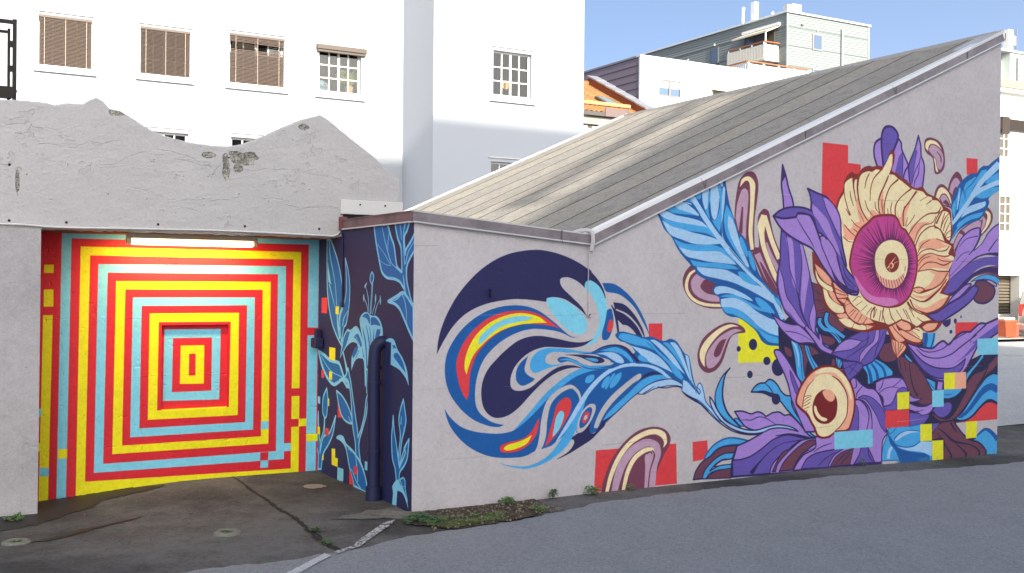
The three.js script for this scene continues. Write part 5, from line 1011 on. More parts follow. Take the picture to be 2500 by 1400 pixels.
[[5.444, 6.735], [6.735, 8.043], [8.043, 9.378], [9.378, 10.55], [10.55, 11.22]].forEach(([a, b], i) => { trim(a + 0.004, rk(a), b, rk(b), ZW + (i % 2) * 0.004, trimMat, 0.112); part('lap_joint', sweptBox(V(b, rk(b) - 0.005, ZW + 0.028), V(b + 0.01, rk(b) + 0.085, ZW + 0.028), 0.008, 0.006), mat('#6b6163', { roughness: 0.5 }), shed); });
const ek = x => 2.405 + (2.262 - 2.405) / (5.444 - XB) * (x - XB);
[[XB - 0.02, 5.106], [5.106, 5.44]].forEach(([a, b], i) => trim(a, ek(a), b - 0.004, ek(b), ZW + i * 0.004, trimMat));
part('lap_joint', box(5.1, 5.112, 2.285, 2.375, ZW + 0.024, ZW + 0.032), mat('#6b6163', { roughness: 0.5 }), shed);
{ const s = part('edge_trim', box(XB - 0.022, XB - 0.012, 2.405, 2.483, ZW, -9.62), trimBrown, shed); part('drip_edge', box(XB - 0.036, XB - 0.012, 2.393, 2.405, ZW, -9.62), trimLight, s); part('top_lip', box(XB - 0.03, XB + 0.09, 2.483, 2.493, ZW - 0.02, -9.62), trimBrown, s); part('end_cap', box(XB - 0.035, XB + 0.02, 2.395, 2.52, -9.62, -9.7), mat('#7a4540', { roughness: 0.6 }), s); }
part('verge_trim', prism([[5.2, roofY(5.2)], [11.2, roofY(11.2)], [11.2, roofY(11.2) + 0.045], [5.2, roofY(5.2) + 0.045]], ZB - 0.03, ZB + 0.02), mat('#aeb2ba', { roughness: 0.4, metalness: 0.2 }), shed);
part('ridge_trim', box(11.12, 11.24, roofY(11.15) - 0.07, roofY(11.15) + 0.035, ZW - 0.02, ZB), mat('#b9b2ab', { roughness: 0.5, metalness: 0.2 }), shed);
part('flashing', box(10.75, 11.25, roofY(11.15) - 0.02, roofY(11.15) + 0.13, -15.5, -15.53), mat('#7d6a66', { roughness: 0.5 }), shed);
part('rake_cap', prism([[10.6, rk(10.6) + 0.09], [11.22, rk(11.22) + 0.09], [11.22, rk(11.22) + 0.13], [10.7, rk(10.7) + 0.12]], ZW + 0.02, ZW - 0.25), trimLight, shed);
// overflow pipe at the low point of the roof, the lower length painted over with the mural
part('overflow_pipe', tube([[5.3, 2.36, ZW - 0.1], [5.36, 2.385, ZW - 0.02], [5.41, 2.37, ZW + 0.045], [5.422, 2.3, ZW + 0.05], [5.422, 2.2, ZW + 0.03]], 0.019, 30, 10), mat('#cfcac6', { roughness: 0.45 }), shed);
part('cable_duct', uvm(new RoundedBoxGeometry(0.032, 0.62, 0.02, 2, 0.005).translate(5.418, 1.91, ZW + 0.01)), muralMat, shed);
// downpipe on the side wall
const navyPaint = mat('#1b1d45', { roughness: 0.6 });
const dp = part('downpipe', tube([[XB - 0.075, -0.03, -8.69], [XB - 0.075, 0.5, -8.69], [XB - 0.075, 1.25, -8.69], [XB - 0.065, 1.33, -8.685], [XB - 0.03, 1.375, -8.67], [XB + 0.03, 1.38, -8.67]], 0.055, 60, 18), navyPaint, shed);
for (const y of [0.06, 0.42, 1.02, 1.16]) part('collar', new THREE.CylinderGeometry(0.061, 0.061, 0.028, 18).translate(XB - 0.075, y, -8.69), navyPaint, dp);
part('pipe_foot', new THREE.CylinderGeometry(0.066, 0.07, 0.16, 18).translate(XB - 0.075, 0.04, -8.69), navyPaint, dp);
const cd = part('conduit', tube([[XB - 0.008, 2.36, -9.66], [XB - 0.008, 2.0, -9.66], [XB - 0.008, 1.71, -9.655]], 0.008, 20, 6), navyPaint, shed); part('conduit_end', box(XB - 0.022, XB, 1.66, 1.71, -9.63, -9.68), navyPaint, cd);
part('wall_socket', merge([rbox(XB - 0.1, XB - 0.005, 1.24, 1.34, -10.16, -10.29, 0.015), rbox(XB - 0.075, XB - 0.02, 1.33, 1.43, -10.2, -10.26, 0.01)]), navyPaint, shed);
part('wall_hook', box(4.39, 4.41, 1.78, 1.85, ZW, ZW + 0.04), navyPaint, shed);

// ---------------------------------------------------------------- old concrete front with the striped recess
const front = thing('concrete_facade', 'peeling pale concrete wall with swooping broken top edge above striped recess', 'wall');
const FW = 4.6, FH = 1.6;
const facadeTex = (() => { // old paint: grain, peeled scabs with ragged rims, cracks, broken-out patches
  const S = 420, W = 1932, H = 672, cv = document.createElement('canvas'); cv.width = W; cv.height = H; const c = cv.getContext('2d'); c.fillStyle = '#808080'; c.fillRect(0, 0, W, H);
  const P = (x, y) => [(x + 0.2) * S, (3.8 - y) * S];
  const walk = (x, y, L, w, g, wob, dir = 0) => { c.strokeStyle = `rgb(${g},${g},${g})`; let px = x, py = y, a = dir; for (let s = 0; s < L; s += 0.02) { a += rr(-wob, wob); a += (dir - a) * 0.25; const nx = px + 0.02 * Math.cos(a), ny = py + 0.02 * Math.sin(a); c.lineWidth = w * rr(0.3, 1.2); c.beginPath(); c.moveTo(...P(px, py)); c.lineTo(...P(nx, ny)); c.stroke(); px = nx; py = ny; } };
  for (let k = 0; k < 70; k++) walk(rr(0.4, 4.2), rr(2.36, 3.4), rr(0.04, 0.25), rr(0.7, 1.8), rnd() < 0.7 ? 40 : 200, 0.7, rr(-0.2, 0.2));
  for (const [x, y, L] of [[1.5, 2.88, 0.55], [1.72, 2.69, 1.5], [2.1, 2.97, 0.9], [3.0, 2.94, 0.7], [1.0, 3.02, 0.7], [0.7, 3.15, 0.6], [2.0, 2.56, 0.35], [3.1, 2.62, 0.8]]) { walk(x, y, L, 2.2, 30, 0.5); walk(x, y + 0.008, L, 2.2, 215, 0.5); }
  walk(1.95, 3.05, 0.5, 3, 25, 0.4, -0.12); walk(3.3, 3.36, 0.16, 3, 20, 0.5, -0.6); walk(2.56, 3.04, 0.25, 3, 20, 0.6, -1.5);
  const lines = c.getImageData(0, 0, W, H).data;
  const n1 = noise(1024, [[20, 0.6, 34], [46, 0.35, 70], [110, 0.25, 140]], 41), n2 = noise(1024, [[320, 0.5], [512, 0.5], [150, 0.3]], 43), n3 = noise(1024, [[5, 0.6, 8], [12, 0.4, 16]], 47), n4 = noise(1024, [[260, 0.6], [90, 0.5], [40, 0.3]], 53);
  const holes = [[0.79, 2.84], [0.79, 2.38], [1.23, 2.38], [1.98, 2.39], [2.75, 2.4], [3.46, 2.4]].map(p => P(...p)), spalls = [[2.72, 3.03, 0.13, 0.06], [2.42, 3.03, 0.055, 0.022], [2.57, 2.93, 0.03, 0.12], [1.62, 3.335, 0.06, 0.025], [0.85, 2.72, 0.014, 0.13], [2.68, 2.93, 0.04, 0.03], [3.3, 3.35, 0.05, 0.025]].map(([x, y, rx, ry]) => [...P(x, y), rx * S, ry * S]);
  const col = new Uint8Array(W * H * 4), bmp = new Uint8Array(W * H * 4);
  for (let y = 0; y < H; y++) for (let x = 0; x < W; x++) { const i = (y & 1023) * 1024 + (x & 1023), o = ((H - 1 - y) * W + x) * 4, l = lines[(y * W + x) * 4] / 255 - 0.5;
    const region = n3[i], peel = n1[i] + region * 0.5 > 0.34 ? 1 : 0, rim = Math.abs(n1[i] + region * 0.5 - 0.34) < 0.018 ? 1 : 0;
    let v = 0.755 + n2[i] * 0.05 + region * 0.03 - peel * 0.02 - rim * 0.05, hgt = 0.58 + n2[i] * 0.1 + n1[i] * 0.3 + region * 0.2 - peel * 0.14, warm = 1;
    if (n4[i] > 0.5) { v -= 0.16; hgt -= 0.25; }
    v += l < 0 ? l * 0.16 : l * 0.08; hgt += l * 0.32;
    for (const [sx, sy, rx, ry] of spalls) { const d = ((x - sx) / rx) ** 2 + ((y - sy) / ry) ** 2 + n1[i] * 2.2; if (d < 1) { v = 0.6 + n2[i] * 0.5 + n4[i] * 0.4; hgt = 0.1 + n2[i] * 0.5 + n4[i] * 0.5; warm = 0.93; } else if (d < 1.15) v -= 0.1; }
    for (const [hx, hy] of holes) if ((x - hx) ** 2 + (y - hy) ** 2 < 18) { v = 0.13; hgt = 0; }
    col[o] = 255 * Math.max(0, Math.min(1, v)); col[o + 1] = col[o] * (0.975 + 0.0 * warm); col[o + 2] = col[o] * 0.965 * warm; col[o + 3] = 255; bmp[o] = bmp[o + 1] = bmp[o + 2] = 255 * Math.max(0, Math.min(1, hgt)); bmp[o + 3] = 255; }
  const mk = (d, s) => { const t = new THREE.DataTexture(d, W, H); t.magFilter = THREE.LinearFilter; if (s) t.colorSpace = THREE.SRGBColorSpace; t.needsUpdate = true; return fit(t, -0.2, 2.2, FW, FH); };
  return [mk(col, true), mk(bmp, false)]; })();
const facadeMat = new THREE.MeshStandardMaterial({ map: facadeTex[0], bumpMap: facadeTex[1], bumpScale: 0.024, roughness: 0.9 });
{ const top = [[-1.5, 3.36], [0.72, 3.36], [0.9, 3.37], [1.06, 3.365], [1.12, 3.35], [1.22, 3.375], [1.36, 3.38], [1.4, 3.41], [1.46, 3.445], [1.51, 3.42], [1.57, 3.36], [1.65, 3.35], [1.78, 3.28], [1.9, 3.21], [2.03, 3.16], [2.24, 3.12], [2.46, 3.105], [2.6, 3.11], [2.75, 3.15], [2.91, 3.22], [3.1, 3.32], [3.28, 3.41], [3.46, 3.47], [3.54, 3.43], [3.74, 3.29], [3.98, 3.13], [4.17, 2.98], [4.27, 2.91], [4.28, 2.79], [4.26, 2.70]];
  const fine = []; top.forEach((p, i) => { fine.push(p); const q = top[i + 1]; if (q && q[0] > 0.7) { const n = Math.floor(Math.hypot(q[0] - p[0], q[1] - p[1]) / 0.03); for (let k = 1; k < n; k++) { const t = k / n; fine.push([p[0] + (q[0] - p[0]) * t, p[1] + (q[1] - p[1]) * t + rr(-0.004, 0.004)]); } } });
  const bottom = [[3.69, 2.70], [3.69, 2.345]]; for (let x = 3.66; x > 1.05; x -= 0.04) bottom.push([x, 2.335 + rr(-0.006, 0.006)]);
  const s = new THREE.Shape([...fine, ...bottom, [1.03, 2.335], [-1.5, 2.335]].map(p => new THREE.Vector2(...p)));
  const g = uvm(new THREE.ExtrudeGeometry(s, { depth: 0.24, bevelEnabled: true, bevelSize: 0.012, bevelThickness: 0.012, bevelSegments: 2 }).translate(0, 0, ZF - 0.252)); part('upper_wall', g, facadeMat, front); }
const pillarMat = new THREE.MeshStandardMaterial({ color: srgb('#b9b3b3'), map: rep(tex(N, i => 0.93 + nA[i] * 0.16 + nC[i] * 0.1), 0.7), bumpMap: shedBump, bumpScale: 0.008, roughness: 0.88 });
{ const pil = part('pillar', prism([[-1.5, -0.2], [0.86, -0.14], [1.0, -0.1], [1.025, -0.1], [1.035, 2.333], [-1.5, 2.333]], ZF - 0.004, ZF - 0.25), pillarMat, front);
  part('plaster_patch', prism([[0.9, -0.06], [1.02, -0.07], [1.03, 0.75], [0.915, 0.7]], ZF + 0.005, ZF - 0.01), pillarMat, pil); }
part('soffit', box(-1.5, XB, 2.32, 2.38, ZF - 0.26, ZS - 0.1), mat('#7c4a3c', { roughness: 0.85 }), front);
part('board', rbox(3.665, 4.31, 2.55, 2.69, ZF + 0.0, ZF + 0.03, 0.004), mat('#d8d4d0', { roughness: 0.6 }), front);
for (const x of [3.86, 4.12]) part('screw', new THREE.CylinderGeometry(0.009, 0.009, 0.006, 8).rotateX(Math.PI / 2).translate(x, 2.645, ZF + 0.033), mat('#3a3432'), front);
part('gap_filler', box(3.7, 4.25, 2.4, 2.56, ZF - 0.12, ZF - 0.2), mat('#6d6862', { map: rep(feltTex, 2) }), front);
tag(part('wall_cable', tube([[-1.4, 2.352, ZF + 0.012], [0.3, 2.35, ZF + 0.012], [0.95, 2.347, ZF + 0.012], [1.1, 2.338, ZF + 0.014], [1.8, 2.345, ZF + 0.012], [2.5, 2.352, ZF + 0.012], [3.1, 2.345, ZF + 0.012], [3.5, 2.338, ZF + 0.012], [3.62, 2.34, ZF + 0.014], [3.665, 2.38, ZF + 0.014]], 0.009, 120, 6), mat('#d9d5d1', { roughness: 0.5 })), 'thin white cable running along the lower edge of the concrete facade', 'cable');
// striped wall
const STW = 3.3, STH = 2.6, strTex = fit(paintedTexture(STW, STH, 300, 0.5, 2.45, PAL.rstr, ART_STR, (ctx, w, h) => { for (let k = 0; k < 60; k++) { ctx.strokeStyle = `rgba(60,30,20,${rr(0.1, 0.35).toFixed(2)})`; ctx.lineWidth = rr(0.6, 1.4); const x = rr(0, w), y = rr(0, h); ctx.beginPath(); ctx.moveTo(x, y); ctx.quadraticCurveTo(x + rr(-10, 10), y + rr(-12, 12), x + rr(-20, 20), y + rr(-20, 20)); ctx.stroke(); } }), 0.5, -0.15, STW, STH);
const strMat = new THREE.MeshStandardMaterial({ map: strTex, bumpMap: rep(wallBump(512, [0.2, 0.55, 0.85]), 0.55, 0.55), bumpScale: 0.008, roughness: 0.62 });
const striped = thing('striped_wall', 'recess back wall painted with concentric red, yellow and light blue rectangles', 'wall');
part('wall', prism(rect(0.55, XB, -0.15, 2.33), ZS, ZS - 0.2, [rect(2.15, 2.775, 0.675, 1.478).reverse()]), strMat, striped);
part('sunken_panel', box(2.14, 2.785, 0.665, 1.488, ZS - 0.045, ZS - 0.12), strMat, striped);
// fluorescent fitting
RectAreaLightUniformsLib.init();
const lamp = thing('tube_lamp', 'lit warm fluorescent tube lamp fixed under the concrete lintel', 'lamp', [2.352, 2.25, -9.99]);
part('housing', rbox(-0.585, 0.585, 0.022, 0.075, -0.055, 0.055, 0.012), mat('#b9a58f', { roughness: 0.6 }), lamp);
part('diffuser', rbox(-0.55, 0.55, -0.035, 0.022, -0.045, 0.045, 0.02), new THREE.MeshStandardMaterial({ color: srgb('#fff2da'), emissive: new THREE.Color(1, 0.78, 0.45), emissiveIntensity: 1.5, roughness: 0.4 }), lamp);
for (const s of [-1, 1]) part('end_cap', rbox(s * 0.55, s * 0.59, -0.03, 0.03, -0.045, 0.045, 0.012), mat('#d9bd92', { roughness: 0.5 }), lamp);
{ const l = new THREE.RectAreaLight(new THREE.Color(1, 0.66, 0.29), LAMP_POWER(), 1.1, 0.08); l.position.set(0, -0.05, -0.03); l.rotation.set(-Math.PI / 2 + 0.5, 0, 0); lamp.add(l); }
function LAMP_POWER() { return 30; }

// ---------------------------------------------------------------- things on the ground by the walls
const leafMats = ['#476631', '#557a38', '#3f6a3a', '#667e38'].map(c => new THREE.MeshPhysicalMaterial({ color: srgb(c), roughness: 0.9, transmission: 0.25, thickness: 0, side: THREE.DoubleSide }));
function leafClump(n, r, h, leaf) { const P = [], I = []; for (let k = 0; k < n; k++) { const a = rr(0, 6.283), d = Math.sqrt(rnd()) * r, x = Math.cos(a) * d, z = Math.sin(a) * d, y = h * (1 - (d / r) ** 2 * 0.7) * rr(0.25, 1), b = rr(0, 6.283), L = leaf * rr(0.6, 1.3), w = L * rr(0.25, 0.45), up = rr(-0.2, 0.9) * L, dx = Math.cos(b), dz = Math.sin(b), o = P.length / 3;
  P.push(x, y, z, x + dx * L * 0.5 - dz * w, y + up * 0.7, z + dz * L * 0.5 + dx * w, x + dx * L * 0.5 + dz * w, y + up * 0.6, z + dz * L * 0.5 - dx * w, x + dx * L, y + up * 0.55, z + dz * L); I.push(o, o + 1, o + 2, o + 1, o + 3, o + 2); }
  const g = new THREE.BufferGeometry(); g.setAttribute('position', new THREE.Float32BufferAttribute(P, 3)); g.setIndex(I); const q = g.toNonIndexed(); q.computeVertexNormals(); return q; }
function weed(label, x, z, n, r, h, leaf, m = 0, group) { const y = gy(x, z); const t = thing('weed', label, 'plant', [x, y + 0.01, z], group); part('leaves', leafClump(n, r, h, leaf), leafMats[m], t); part('stems', merge([0, 1, 2, 3, 4].map(() => { const a = rr(0, 6.28), q = rr(0.2, 0.6) * r; return tube([[0, -0.01, 0], [Math.cos(a) * q * 0.4, h * 0.4, Math.sin(a) * q * 0.4], [Math.cos(a) * q, h * 0.7, Math.sin(a) * q]], 0.0025, 5, 4); })), leafMats[1], t); return t; }
weed('bushy green weed at the foot of the shed corner', 3.6, -7.74, 230, 0.12, 0.06, 0.036, 2);
weed('spreading green weed among gravel beside the corner weed', 3.7, -7.63, 90, 0.09, 0.03, 0.03, 2);
weed('small weed where the gravel strip meets the wall', 4.56, -8.0, 70, 0.07, 0.05, 0.035, 1);
weed('thin upright weed growing from the wall foot past the gravel strip', 5.02, -8.0, 46, 0.04, 0.1, 0.035, 0);
weed('leafy weed at the wall foot just before the red arch', 5.42, -7.97, 70, 0.07, 0.07, 0.04, 1);
weed('low weed at the far end of the gravel strip', 4.66, -7.62, 70, 0.07, 0.03, 0.03, 3);
weed('green weed at the foot of the pale pillar', 0.85, -9.62, 60, 0.07, 0.05, 0.04, 1);
weed('weed tuft in the yard crack near the bending white line', 2.76, -7.77, 80, 0.05, 0.025, 0.025, 0);
weed('flat weeds at the road end of the yard crack', 2.71, -7.38, 70, 0.06, 0.014, 0.022, 0);
weed('tiny weed beside the red arch on the mural wall', 5.86, -7.99, 24, 0.03, 0.05, 0.03, 1);
weed('dry little plant under the purple petals at the mural foot', 8.9, -7.99, 20, 0.03, 0.09, 0.03, 0);
// gravel strip along the wall, moss, stones
const soilPts = [[3.62, -8.04], [3.55, -7.9], [3.46, -7.66], [3.62, -7.53], [3.66, -7.38], [3.78, -7.33], [4.06, -7.36], [4.31, -7.41], [4.59, -7.5], [4.72, -7.62], [4.74, -7.86], [4.86, -8.04]];
struct('soil_strip', flatPoly(soilPts, 0.013, 0.02), new THREE.MeshStandardMaterial({ color: new THREE.Color(0.16, 0.135, 0.105), map: rep(soilTex, 1.6), bumpMap: rep(asphaltBump, 2.5), bumpScale: 0.012, roughness: 1 }));
struct('moss_patch', flatPoly([[3.6, -7.6], [3.67, -7.4], [3.78, -7.36], [3.92, -7.4], [4.05, -7.46], [4.27, -7.57], [4.25, -7.68], [4.0, -7.62], [3.85, -7.6]], 0.019, 0.025), new THREE.MeshStandardMaterial({ color: new THREE.Color(0.15, 0.2, 0.03), map: rep(greyTex, 2.4), bumpMap: rep(asphaltBump, 3), bumpScale: 0.02, roughness: 1 }));
{ const geo = new THREE.IcosahedronGeometry(1, 0), im = new THREE.InstancedMesh(geo, mat('#8b8074', { roughness: 0.95 }), 900), m = new THREE.Matrix4(), q = new THREE.Quaternion(), e = new THREE.Euler(), c = new THREE.Color();
  for (let i = 0; i < 900; i++) { const onSoil = i < 430; let x = onSoil ? rr(3.55, 4.85) : rr(0.6, 5.5), z = onSoil ? rr(-8.0, -7.36 - Math.max(0, x - 4.2) * 0.25) : rr(-10.2, -7.1); if (!onSoil && x > 3.6 && z < -8) { x = rr(0.9, 3.5); } if (!onSoil && rnd() < 0.45) { x = rr(3, 11); z = x > 5 && rnd() < 0.5 ? rr(-7.98, -7.6) : rr(-7.2, -5.2); } const s = onSoil ? rr(0.004, 0.013) : rr(0.002, 0.006); e.set(rr(0, 6), rr(0, 6), rr(0, 6)); q.setFromEuler(e); m.compose(V(x, gy(x, z) + (onSoil ? 0.014 : 0.003) + s * 0.3, z), q, V(s * rr(0.7, 1.4), s * 0.7, s * rr(0.7, 1.4))); im.setMatrixAt(i, m); const g = rr(0.25, 1.0); im.setColorAt(i, c.setRGB(g, g * 0.95, g * 0.87)); }
  im.name = 'gravel'; im.castShadow = im.receiveShadow = true; tag(im, 'loose gravel and grit scattered along the wall foot and yard', 'gravel', null, 'stuff'); scene.add(im); }
{ const geo = leafClump(14, 0.03, 0.012, 0.02), im = new THREE.InstancedMesh(geo, leafMats[3], 46), m = new THREE.Matrix4(), q = new THREE.Quaternion(); for (let i = 0; i < 46; i++) { const x = rr(3.58, 4.3), z = rr(-7.72, -7.42); q.setFromAxisAngle(V(0, 1, 0), rr(0, 6)); const s = rr(0.5, 1.2); m.compose(V(x, 0.018, z), q, V(s, s, s)); im.setMatrixAt(i, m); } im.name = 'ground_cover'; im.castShadow = im.receiveShadow = true; tag(im, 'tiny green ground cover on the gravel and moss strip', 'ground cover', null, 'stuff'); scene.add(im); }
struct('yard_crack', (() => { const L = [[2.82, -10.32], [2.82, -9.99], [2.79, -9.56], [2.79, -9.11], [2.76, -8.68], [2.77, -8.38], [2.74, -7.94], [2.73, -7.79], [2.70, -7.44], [2.72, -7.16]], a = [], b = []; const n = 120, cv = new THREE.CatmullRomCurve3(L.map(p => V(p[0], 0, p[1]))); for (let i = 0; i <= n; i++) { const p = cv.getPoint(i / n), w = (0.006 + 0.012 * smooth(0.05, 0.3, i / n)) * rr(0.5, 1.4) + (i > 85 ? 0.012 : 0); a.push([p.x - w + rr(-0.004, 0.004), p.z]); b.push([p.x + w + rr(-0.004, 0.004), p.z]); } return flatPoly([...a, ...b.reverse()], 0.005); })(), mat('#25231f', { roughness: 1 }));
struct('sand_patch', flatPoly(Array.from({ length: 26 }, (_, k) => { const a = k / 26 * 6.283, q = rr(0.85, 1.12); return [3.36 + 0.105 * q * Math.cos(a), -9.52 + 0.115 * q * Math.sin(a)]; }), 0.006), new THREE.MeshStandardMaterial({ color: new THREE.Color(0.38, 0.32, 0.265), map: rep(greyTex, 3), roughness: 1 }));
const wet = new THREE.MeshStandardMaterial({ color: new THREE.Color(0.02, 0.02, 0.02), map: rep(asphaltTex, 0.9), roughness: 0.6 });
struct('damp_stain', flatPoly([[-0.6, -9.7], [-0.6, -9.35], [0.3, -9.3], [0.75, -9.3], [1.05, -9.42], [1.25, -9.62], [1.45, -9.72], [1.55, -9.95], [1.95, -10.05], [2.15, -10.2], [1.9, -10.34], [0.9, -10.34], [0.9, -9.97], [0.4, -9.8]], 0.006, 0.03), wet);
struct('damp_stain', flatPoly([[0.85, -8.62], [1.0, -8.72], [1.2, -8.9], [1.5, -9.0], [1.75, -9.08], [1.7, -9.02], [1.4, -8.88], [1.2, -8.74], [1.0, -8.6]], 0.006, 0.02), wet);
function ringCap(label, x, z, r) { const y = gy(x, z); const t = thing('ground_socket', label, 'post base', [x, y, z]); part('concrete_ring', new THREE.LatheGeometry([[r * 0.45, 0.002], [r * 0.5, 0.02], [r * 0.8, 0.024], [r, 0.012], [r * 1.03, -0.01]].map(p => new THREE.Vector2(...p)), 26), mat('#8b887e', { map: rep(greyTex, 2), roughness: 0.95 }), t); part('moss', leafClump(90, r * 0.48, 0.02, 0.02), leafMats[0], t); }
ringCap('round concrete post base filled with moss in the open yard', 2.16, -8.03, 0.1);
ringCap('round mossy concrete post base in front of the pale pillar', 0.77, -8.66, 0.1);
tag(part('kerb_fragment', uvm(new THREE.BoxGeometry(0.42, 0.05, 0.16, 6, 1, 2).translate(0, 0, 0)), mat('#8d8880', { map: rep(greyTex, 1.2), bumpMap: rep(asphaltBump, 2), bumpScale: 0.01, roughness: 1 })), 'broken concrete slab edge lying at the shed corner', 'concrete slab').position.set(3.47, 0.0, -8.05);
scene.children.at(-1).rotation.set(0, -0.75, 0.02);
struct('concrete_patch', flatPoly([[3.66, -8.3], [3.66, -8.06], [3.45, -7.94], [3.2, -8.0], [3.0, -8.12], [3.3, -8.2]], 0.007, 0.02), new THREE.MeshStandardMaterial({ color: new THREE.Color(0.2, 0.192, 0.182), map: rep(greyTex, 1.3), roughness: 1 }));
{ const geo = new THREE.BufferGeometry(); }
// ---------------------------------------------------------------- steel railing behind the facade
const steel = mat('#2c2724', { roughness: 0.5, metalness: 0.4 });
{ const t = thing('steel_railing', 'dark steel stair railing rising behind the concrete facade', 'railing', [0, 0, -11.5]);
  part('post', box(0.955, 0.99, 2.6, 4.43, -0.02, 0.02), steel, t); part('post', box(0.915, 0.94, 2.6, 4.35, -0.09, -0.06), steel, t);
  part('top_rail', box(-1.2, 0.955, 4.385, 4.42, -0.02, 0.02), steel, t); part('mid_rail', box(-1.2, 0.915, 4.305, 4.33, -0.09, -0.06), steel, t);
  part('floor_beam', prism([[-1.2, 3.66], [0.95, 3.66], [1.0, 3.73], [0.96, 3.77], [-1.2, 3.77]], -0.06, 0.03), steel, t);
  for (const y of [3.93, 4.17]) part('clamp', box(0.935, 0.96, y, y + 0.05, -0.08, 0.0), steel, t); }

// ---------------------------------------------------------------- white building behind
const whiteWall = mat('#aaadb3', { roughness: 0.85, bumpMap: rep(asphaltBump, 0.6), bumpScale: 0.002 });
const glassDark = new THREE.MeshPhysicalMaterial({ color: srgb('#3a352c'), roughness: 0.06, metalness: 0, specularIntensity: 0.9, clearcoat: 0.5 });
const frameWhite = mat('#e4e1db', { roughness: 0.5 });
const office = thing('white_office', 'white rendered office block with blinds, projecting wing and multi-pane windows', 'building');
const XW0 = 14.33, XW1 = 19.9, ZO = -30, ZL = -32.3;
const wins = [[3.34, 4.71, 7.86, 9.21, 'blind'], [6.05, 7.45, 7.9, 9.22, 'blind2'], [8.64, 10.31, 7.9, 9.35, 'broken'], [11.45, 12.86, 7.9, 9.24, 'open'], [6.05, 7.43, 4.92, 6.24, 'open'], [8.7, 10.1, 4.92, 6.25, 'open']];
const wingWins = [[16.44, 17.86, 7.91, 9.35, 'open'], [16.39, 17.8, 4.42, 5.79, 'open']];
part('facade', prism([[-12, -0.1], [XW0, -0.1], [XW0, 17], [-12, 17]], ZL, ZL - 0.35, wins.map(w => rect(w[0], w[1], w[2], w[3]).reverse())), whiteWall, office);
part('wing_facade', prism([[XW0, -0.1], [XW1, -0.1], [XW1, 17], [XW0, 17]], ZO, ZO - 0.35, wingWins.map(w => rect(w[0], w[1], w[2], w[3]).reverse())), whiteWall, office);
part('wing_return', box(XW0, XW0 + 0.3, -0.1, 17, ZO - 0.35, ZL), whiteWall, office);
part('wing_end', box(XW1 - 0.3, XW1, -0.1, 17, ZO - 0.35, ZL - 8), whiteWall, office);
part('roof_slab', box(-12, XW1, 17, 17.3, ZO + 0.1, ZL - 8), mat('#b5b2ad'), office);
part('inner_wall', box(-12, XW1, -0.1, 17, ZL - 3.2, ZL - 3.4), mat('#544c40', { roughness: 0.9 }), office);  // brown set dark: room shade behind the panes put into the colour
part('inner_floor', merge([box(-12, XW1, 7.0, 7.2, ZL - 0.35, ZL - 3.2), box(-12, XW1, 10.0, 10.2, ZL - 0.35, ZL - 3.2), box(-12, XW1, 4.0, 4.2, ZL - 0.35, ZL - 3.2)]), mat('#7d7464'), office);
const slatMat = mat('#6a5c53', { roughness: 0.6 }), paneMat = new THREE.MeshPhysicalMaterial({ color: srgb('#ece9e0'), roughness: 0.02, transmission: 1, thickness: 0, ior: 1.5 });
const cord = mat('#c9b9a8');
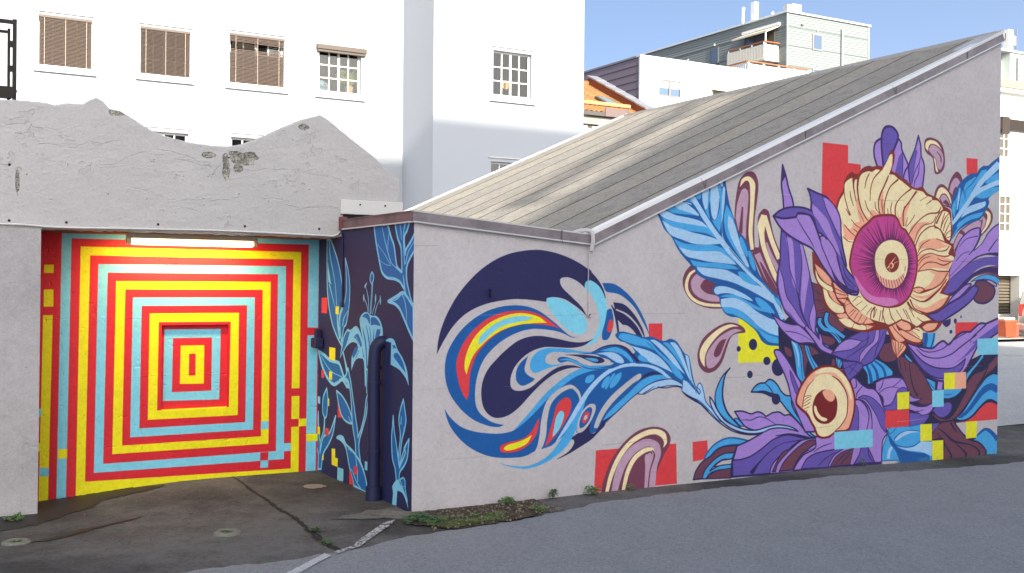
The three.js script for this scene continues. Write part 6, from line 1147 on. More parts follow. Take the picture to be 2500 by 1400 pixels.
function windowAt([x0, x1, y0, y1, kind], z) {
  const w = part('window', box(x0, x1, y0, y0 + 0.06, z - 0.2, z - 0.14), frameWhite, office);
  part('frame', merge([box(x0, x0 + 0.06, y0 + 0.06, y1, z - 0.2, z - 0.14), box(x1 - 0.06, x1, y0 + 0.06, y1, z - 0.2, z - 0.14), box(x0 + 0.06, x1 - 0.06, y1 - 0.06, y1, z - 0.2, z - 0.14)]), frameWhite, w);
  const W = (x1 - x0 - 0.12) / 4, Hh = (y1 - y0 - 0.12) / 3;
  for (let c = 1; c < 4; c++) part('mullion', box(x0 + 0.06 + c * W - (c === 2 ? 0.035 : 0.02), x0 + 0.06 + c * W + (c === 2 ? 0.035 : 0.02), y0 + 0.06, y1 - 0.06, z - 0.195, z - 0.145), frameWhite, w);
  for (let r = 1; r < 3; r++) part('glazing_bar', box(x0 + 0.06, x1 - 0.06, y0 + 0.06 + r * Hh - 0.018, y0 + 0.06 + r * Hh + 0.018, z - 0.19, z - 0.15), frameWhite, w);
  for (let c = 0; c < 4; c++) for (let r = 0; r < 3; r++) part('pane', box(x0 + 0.06 + c * W, x0 + 0.06 + (c + 1) * W, y0 + 0.06 + r * Hh, y0 + 0.06 + (r + 1) * Hh, z - 0.172, z - 0.168), paneMat, w);
  part('sill', rbox(x0 - 0.14, x1 + 0.14, y0 - 0.2, y0 - 0.02, z + 0.09, z - 0.14, 0.012), frameWhite, w);
  part('drip_cap', box(x0 - 0.1, x1 + 0.1, y1 + 0.12, y1 + 0.14, z, z + 0.045), frameWhite, w);
  if (kind === 'open') { if (y0 > 7 && z === ZL) { part('blind_box', merge([box(x0 - 0.1, x1 + 0.14, y1 - 0.02, y1 + 0.12, z + 0.02, z + 0.14), box(x0 - 0.08, x1 + 0.12, y1 - 0.1, y1 - 0.03, z + 0.04, z + 0.1)]), mat('#5f544b', { roughness: 0.5, metalness: 0.2 }), w); } return; }
  const L = []; const n = 36, b0 = y0 + 0.0, b1 = y1 - 0.05;
  for (let k = 0; k < n; k++) { const t = k / (n - 1), y = b0 + (b1 - b0) * t; if (kind === 'broken' && t > 0.72 && t < 0.86) continue; const g = new THREE.BoxGeometry(x1 - x0 - 0.02 + (kind === 'broken' ? 0 : 0), 0.005, 0.046); g.rotateX(0.75 + (kind === 'blind2' ? -0.12 : 0)); if (kind === 'broken') g.rotateZ(t >= 0.86 ? -0.012 + rr(-0.006, 0.006) : rr(-0.004, 0.004)); g.translate((x0 + x1) / 2 + (kind === 'broken' ? rr(-0.015, 0.015) : 0), y, z + 0.02); L.push(g); }
  if (kind === 'broken') for (let k = 0; k < 5; k++) { const g = new THREE.BoxGeometry(0.78, 0.005, 0.05); g.rotateX(0.3); g.rotateZ(rr(-0.06, 0.0)); g.translate(x0 + 0.45, y0 + 1.05 + k * 0.035, z + 0.02); L.push(g); }
  const bl = part('venetian_blind', merge(L), slatMat, w); bl.userData.kind = 'stuff';
  part('head_rail', box(x0 - 0.01, x1 + 0.01, y1 - 0.04, y1 + 0.03, z - 0.01, z + 0.05), slatMat, w); part('bottom_rail', box(x0, x1, y0 - 0.035, y0 - 0.005, z + 0.0, z + 0.04), slatMat, w);
  part('cords', merge([0.1, 0.5, 0.9].map(t => box(x0 + (x1 - x0) * t - 0.005, x0 + (x1 - x0) * t + 0.005, y0, y1, z + 0.046, z + 0.05))), cord, w);
}
wins.forEach(w => windowAt(w, ZL)); wingWins.forEach(w => windowAt(w, ZO));
for (const [x, y] of [[4.02, 9.6], [9.47, 9.62], [12.18, 9.625]]) { const v = part('air_vent', box(x - 0.1, x + 0.1, y - 0.08, y + 0.08, ZL, ZL + 0.02), frameWhite, office); for (let k = 0; k < 5; k++) part('louvre', box(x - 0.09, x + 0.09, y - 0.07 + k * 0.03, y - 0.055 + k * 0.03, ZL + 0.02, ZL + 0.035), frameWhite, v); }
for (const [x, y] of [[12.19, 6.72], [4.03, 5.85]]) { const v = part('round_vent', new THREE.CylinderGeometry(0.16, 0.16, 0.06, 24).rotateX(Math.PI / 2).translate(x, y, ZL + 0.03), frameWhite, office); for (let k = -3; k <= 3; k++) part('louvre', box(x - 0.14, x + 0.14, y + k * 0.04, y + k * 0.04 + 0.012, ZL + 0.06, ZL + 0.075), frameWhite, v); }
{ // plant and chair seen through the open window
  const p = thing('house_plant', 'spiky green house plant in a tan pot behind the unshaded white-building window', 'plant', [12.55, 7.98, ZL - 0.5]);
  part('pot', new THREE.CylinderGeometry(0.14, 0.1, 0.24, 16).translate(0.1, 0.12, 0), mat('#c9a27e'), p);
  const L = []; for (let k = 0; k < 70; k++) { const a = rr(0, 6.28), r = rr(0.2, 0.55), h = rr(0.2, 0.75); const c = new THREE.CatmullRomCurve3([V(0.1, 0.22, 0), V(0.1 + Math.cos(a) * r * 0.4, 0.22 + h * 0.8, Math.sin(a) * r * 0.25), V(0.1 + Math.cos(a) * r, 0.22 + h * 0.55, Math.sin(a) * r * 0.5)]); L.push(new THREE.TubeGeometry(c, 6, 0.012, 3)); }
  part('leaves', merge(L), mat('#8fa53a'), p);
  const c = thing('office_chair', 'rounded blue chair back behind the unshaded white-building window', 'chair', [11.78, 7.2, ZL - 0.7]); part('backrest', new THREE.SphereGeometry(0.3, 20, 14).scale(1, 1.1, 0.3).translate(0, 0.85, 0), mat('#7fa3cc'), c); part('stem', new THREE.CylinderGeometry(0.03, 0.03, 0.5, 10).translate(0, 0.35, 0.05), mat('#2b2b2b'), c); part('base', new THREE.CylinderGeometry(0.22, 0.26, 0.08, 16).translate(0, 0.06, 0.05), mat('#2b2b2b'), c);
  const l = thing('wall_disc', 'round tan disc hanging behind the upper wing window', 'ornament', [17.22, 8.4, ZO - 0.6]); part('disc', new THREE.CylinderGeometry(0.15, 0.15, 0.03, 24).rotateX(Math.PI / 2), mat('#d8b988'), l); part('hanger', box(-0.004, 0.004, 0.15, 0.6, -0.004, 0.004), mat('#55504a'), l); }

// ---------------------------------------------------------------- orange roofed house
const orange = thing('orange_house', 'small house with an orange tiled roof between white office and low white block', 'building');
{ const x0 = 19, x1 = 26.45, ye = 8.82, ze = -35.4, yr = 10.75, zr = -39.5; const tileMat = new THREE.MeshStandardMaterial({ color: srgb('#a9794a'), map: rep(trimTex, 0.8), roughness: 0.85 });
  const rf = part('roof', (() => { const g = new THREE.BufferGeometry(), P = [ x0, ye - 0.1, ze, x1, ye - 0.1, ze, x1, yr - 0.1, zr, x0, yr - 0.1, zr ]; g.setAttribute('position', new THREE.Float32BufferAttribute(P, 3)); g.setIndex([0, 1, 2, 0, 2, 3]); const q = g.toNonIndexed(); q.computeVertexNormals(); return uvm(q); })(), tileMat, orange);
  const rows = 15; for (let k = 0; k < rows; k++) { const t0 = k / rows, t1 = (k + 1.12) / rows, P = [], I = [], m = Math.round((x1 - x0) / 0.06); for (let i = 0; i <= m; i++) { const x = x0 + (x1 - x0) * i / m, w = 0.022 * Math.sin(i * 6.283 / 4); P.push(x, ye + (yr - ye) * t0 + 0.03 + w, ze + (zr - ze) * t0, x, ye + (yr - ye) * t1 - 0.01 + w * 0.8, ze + (zr - ze) * t1, x, ye + (yr - ye) * t0 - 0.01 + w, ze + (zr - ze) * t0); } for (let i = 0; i < m; i++) { const a = i * 3; I.push(a, a + 3, a + 1, a + 1, a + 3, a + 4, a + 2, a + 5, a, a, a + 5, a + 3); } const g = new THREE.BufferGeometry(); g.setAttribute('position', new THREE.Float32BufferAttribute(P, 3)); g.setIndex(I); const q = g.toNonIndexed(); q.computeVertexNormals(); part('tile_course', uvm(q), tileMat, rf).userData.kind = 'stuff'; }
  part('rear_slope', (() => { const g = new THREE.BufferGeometry(); g.setAttribute('position', new THREE.Float32BufferAttribute([x0, yr, zr, x1, yr, zr, x1, ye, -43.6, x0, ye, -43.6], 3)); g.setIndex([0, 1, 2, 0, 2, 3]); const q = g.toNonIndexed(); q.computeVertexNormals(); return uvm(q); })(), tileMat, orange);
  part('ridge_tiles', new THREE.CylinderGeometry(0.12, 0.12, x1 - x0, 10).rotateZ(Math.PI / 2).translate((x0 + x1) / 2, yr + 0.02, zr), tileMat, orange);
  const sg = (t) => [ye + (yr - ye) * t, ze + (zr - ze) * t];
  { const [y, z] = sg(0.16); part('snow_guard', box(x0, x1 - 0.2, y + 0.06, y + 0.2, z - 0.01, z + 0.01), mat('#b98a5e', { roughness: 0.6 }), orange); }
  part('gutter', box(x0, x1 - 0.3, ye - 0.22, ye - 0.06, ze + 0.02, ze + 0.16), mat('#57524c', { roughness: 0.5 }), orange); part('eaves_board', box(x0, x1 - 0.5, ye - 0.55, ye - 0.24, ze - 0.1, ze - 0.02), mat('#9b968c'), orange);
  part('wall', box(x0, x1, 0, ye - 0.56, ze - 0.3, -43.4), mat('#e6e2d6'), orange); part('corbel_row', merge(span(19.5, 26, 0.45).map(x => box(x, x + 0.22, ye - 0.85, ye - 0.62, ze - 0.3, ze - 0.12))), mat('#dcd8cc'), orange);
  const pp = part('party_wall', (() => { const s = new THREE.Shape([[ze + 0.25, ye - 0.6], [ze + 0.25, ye + 0.2], [zr, yr + 0.32], [zr, ye - 0.6]].map(p => new THREE.Vector2(-p[0], p[1]))); const g = new THREE.ExtrudeGeometry(s, { depth: 0.4, bevelEnabled: false }); g.rotateY(Math.PI / 2); g.translate(x1, 0, 0); return uvm(g); })(), mat('#9a5a3c', { roughness: 0.8 }), orange);
  for (let k = 0; k < 6; k++) { const a = k / 6, b = (k + 1) / 6, A = V(x1 + 0.2, ye + 0.26 + (yr - ye + 0.12) * a, ze + 0.2 + (zr - ze - 0.2) * a), B = V(x1 + 0.2, ye + 0.26 + (yr - ye + 0.12) * b - 0.02, ze + 0.2 + (zr - ze - 0.2) * b); part('capping_plate', sweptBox(A, B, 0.55, 0.06), mat('#a9a7ab', { roughness: 0.4, metalness: 0.4 }), pp); }
  const sk = part('skylight', sweptBox(V(25.5, ...sg(0.17)).add(V(0, 0.08, 0)), V(25.5, ...sg(0.42)).add(V(0, 0.08, 0)), 0.66, 0.1), mat('#5b564f', { roughness: 0.5 }), orange); part('pane', sweptBox(V(25.5, ...sg(0.2)).add(V(0, 0.14, 0)), V(25.5, ...sg(0.39)).add(V(0, 0.14, 0)), 0.46, 0.02), new THREE.MeshPhysicalMaterial({ color: srgb('#9aa3a6'), roughness: 0.08, metalness: 0.3 }), sk);
  part('chimney', box(23.0, 23.5, yr - 0.3, yr + 1.4, zr - 0.5, zr), mat('#b5653c'), orange); }

// ---------------------------------------------------------------- low white block with terrace
const low = thing('white_block', 'low white flat-roofed block with purple-brown metal side below the grey tower', 'building');
{ const x0 = 34.83, x1 = 56, z = -46.92, yt = 14.25; const wm = [[36.02, 37.57, 12.25, 13.18], [39.9, 42.6, 11.2, 13.0]];
  part('front_wall', prism(rect(x0, x1, 0, yt), z, z - 0.3, wm.map(w => rect(...w).reverse())), mat('#ece9e4', { roughness: 0.85 }), low); part('core', box(x0 + 0.05, x1, 0, yt - 0.1, z - 0.9, z - 14), mat('#8a8680'), low);
  const cap = part('parapet_cap', box(x0 - 0.08, x1, yt, yt + 0.1, z + 0.06, z - 0.34), mat('#d7d6d4', { roughness: 0.4, metalness: 0.2 }), low); part('side_cap', box(x0 - 0.08, x0 + 0.3, yt, yt + 0.1, z - 0.34, z - 14), mat('#8f8a92', { roughness: 0.4, metalness: 0.3 }), low);
  part('corner_profile', box(x0 - 0.07, x0 + 0.1, 0, yt, z - 0.1, z + 0.03), mat('#e8e6e2'), low); part('downpipe', box(x0 + 0.16, x0 + 0.24, 0, yt - 0.1, z + 0.01, z + 0.09), mat('#d8d6d2'), low);
  const pm = mat('#857379', { roughness: 0.45, metalness: 0.25 }); for (let k = 0; k < 16; k++) { const y = yt - (k + 1) * 0.42; part('metal_panel', prism([[0, 0], [0.05, 0.0], [0.02, 0.41], [0, 0.41]].map(p => [x0 - p[0], y + p[1]]), z - 0.12, z - 14), pm, low); }
  const grey = mat('#807d78', { roughness: 0.5 });
  { const [a, b, c, e] = wm[0]; const w = part('window', merge([box(a, b, c, c + 0.07, z - 0.02, z + 0.03), box(a, b, e - 0.07, e, z - 0.02, z + 0.03), box(a, a + 0.07, c + 0.07, e - 0.07, z - 0.02, z + 0.03), box(b - 0.07, b, c + 0.07, e - 0.07, z - 0.02, z + 0.03), box((a + b) / 2 - 0.06, (a + b) / 2 + 0.06, c + 0.07, e - 0.07, z - 0.02, z + 0.03)]), grey, low); for (const [p, q] of [[a + 0.07, (a + b) / 2 - 0.06], [(a + b) / 2 + 0.06, b - 0.07]]) { part('pane', box(p, q, c + 0.07, e - 0.07, z - 0.05, z - 0.03), new THREE.MeshPhysicalMaterial({ color: srgb('#5c6f88'), roughness: 0.05 }), w); part('roller_blind', box(p + 0.02, q - 0.02, (c + e) / 2, e - 0.08, z - 0.029, z - 0.02), mat('#e4e2de'), w); } }
  { const [a, b, c, e] = wm[1]; const w = part('window', merge([box(a, b, c, c + 0.07, z - 0.1, z - 0.04), box(a, b, e - 0.07, e, z - 0.1, z - 0.04), box(a, a + 0.07, c + 0.07, e - 0.07, z - 0.1, z - 0.04), box(b - 0.07, b, c + 0.07, e - 0.07, z - 0.1, z - 0.04), box(a + 1.4, a + 1.47, c + 0.07, e - 0.07, z - 0.1, z - 0.04), box(a + 2.1, a + 2.2, c + 0.07, e - 0.07, z - 0.1, z - 0.04)]), grey, low); for (const [p, q] of [[a + 0.07, a + 1.4], [a + 1.47, a + 2.1], [a + 2.2, b - 0.07]]) part('pane', box(p, q, c + 0.07, e - 0.07, z - 0.12, z - 0.1), new THREE.MeshPhysicalMaterial({ color: srgb('#a9b7ae'), roughness: 0.05 }), w);
    part('awning', prism([[0, 0], [0, 0.3], [0.5, 0.05], [0.5, -0.12]].map(p => [p[0], p[1]]), 0, 3.1).rotateY(-Math.PI / 2).translate(a + 2.95, e - 0.05, z), mat('#e0cdb8', { roughness: 0.9 }), low); }
  // terrace railing
  const rl = part('terrace_rail', box(43.4, 48.3, yt + 0.86, yt + 0.93, z - 1.0, z - 1.1), mat('#a3623c', { roughness: 0.7 }), low); part('terrace_rail', box(43.35, 43.45, yt + 0.86, yt + 0.93, z - 1.1, z - 8), mat('#a3623c', { roughness: 0.7 }), low);
  for (const x of [43.4, 44.6, 45.8, 47.0, 48.2]) part('post', box(x, x + 0.09, yt + 0.1, yt + 0.86, z - 1.1, z - 1.02), mat('#e6e6e4'), rl); for (const q of [-3, -5, -7]) part('post', box(43.35, 43.44, yt + 0.1, yt + 0.86, z + q, z + q - 0.08), mat('#e6e6e4'), rl);
  part('balusters', merge([...span(43.5, 48.2, 0.16).map(x => box(x, x + 0.1, yt + 0.15, yt + 0.76, z - 1.05, z - 1.03)), ...span(1.2, 7.8, 0.2).map(q => box(43.39, 43.41, yt + 0.15, yt + 0.76, z - q, z - q - 0.13))]), mat('#dfe2e6'), rl).userData.kind = 'stuff'; }

// ---------------------------------------------------------------- grey-green tower
const tower = thing('grey_tower', 'grey-green clad apartment tower with balcony, awning and rooftop boxes', 'building');
{ const x0 = 57.48, x1 = 66.2, z = -59.3, yt = 22.35, zb = -92; const clad = mat('#808685', { roughness: 0.75 });
  part('core', box(x0 + 0.06, x1 - 0.06, 0, yt - 0.05, z - 0.06, zb), clad, tower);
  const sid = (n0) => { const L = []; for (let k = 0; k < 74; k++) { const y = yt - (k + 1) * 0.19; L.push([y]); } return L; };
  part('siding', merge(sid().map(([y]) => prism([[0, 0], [0.04, 0], [0.012, 0.188], [0, 0.188]].map(p => [p[0], p[1]]), 0, x1 - x0).rotateY(-Math.PI / 2).translate(x1, y, z - 0.06))), clad, tower).userData.kind = 'stuff';
  part('siding', merge(sid().map(([y]) => prism([[0, 0], [0.04, 0], [0.012, 0.188], [0, 0.188]].map(p => [x0 + 0.06 - p[0], y + p[1]]), z - 0.06, zb))), clad, tower).userData.kind = 'stuff';
  for (const y of [21.3, 19.9, 18.4, 16.9]) { part('band', box(x0 - 0.0, x1, y, y + 0.05, z - 0.03, z + 0.0), mat('#69736f'), tower); part('band', box(x0 - 0.01, x0 + 0.03, y, y + 0.05, z, zb), mat('#69736f'), tower); }
  part('corner_trim', box(x0 - 0.03, x0 + 0.1, 0, yt, z - 0.1, z + 0.02), mat('#8b9490'), tower); part('corner_trim', box(x1 - 0.1, x1 + 0.03, 0, yt, z - 0.1, z + 0.02), mat('#929b97'), tower);
  part('roof_edge', box(x0 - 0.12, x1 + 0.12, yt, yt + 0.13, z + 0.12, z - 0.3), mat('#d3d6d6', { roughness: 0.4 }), tower); part('roof_edge', box(x0 - 0.12, x0 + 0.3, yt, yt + 0.13, z - 0.3, zb), mat('#d3d6d6', { roughness: 0.4 }), tower);
  const wf = mat('#8b8c88'); const gl = new THREE.MeshPhysicalMaterial({ color: srgb('#55657c'), roughness: 0.05 });
  for (const [a, b, c, e] of [[60.1, 61.12, 19.85, 21.1], [60.15, 61.15, 17.2, 18.45]]) { const w = part('window', box(a, b, c, e, z, z + 0.04), wf, tower); part('pane', box(a + 0.1, b - 0.1, c + 0.1, e - 0.1, z + 0.04, z + 0.05), gl, w); part('air_vent', box((a + b) / 2 - 0.05, (a + b) / 2 + 0.05, e + 0.2, e + 0.34, z, z + 0.05), mat('#c7cfcb'), w); }
  for (const [za, zc, c, e] of [[-67.0, -67.95, 19.85, 21.2], [-70.35, -71.3, 19.4, 20.55], [-72.9, -73.7, 19.4, 20.55]]) { const w = part('window', box(x0 - 0.04, x0 + 0.02, c, e, za, zc), mat('#6c6a63'), tower); part('pane', box(x0 - 0.05, x0 - 0.04, c + 0.1, e - 0.1, za - 0.1, zc + 0.1), gl, w); part('air_vent', box(x0 - 0.08, x0, e + 0.15, e + 0.32, (za + zc) / 2 - 0.06, (za + zc) / 2 + 0.06), mat('#cfd6d4'), w); }
  part('flue_pipe', new THREE.CylinderGeometry(0.075, 0.075, 5.2, 10).translate(63.15, 19.2, z + 0.12), mat('#c9cdcc', { roughness: 0.35, metalness: 0.4 }), tower);
  part('wall_lamp', box(58.9, 59.1, 21.55, 21.65, z, z + 0.12), mat('#6f7673'), tower);
  // balcony on the left face
  const bz0 = -60.1, bz1 = -64.1, by = 18.75, bx = x0 - 1.5; const bal = part('balcony', box(bx, x0, by, by + 0.25, bz0, bz1), mat('#d6cfc4'), tower);
  const pal = mat('#d9d2c4', { roughness: 0.7 }); part('balusters', merge([...span(-bz0, -bz1, 0.17).map(q => box(bx - 0.03, bx, by + 0.1, by + 1.2, -q, -q - 0.11)), ...span(bx, x0 - 0.1, 0.17).map(x => box(x, x + 0.15, by + 0.1, by + 1.2, bz0, bz0 + 0.03))]), pal, bal).userData.kind = 'stuff';
  part('handrail', merge([box(bx - 0.06, bx + 0.06, by + 1.36, by + 1.43, bz0 + 0.05, bz1), box(bx + 0.06, x0, by + 1.36, by + 1.43, bz0 - 0.02, bz0 + 0.08)]), mat('#a9643d'), bal); for (const q of [0, 1.3, 2.6, 3.9]) part('post', box(bx - 0.05, bx + 0.03, by + 1.2, by + 1.36, bz0 - q, bz0 - q - 0.08), mat('#e3e0da'), bal);
  part('balcony_door', box(x0 - 0.03, x0 + 0.02, by + 0.25, by + 2.5, -60.6, -63.9), mat('#5c564c'), tower); part('door_pane', box(x0 - 0.045, x0 - 0.03, by + 0.6, by + 2.4, -61.6, -62.5), gl, tower); part('door_pane', box(x0 - 0.045, x0 - 0.03, by + 0.6, by + 2.4, -62.8, -63.7), gl, tower);
  const aw = part('awning', prism([[x0, 21.55], [x0 - 1.35, 21.0], [x0 - 1.35, 20.86], [x0, 21.43]], -60.1, -63.9), mat('#c9c1ad', { roughness: 0.9 }), tower); part('awning_box', box(x0 - 0.25, x0, 21.5, 21.72, -60.0, -64.0), mat('#e1dfda'), aw); part('awning_post', box(x0 - 1.35, x0 - 1.27, by + 0.3, 20.95, -60.15, -60.23), mat('#e6e4df'), aw);
  for (const [x, zz, w, h] of [[57.9, -63.3, 0.42, 1.75], [57.9, -64.6, 0.18, 1.6]]) part('roof_mast', box(x, x + w, yt + 0.1, yt + h, zz, zz - w), mat('#e6e6e6'), tower);
  part('roof_box', box(59.2, 60.1, yt - 0.1, yt + 1.15, z - 1.2, z - 2.2), mat('#dcdcdc'), tower); part('roof_box', box(58.85, 59.15, yt - 0.1, yt + 1.1, z - 1.4, z - 1.8), mat('#b9bbbd'), tower); part('roof_vent', box(57.8, 57.95, yt, yt + 0.5, -61.2, -61.35), mat('#e6e6e6'), tower); }

// ---------------------------------------------------------------- buildings, van and bins beyond the shed's far end
const right = thing('white_townhouse', 'bright white townhouse with tall multi-pane windows beyond the mural wall end', 'building');
{ const z = -26.05, k = 26.05 / 24.06, X = x => x * k, Y = y => 1.9 + (y - 1.9) * k; const x0 = X(31.5), x1 = X(40); const ws = [[X(32.9), X(34.06), Y(6.46), Y(7.85)], [X(32.9), X(34.2), Y(3.84), Y(5.2)]];
  part('facade', prism([[x0, 2.45], [x1, 2.45], [x1, Y(8.75)], [x0, Y(8.75)]], z, z - 0.4, ws.map(w => rect(...w).reverse())), mat('#eceae5'), right); part('lower_wall', prism(rect(x0, x1, 0, 2.45), z, z - 0.4, [rect(X(33.3), X(34.62), 0.9, 2.38).reverse()]), mat('#d9d6d0'), right); part('core', box(x0, x1, 0, Y(8.7), z - 1.6, z - 9), mat('#6a655c'), right);
  part('cornice', box(x0, x1, Y(8.75), Y(8.88), z + 0.25, z - 0.4), mat('#d8d4cb'), right); part('cornice_roof', prism([[0, 0], [0.4, 0], [0.0, 0.42]], 0, x1 - x0).rotateY(-Math.PI / 2).translate(x1, Y(8.88), z - 0.1), mat('#a98a7a'), right);
  ws.forEach(([a, b, c, e]) => { const w = part('window', merge([box(a, b, c, c + 0.08, z - 0.15, z - 0.07), box(a, b, e - 0.08, e, z - 0.15, z - 0.07), box(a, a + 0.08, c + 0.08, e - 0.08, z - 0.15, z - 0.07), box(b - 0.08, b, c + 0.08, e - 0.08, z - 0.15, z - 0.07)]), frameWhite, right); for (let i = 1; i < 4; i++) part('mullion', box(a + (b - a) * i / 4 - 0.02, a + (b - a) * i / 4 + 0.02, c + 0.08, e - 0.08, z - 0.14, z - 0.08), frameWhite, w); for (let j = 1; j < 4; j++) part('glazing_bar', box(a + 0.08, b - 0.08, c + (e - c) * j / 4 - 0.018, c + (e - c) * j / 4 + 0.018, z - 0.135, z - 0.085), frameWhite, w); for (let i = 0; i < 4; i++) for (let j = 0; j < 4; j++) part('pane', box(a + (b - a) * i / 4, a + (b - a) * (i + 1) / 4, c + (e - c) * j / 4, c + (e - c) * (j + 1) / 4, z - 0.125, z - 0.12), new THREE.MeshPhysicalMaterial({ color: srgb('#5f594c'), roughness: 0.06 }), w); part('sill', box(a - 0.1, b + 0.1, c - 0.12, c, z + 0.1, z - 0.1), frameWhite, w); });
  const lv = part('louvre_panel', box(X(33.3), X(34.62), 0.9, 2.38, z - 0.5, z - 0.56), mat('#4f473c'), right); for (let j = 0; j < 12; j++) part('slat', box(X(33.3), X(34.62), 0.95 + j * 0.12, 1.03 + j * 0.12, z - 0.5, z - 0.44), mat('#6b6152'), lv); }
{ const t = thing('grey_penthouse', 'small grey clad rooftop storey rising behind the white townhouse', 'building', [0, 0, 0]); const s = 40 / 24.06, z = -40; const X = x => x * s, Y = y => 1.9 + (y - 1.9) * s; const c = mat('#c3c9c4');
  part('wall', box(X(33.95), X(40), 8, Y(10.2), z, z - 8), c, t); part('side', box(X(33.3), X(33.95), 8, Y(10.22), z - 0.6, z - 8), c, t); part('roof_edge', box(X(33.3), X(40), Y(10.2), Y(10.2) + 0.14, z + 0.1, z - 8), mat('#9aa0a2'), t); for (let k = 0; k < 6; k++) part('board', box(X(33.95), X(40), Y(8.9) + k * 0.4, Y(8.9) + k * 0.4 + 0.03, z, z + 0.02), mat('#aab0ab'), t);
  part('flue_pipe', new THREE.CylinderGeometry(0.06, 0.06, 2.2, 8).translate(X(34.3), Y(9.4), z + 0.1), mat('#8b8d8c'), t); part('chimney', box(X(34.36), X(34.6), Y(10.2), Y(11.15), z - 0.6, z - 1.0), mat('#e4e0d8'), t); part('antenna_box', box(X(34.62), X(34.78), Y(10.6), Y(10.95), z - 0.6, z - 0.8), mat('#8d9094'), t); part('antenna_mast', box(X(34.8), X(34.83), Y(10.2), Y(11.2), z - 0.6, z - 0.65), mat('#7a7d80'), t); }
{ const t = thing('steel_gantry', 'brown steel beam on a bracket in front of the white townhouse', 'beam', [0, 0, -20.5]); part('beam', box(27.6, 34, 6.62, 6.95, -0.12, 0.12), mat('#57493c', { roughness: 0.6 }), t); part('post', box(27.6, 27.75, 0, 6.62, -0.08, 0.08), mat('#57493c', { roughness: 0.6 }), t); part('bracket', box(28.4, 28.75, 6.5, 7.0, -0.14, 0.14), mat('#6a5a4b', { roughness: 0.6 }), t); }
{ const t = thing('parked_van', 'silver van parked by the white townhouse, rear end beyond the mural wall', 'van', [36.25, 0.01, -23.45]); const paintM = new THREE.MeshPhysicalMaterial({ color: srgb('#8f918e'), roughness: 0.3, metalness: 0.4, clearcoat: 0.8 });
  const sh = new THREE.Shape([[0, 0.35], [0, 0.95], [0.06, 1.2], [0.22, 1.72], [0.4, 1.85], [2.9, 1.88], [3.3, 1.7], [3.85, 1.15], [4.6, 0.98], [4.75, 0.7], [4.75, 0.35]].map(p => new THREE.Vector2(...p))); part('body', new THREE.ExtrudeGeometry(sh, { depth: 1.6, bevelEnabled: true, bevelSize: 0.08, bevelThickness: 0.1, bevelSegments: 4 }).translate(0, 0, -1.7), paintM, t);
  const gl = new THREE.MeshPhysicalMaterial({ color: srgb('#26292b'), roughness: 0.05 }); part('side_window', prism([[0.42, 1.2], [3.1, 1.2], [3.55, 1.2], [3.2, 1.62], [0.55, 1.66]], 0.0, 0.015), gl, t); part('rear_window', sweptBox(V(-0.02, 1.22, -0.9), V(0.13, 1.64, -0.9), 1.3, 0.03), gl, t);
  for (const s of [0.0, -1.66]) part('tail_light', rbox(-0.1, 0.02, 0.85, 1.3, s - 0.06, s + 0.08, 0.02), mat('#b5281e', { roughness: 0.3 }), t); part('bumper', rbox(-0.16, 0.1, 0.32, 0.58, -1.75, 0.06, 0.05), mat('#a7a8a4', { roughness: 0.5 }), t); part('number_plate', rbox(-0.12, -0.085, 0.72, 0.84, -1.1, -0.6, 0.005), mat('#6fb98c'), t);
  for (const x of [0.9, 3.75]) for (const s of [0.02, -1.62]) { const w = part('wheel', new THREE.CylinderGeometry(0.33, 0.33, 0.22, 24).rotateX(Math.PI / 2).translate(x, 0.33, s), mat('#1b1b1b', { roughness: 0.9 }), t); part('rim', new THREE.CylinderGeometry(0.2, 0.2, 0.24, 16).rotateX(Math.PI / 2).translate(x, 0.33, s), mat('#9b9b98', { roughness: 0.4, metalness: 0.5 }), w); } }
{ const t = thing('orange_skip', 'orange plastic container with a pale lid beside the parked van', 'container', [35.35, 0.06, -25.2]); t.scale.set(0.72, 1, 0.72); part('tub', prism([[-0.36, 0.05], [0.36, 0.05], [0.44, 0.6], [-0.44, 0.6]], -0.4, 0.4), mat('#a04424', { roughness: 0.6 }), t); part('rim', rbox(-0.47, 0.47, 0.6, 0.66, -0.43, 0.43, 0.02), mat('#a8553a', { roughness: 0.6 }), t); part('lid', rbox(-0.42, 0.42, 0.66, 0.76, -0.36, 0.36, 0.04), mat('#ddc9bd', { roughness: 0.6 }), t); }
{ const t = thing('red_bin', 'small dull red bin between the orange container and the van', 'bin', [35.92, 0.06, -25.2]); part('bin_body', new THREE.CylinderGeometry(0.2, 0.17, 0.5, 18).translate(0, 0.25, 0), mat('#b9513f'), t); part('lid', new THREE.CylinderGeometry(0.21, 0.22, 0.05, 18).translate(0, 0.525, 0), mat('#c77561'), t); }

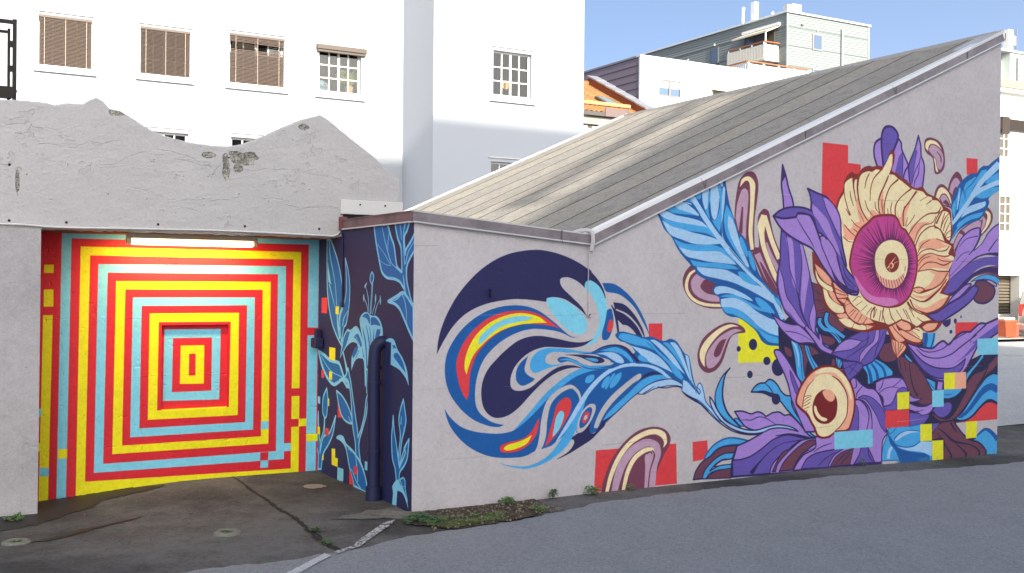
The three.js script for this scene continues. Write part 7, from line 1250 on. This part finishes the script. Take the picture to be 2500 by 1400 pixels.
// ---------------------------------------------------------------- houses across the road behind the camera: they shade the yard
const across = mat('#ddd8ce', { roughness: 0.9 }), winDark = new THREE.MeshPhysicalMaterial({ color: srgb('#2f3338'), roughness: 0.08 });
function rowWindows(parent, x0, x1, y0, y1, z, dx, dy) { for (let x = x0; x < x1; x += dx) for (let y = y0; y < y1; y += dy) { const w = part('window', box(x, x + 1.1, y, y + 1.4, z - 0.05, z + 0.05), mat('#e5e2dc'), parent); part('pane', box(x + 0.1, x + 1.0, y + 0.1, y + 1.3, z - 0.07, z - 0.05), winDark, w); } }
{ const t = thing('flat_roof_block', 'tall flat-roofed block across the road that shades the parking lot', 'building', [-1.2, 5.76, 12]); part('wall', box(8.75, 27.5, -6, 25.9, 10, 22), across, t); part('parapet', box(8.7, 27.6, 25.9, 26.25, 9.95, 10.3), mat('#a59f96'), t); rowWindows(t, 10, 26, -4.4, 24, 10, 2.6, 3.1); }
{ const t = thing('gabled_house', 'gabled house across the road with its roof rising to the tall block', 'building', [-1.2, 5.76, 12]); part('wall', prism([[3.3, -6], [8.7, -6], [8.7, 15.0], [3.3, 11.4]], 10, 20), mat('#e2d9c6', { roughness: 0.9 }), t); part('roof', prism([[3.1, 11.3], [8.7, 15.05], [8.7, 15.3], [3.1, 11.55]], 9.8, 20.2), mat('#6d4a3e'), t); rowWindows(t, 4, 8, -4.4, 10, 10, 2.2, 3);
  const r = part('added_shade_rail', prism([[4.4, 13.0], [8.7, 15.95], [8.7, 16.2], [4.4, 13.25]], 9.9, 10.1), mat('#5b5854'), t); for (const x of [4.6, 6.2, 7.8]) part('shade_rail_post', box(x, x + 0.1, 12.3 + (x - 4.6) * 0.67, 13.1 + (x - 4.6) * 0.69, 9.95, 10.05), mat('#5b5854'), r); part('chimney', box(5.2, 5.9, 12.5, 14.6, 14, 14.7), mat('#8c5a45'), t); }  // unseen rail, posts and chimney added to streak the felt roof with shade
{ const t = thing('steep_house', 'steep gabled house across the road facing the concrete facade', 'building', [-1.2, 5.76, 12]); part('wall', prism([[-8, -6], [3.1, -6], [3.1, 11.9], [-2, 15.6], [-8, 11.4]], 10, 20), mat('#e4ded2', { roughness: 0.9 }), t); part('roof', merge([prism([[3.3, 11.75], [-2, 15.6], [-2, 15.85], [3.3, 12.0]], 9.8, 20.2), prism([[-8.2, 11.25], [-2, 15.6], [-2, 15.85], [-8.2, 11.5]], 9.8, 20.2)]), mat('#5f4238'), t); rowWindows(t, -6, 2, -4.4, 10, 10, 2.4, 3); }
renderer.render(scene, camera);
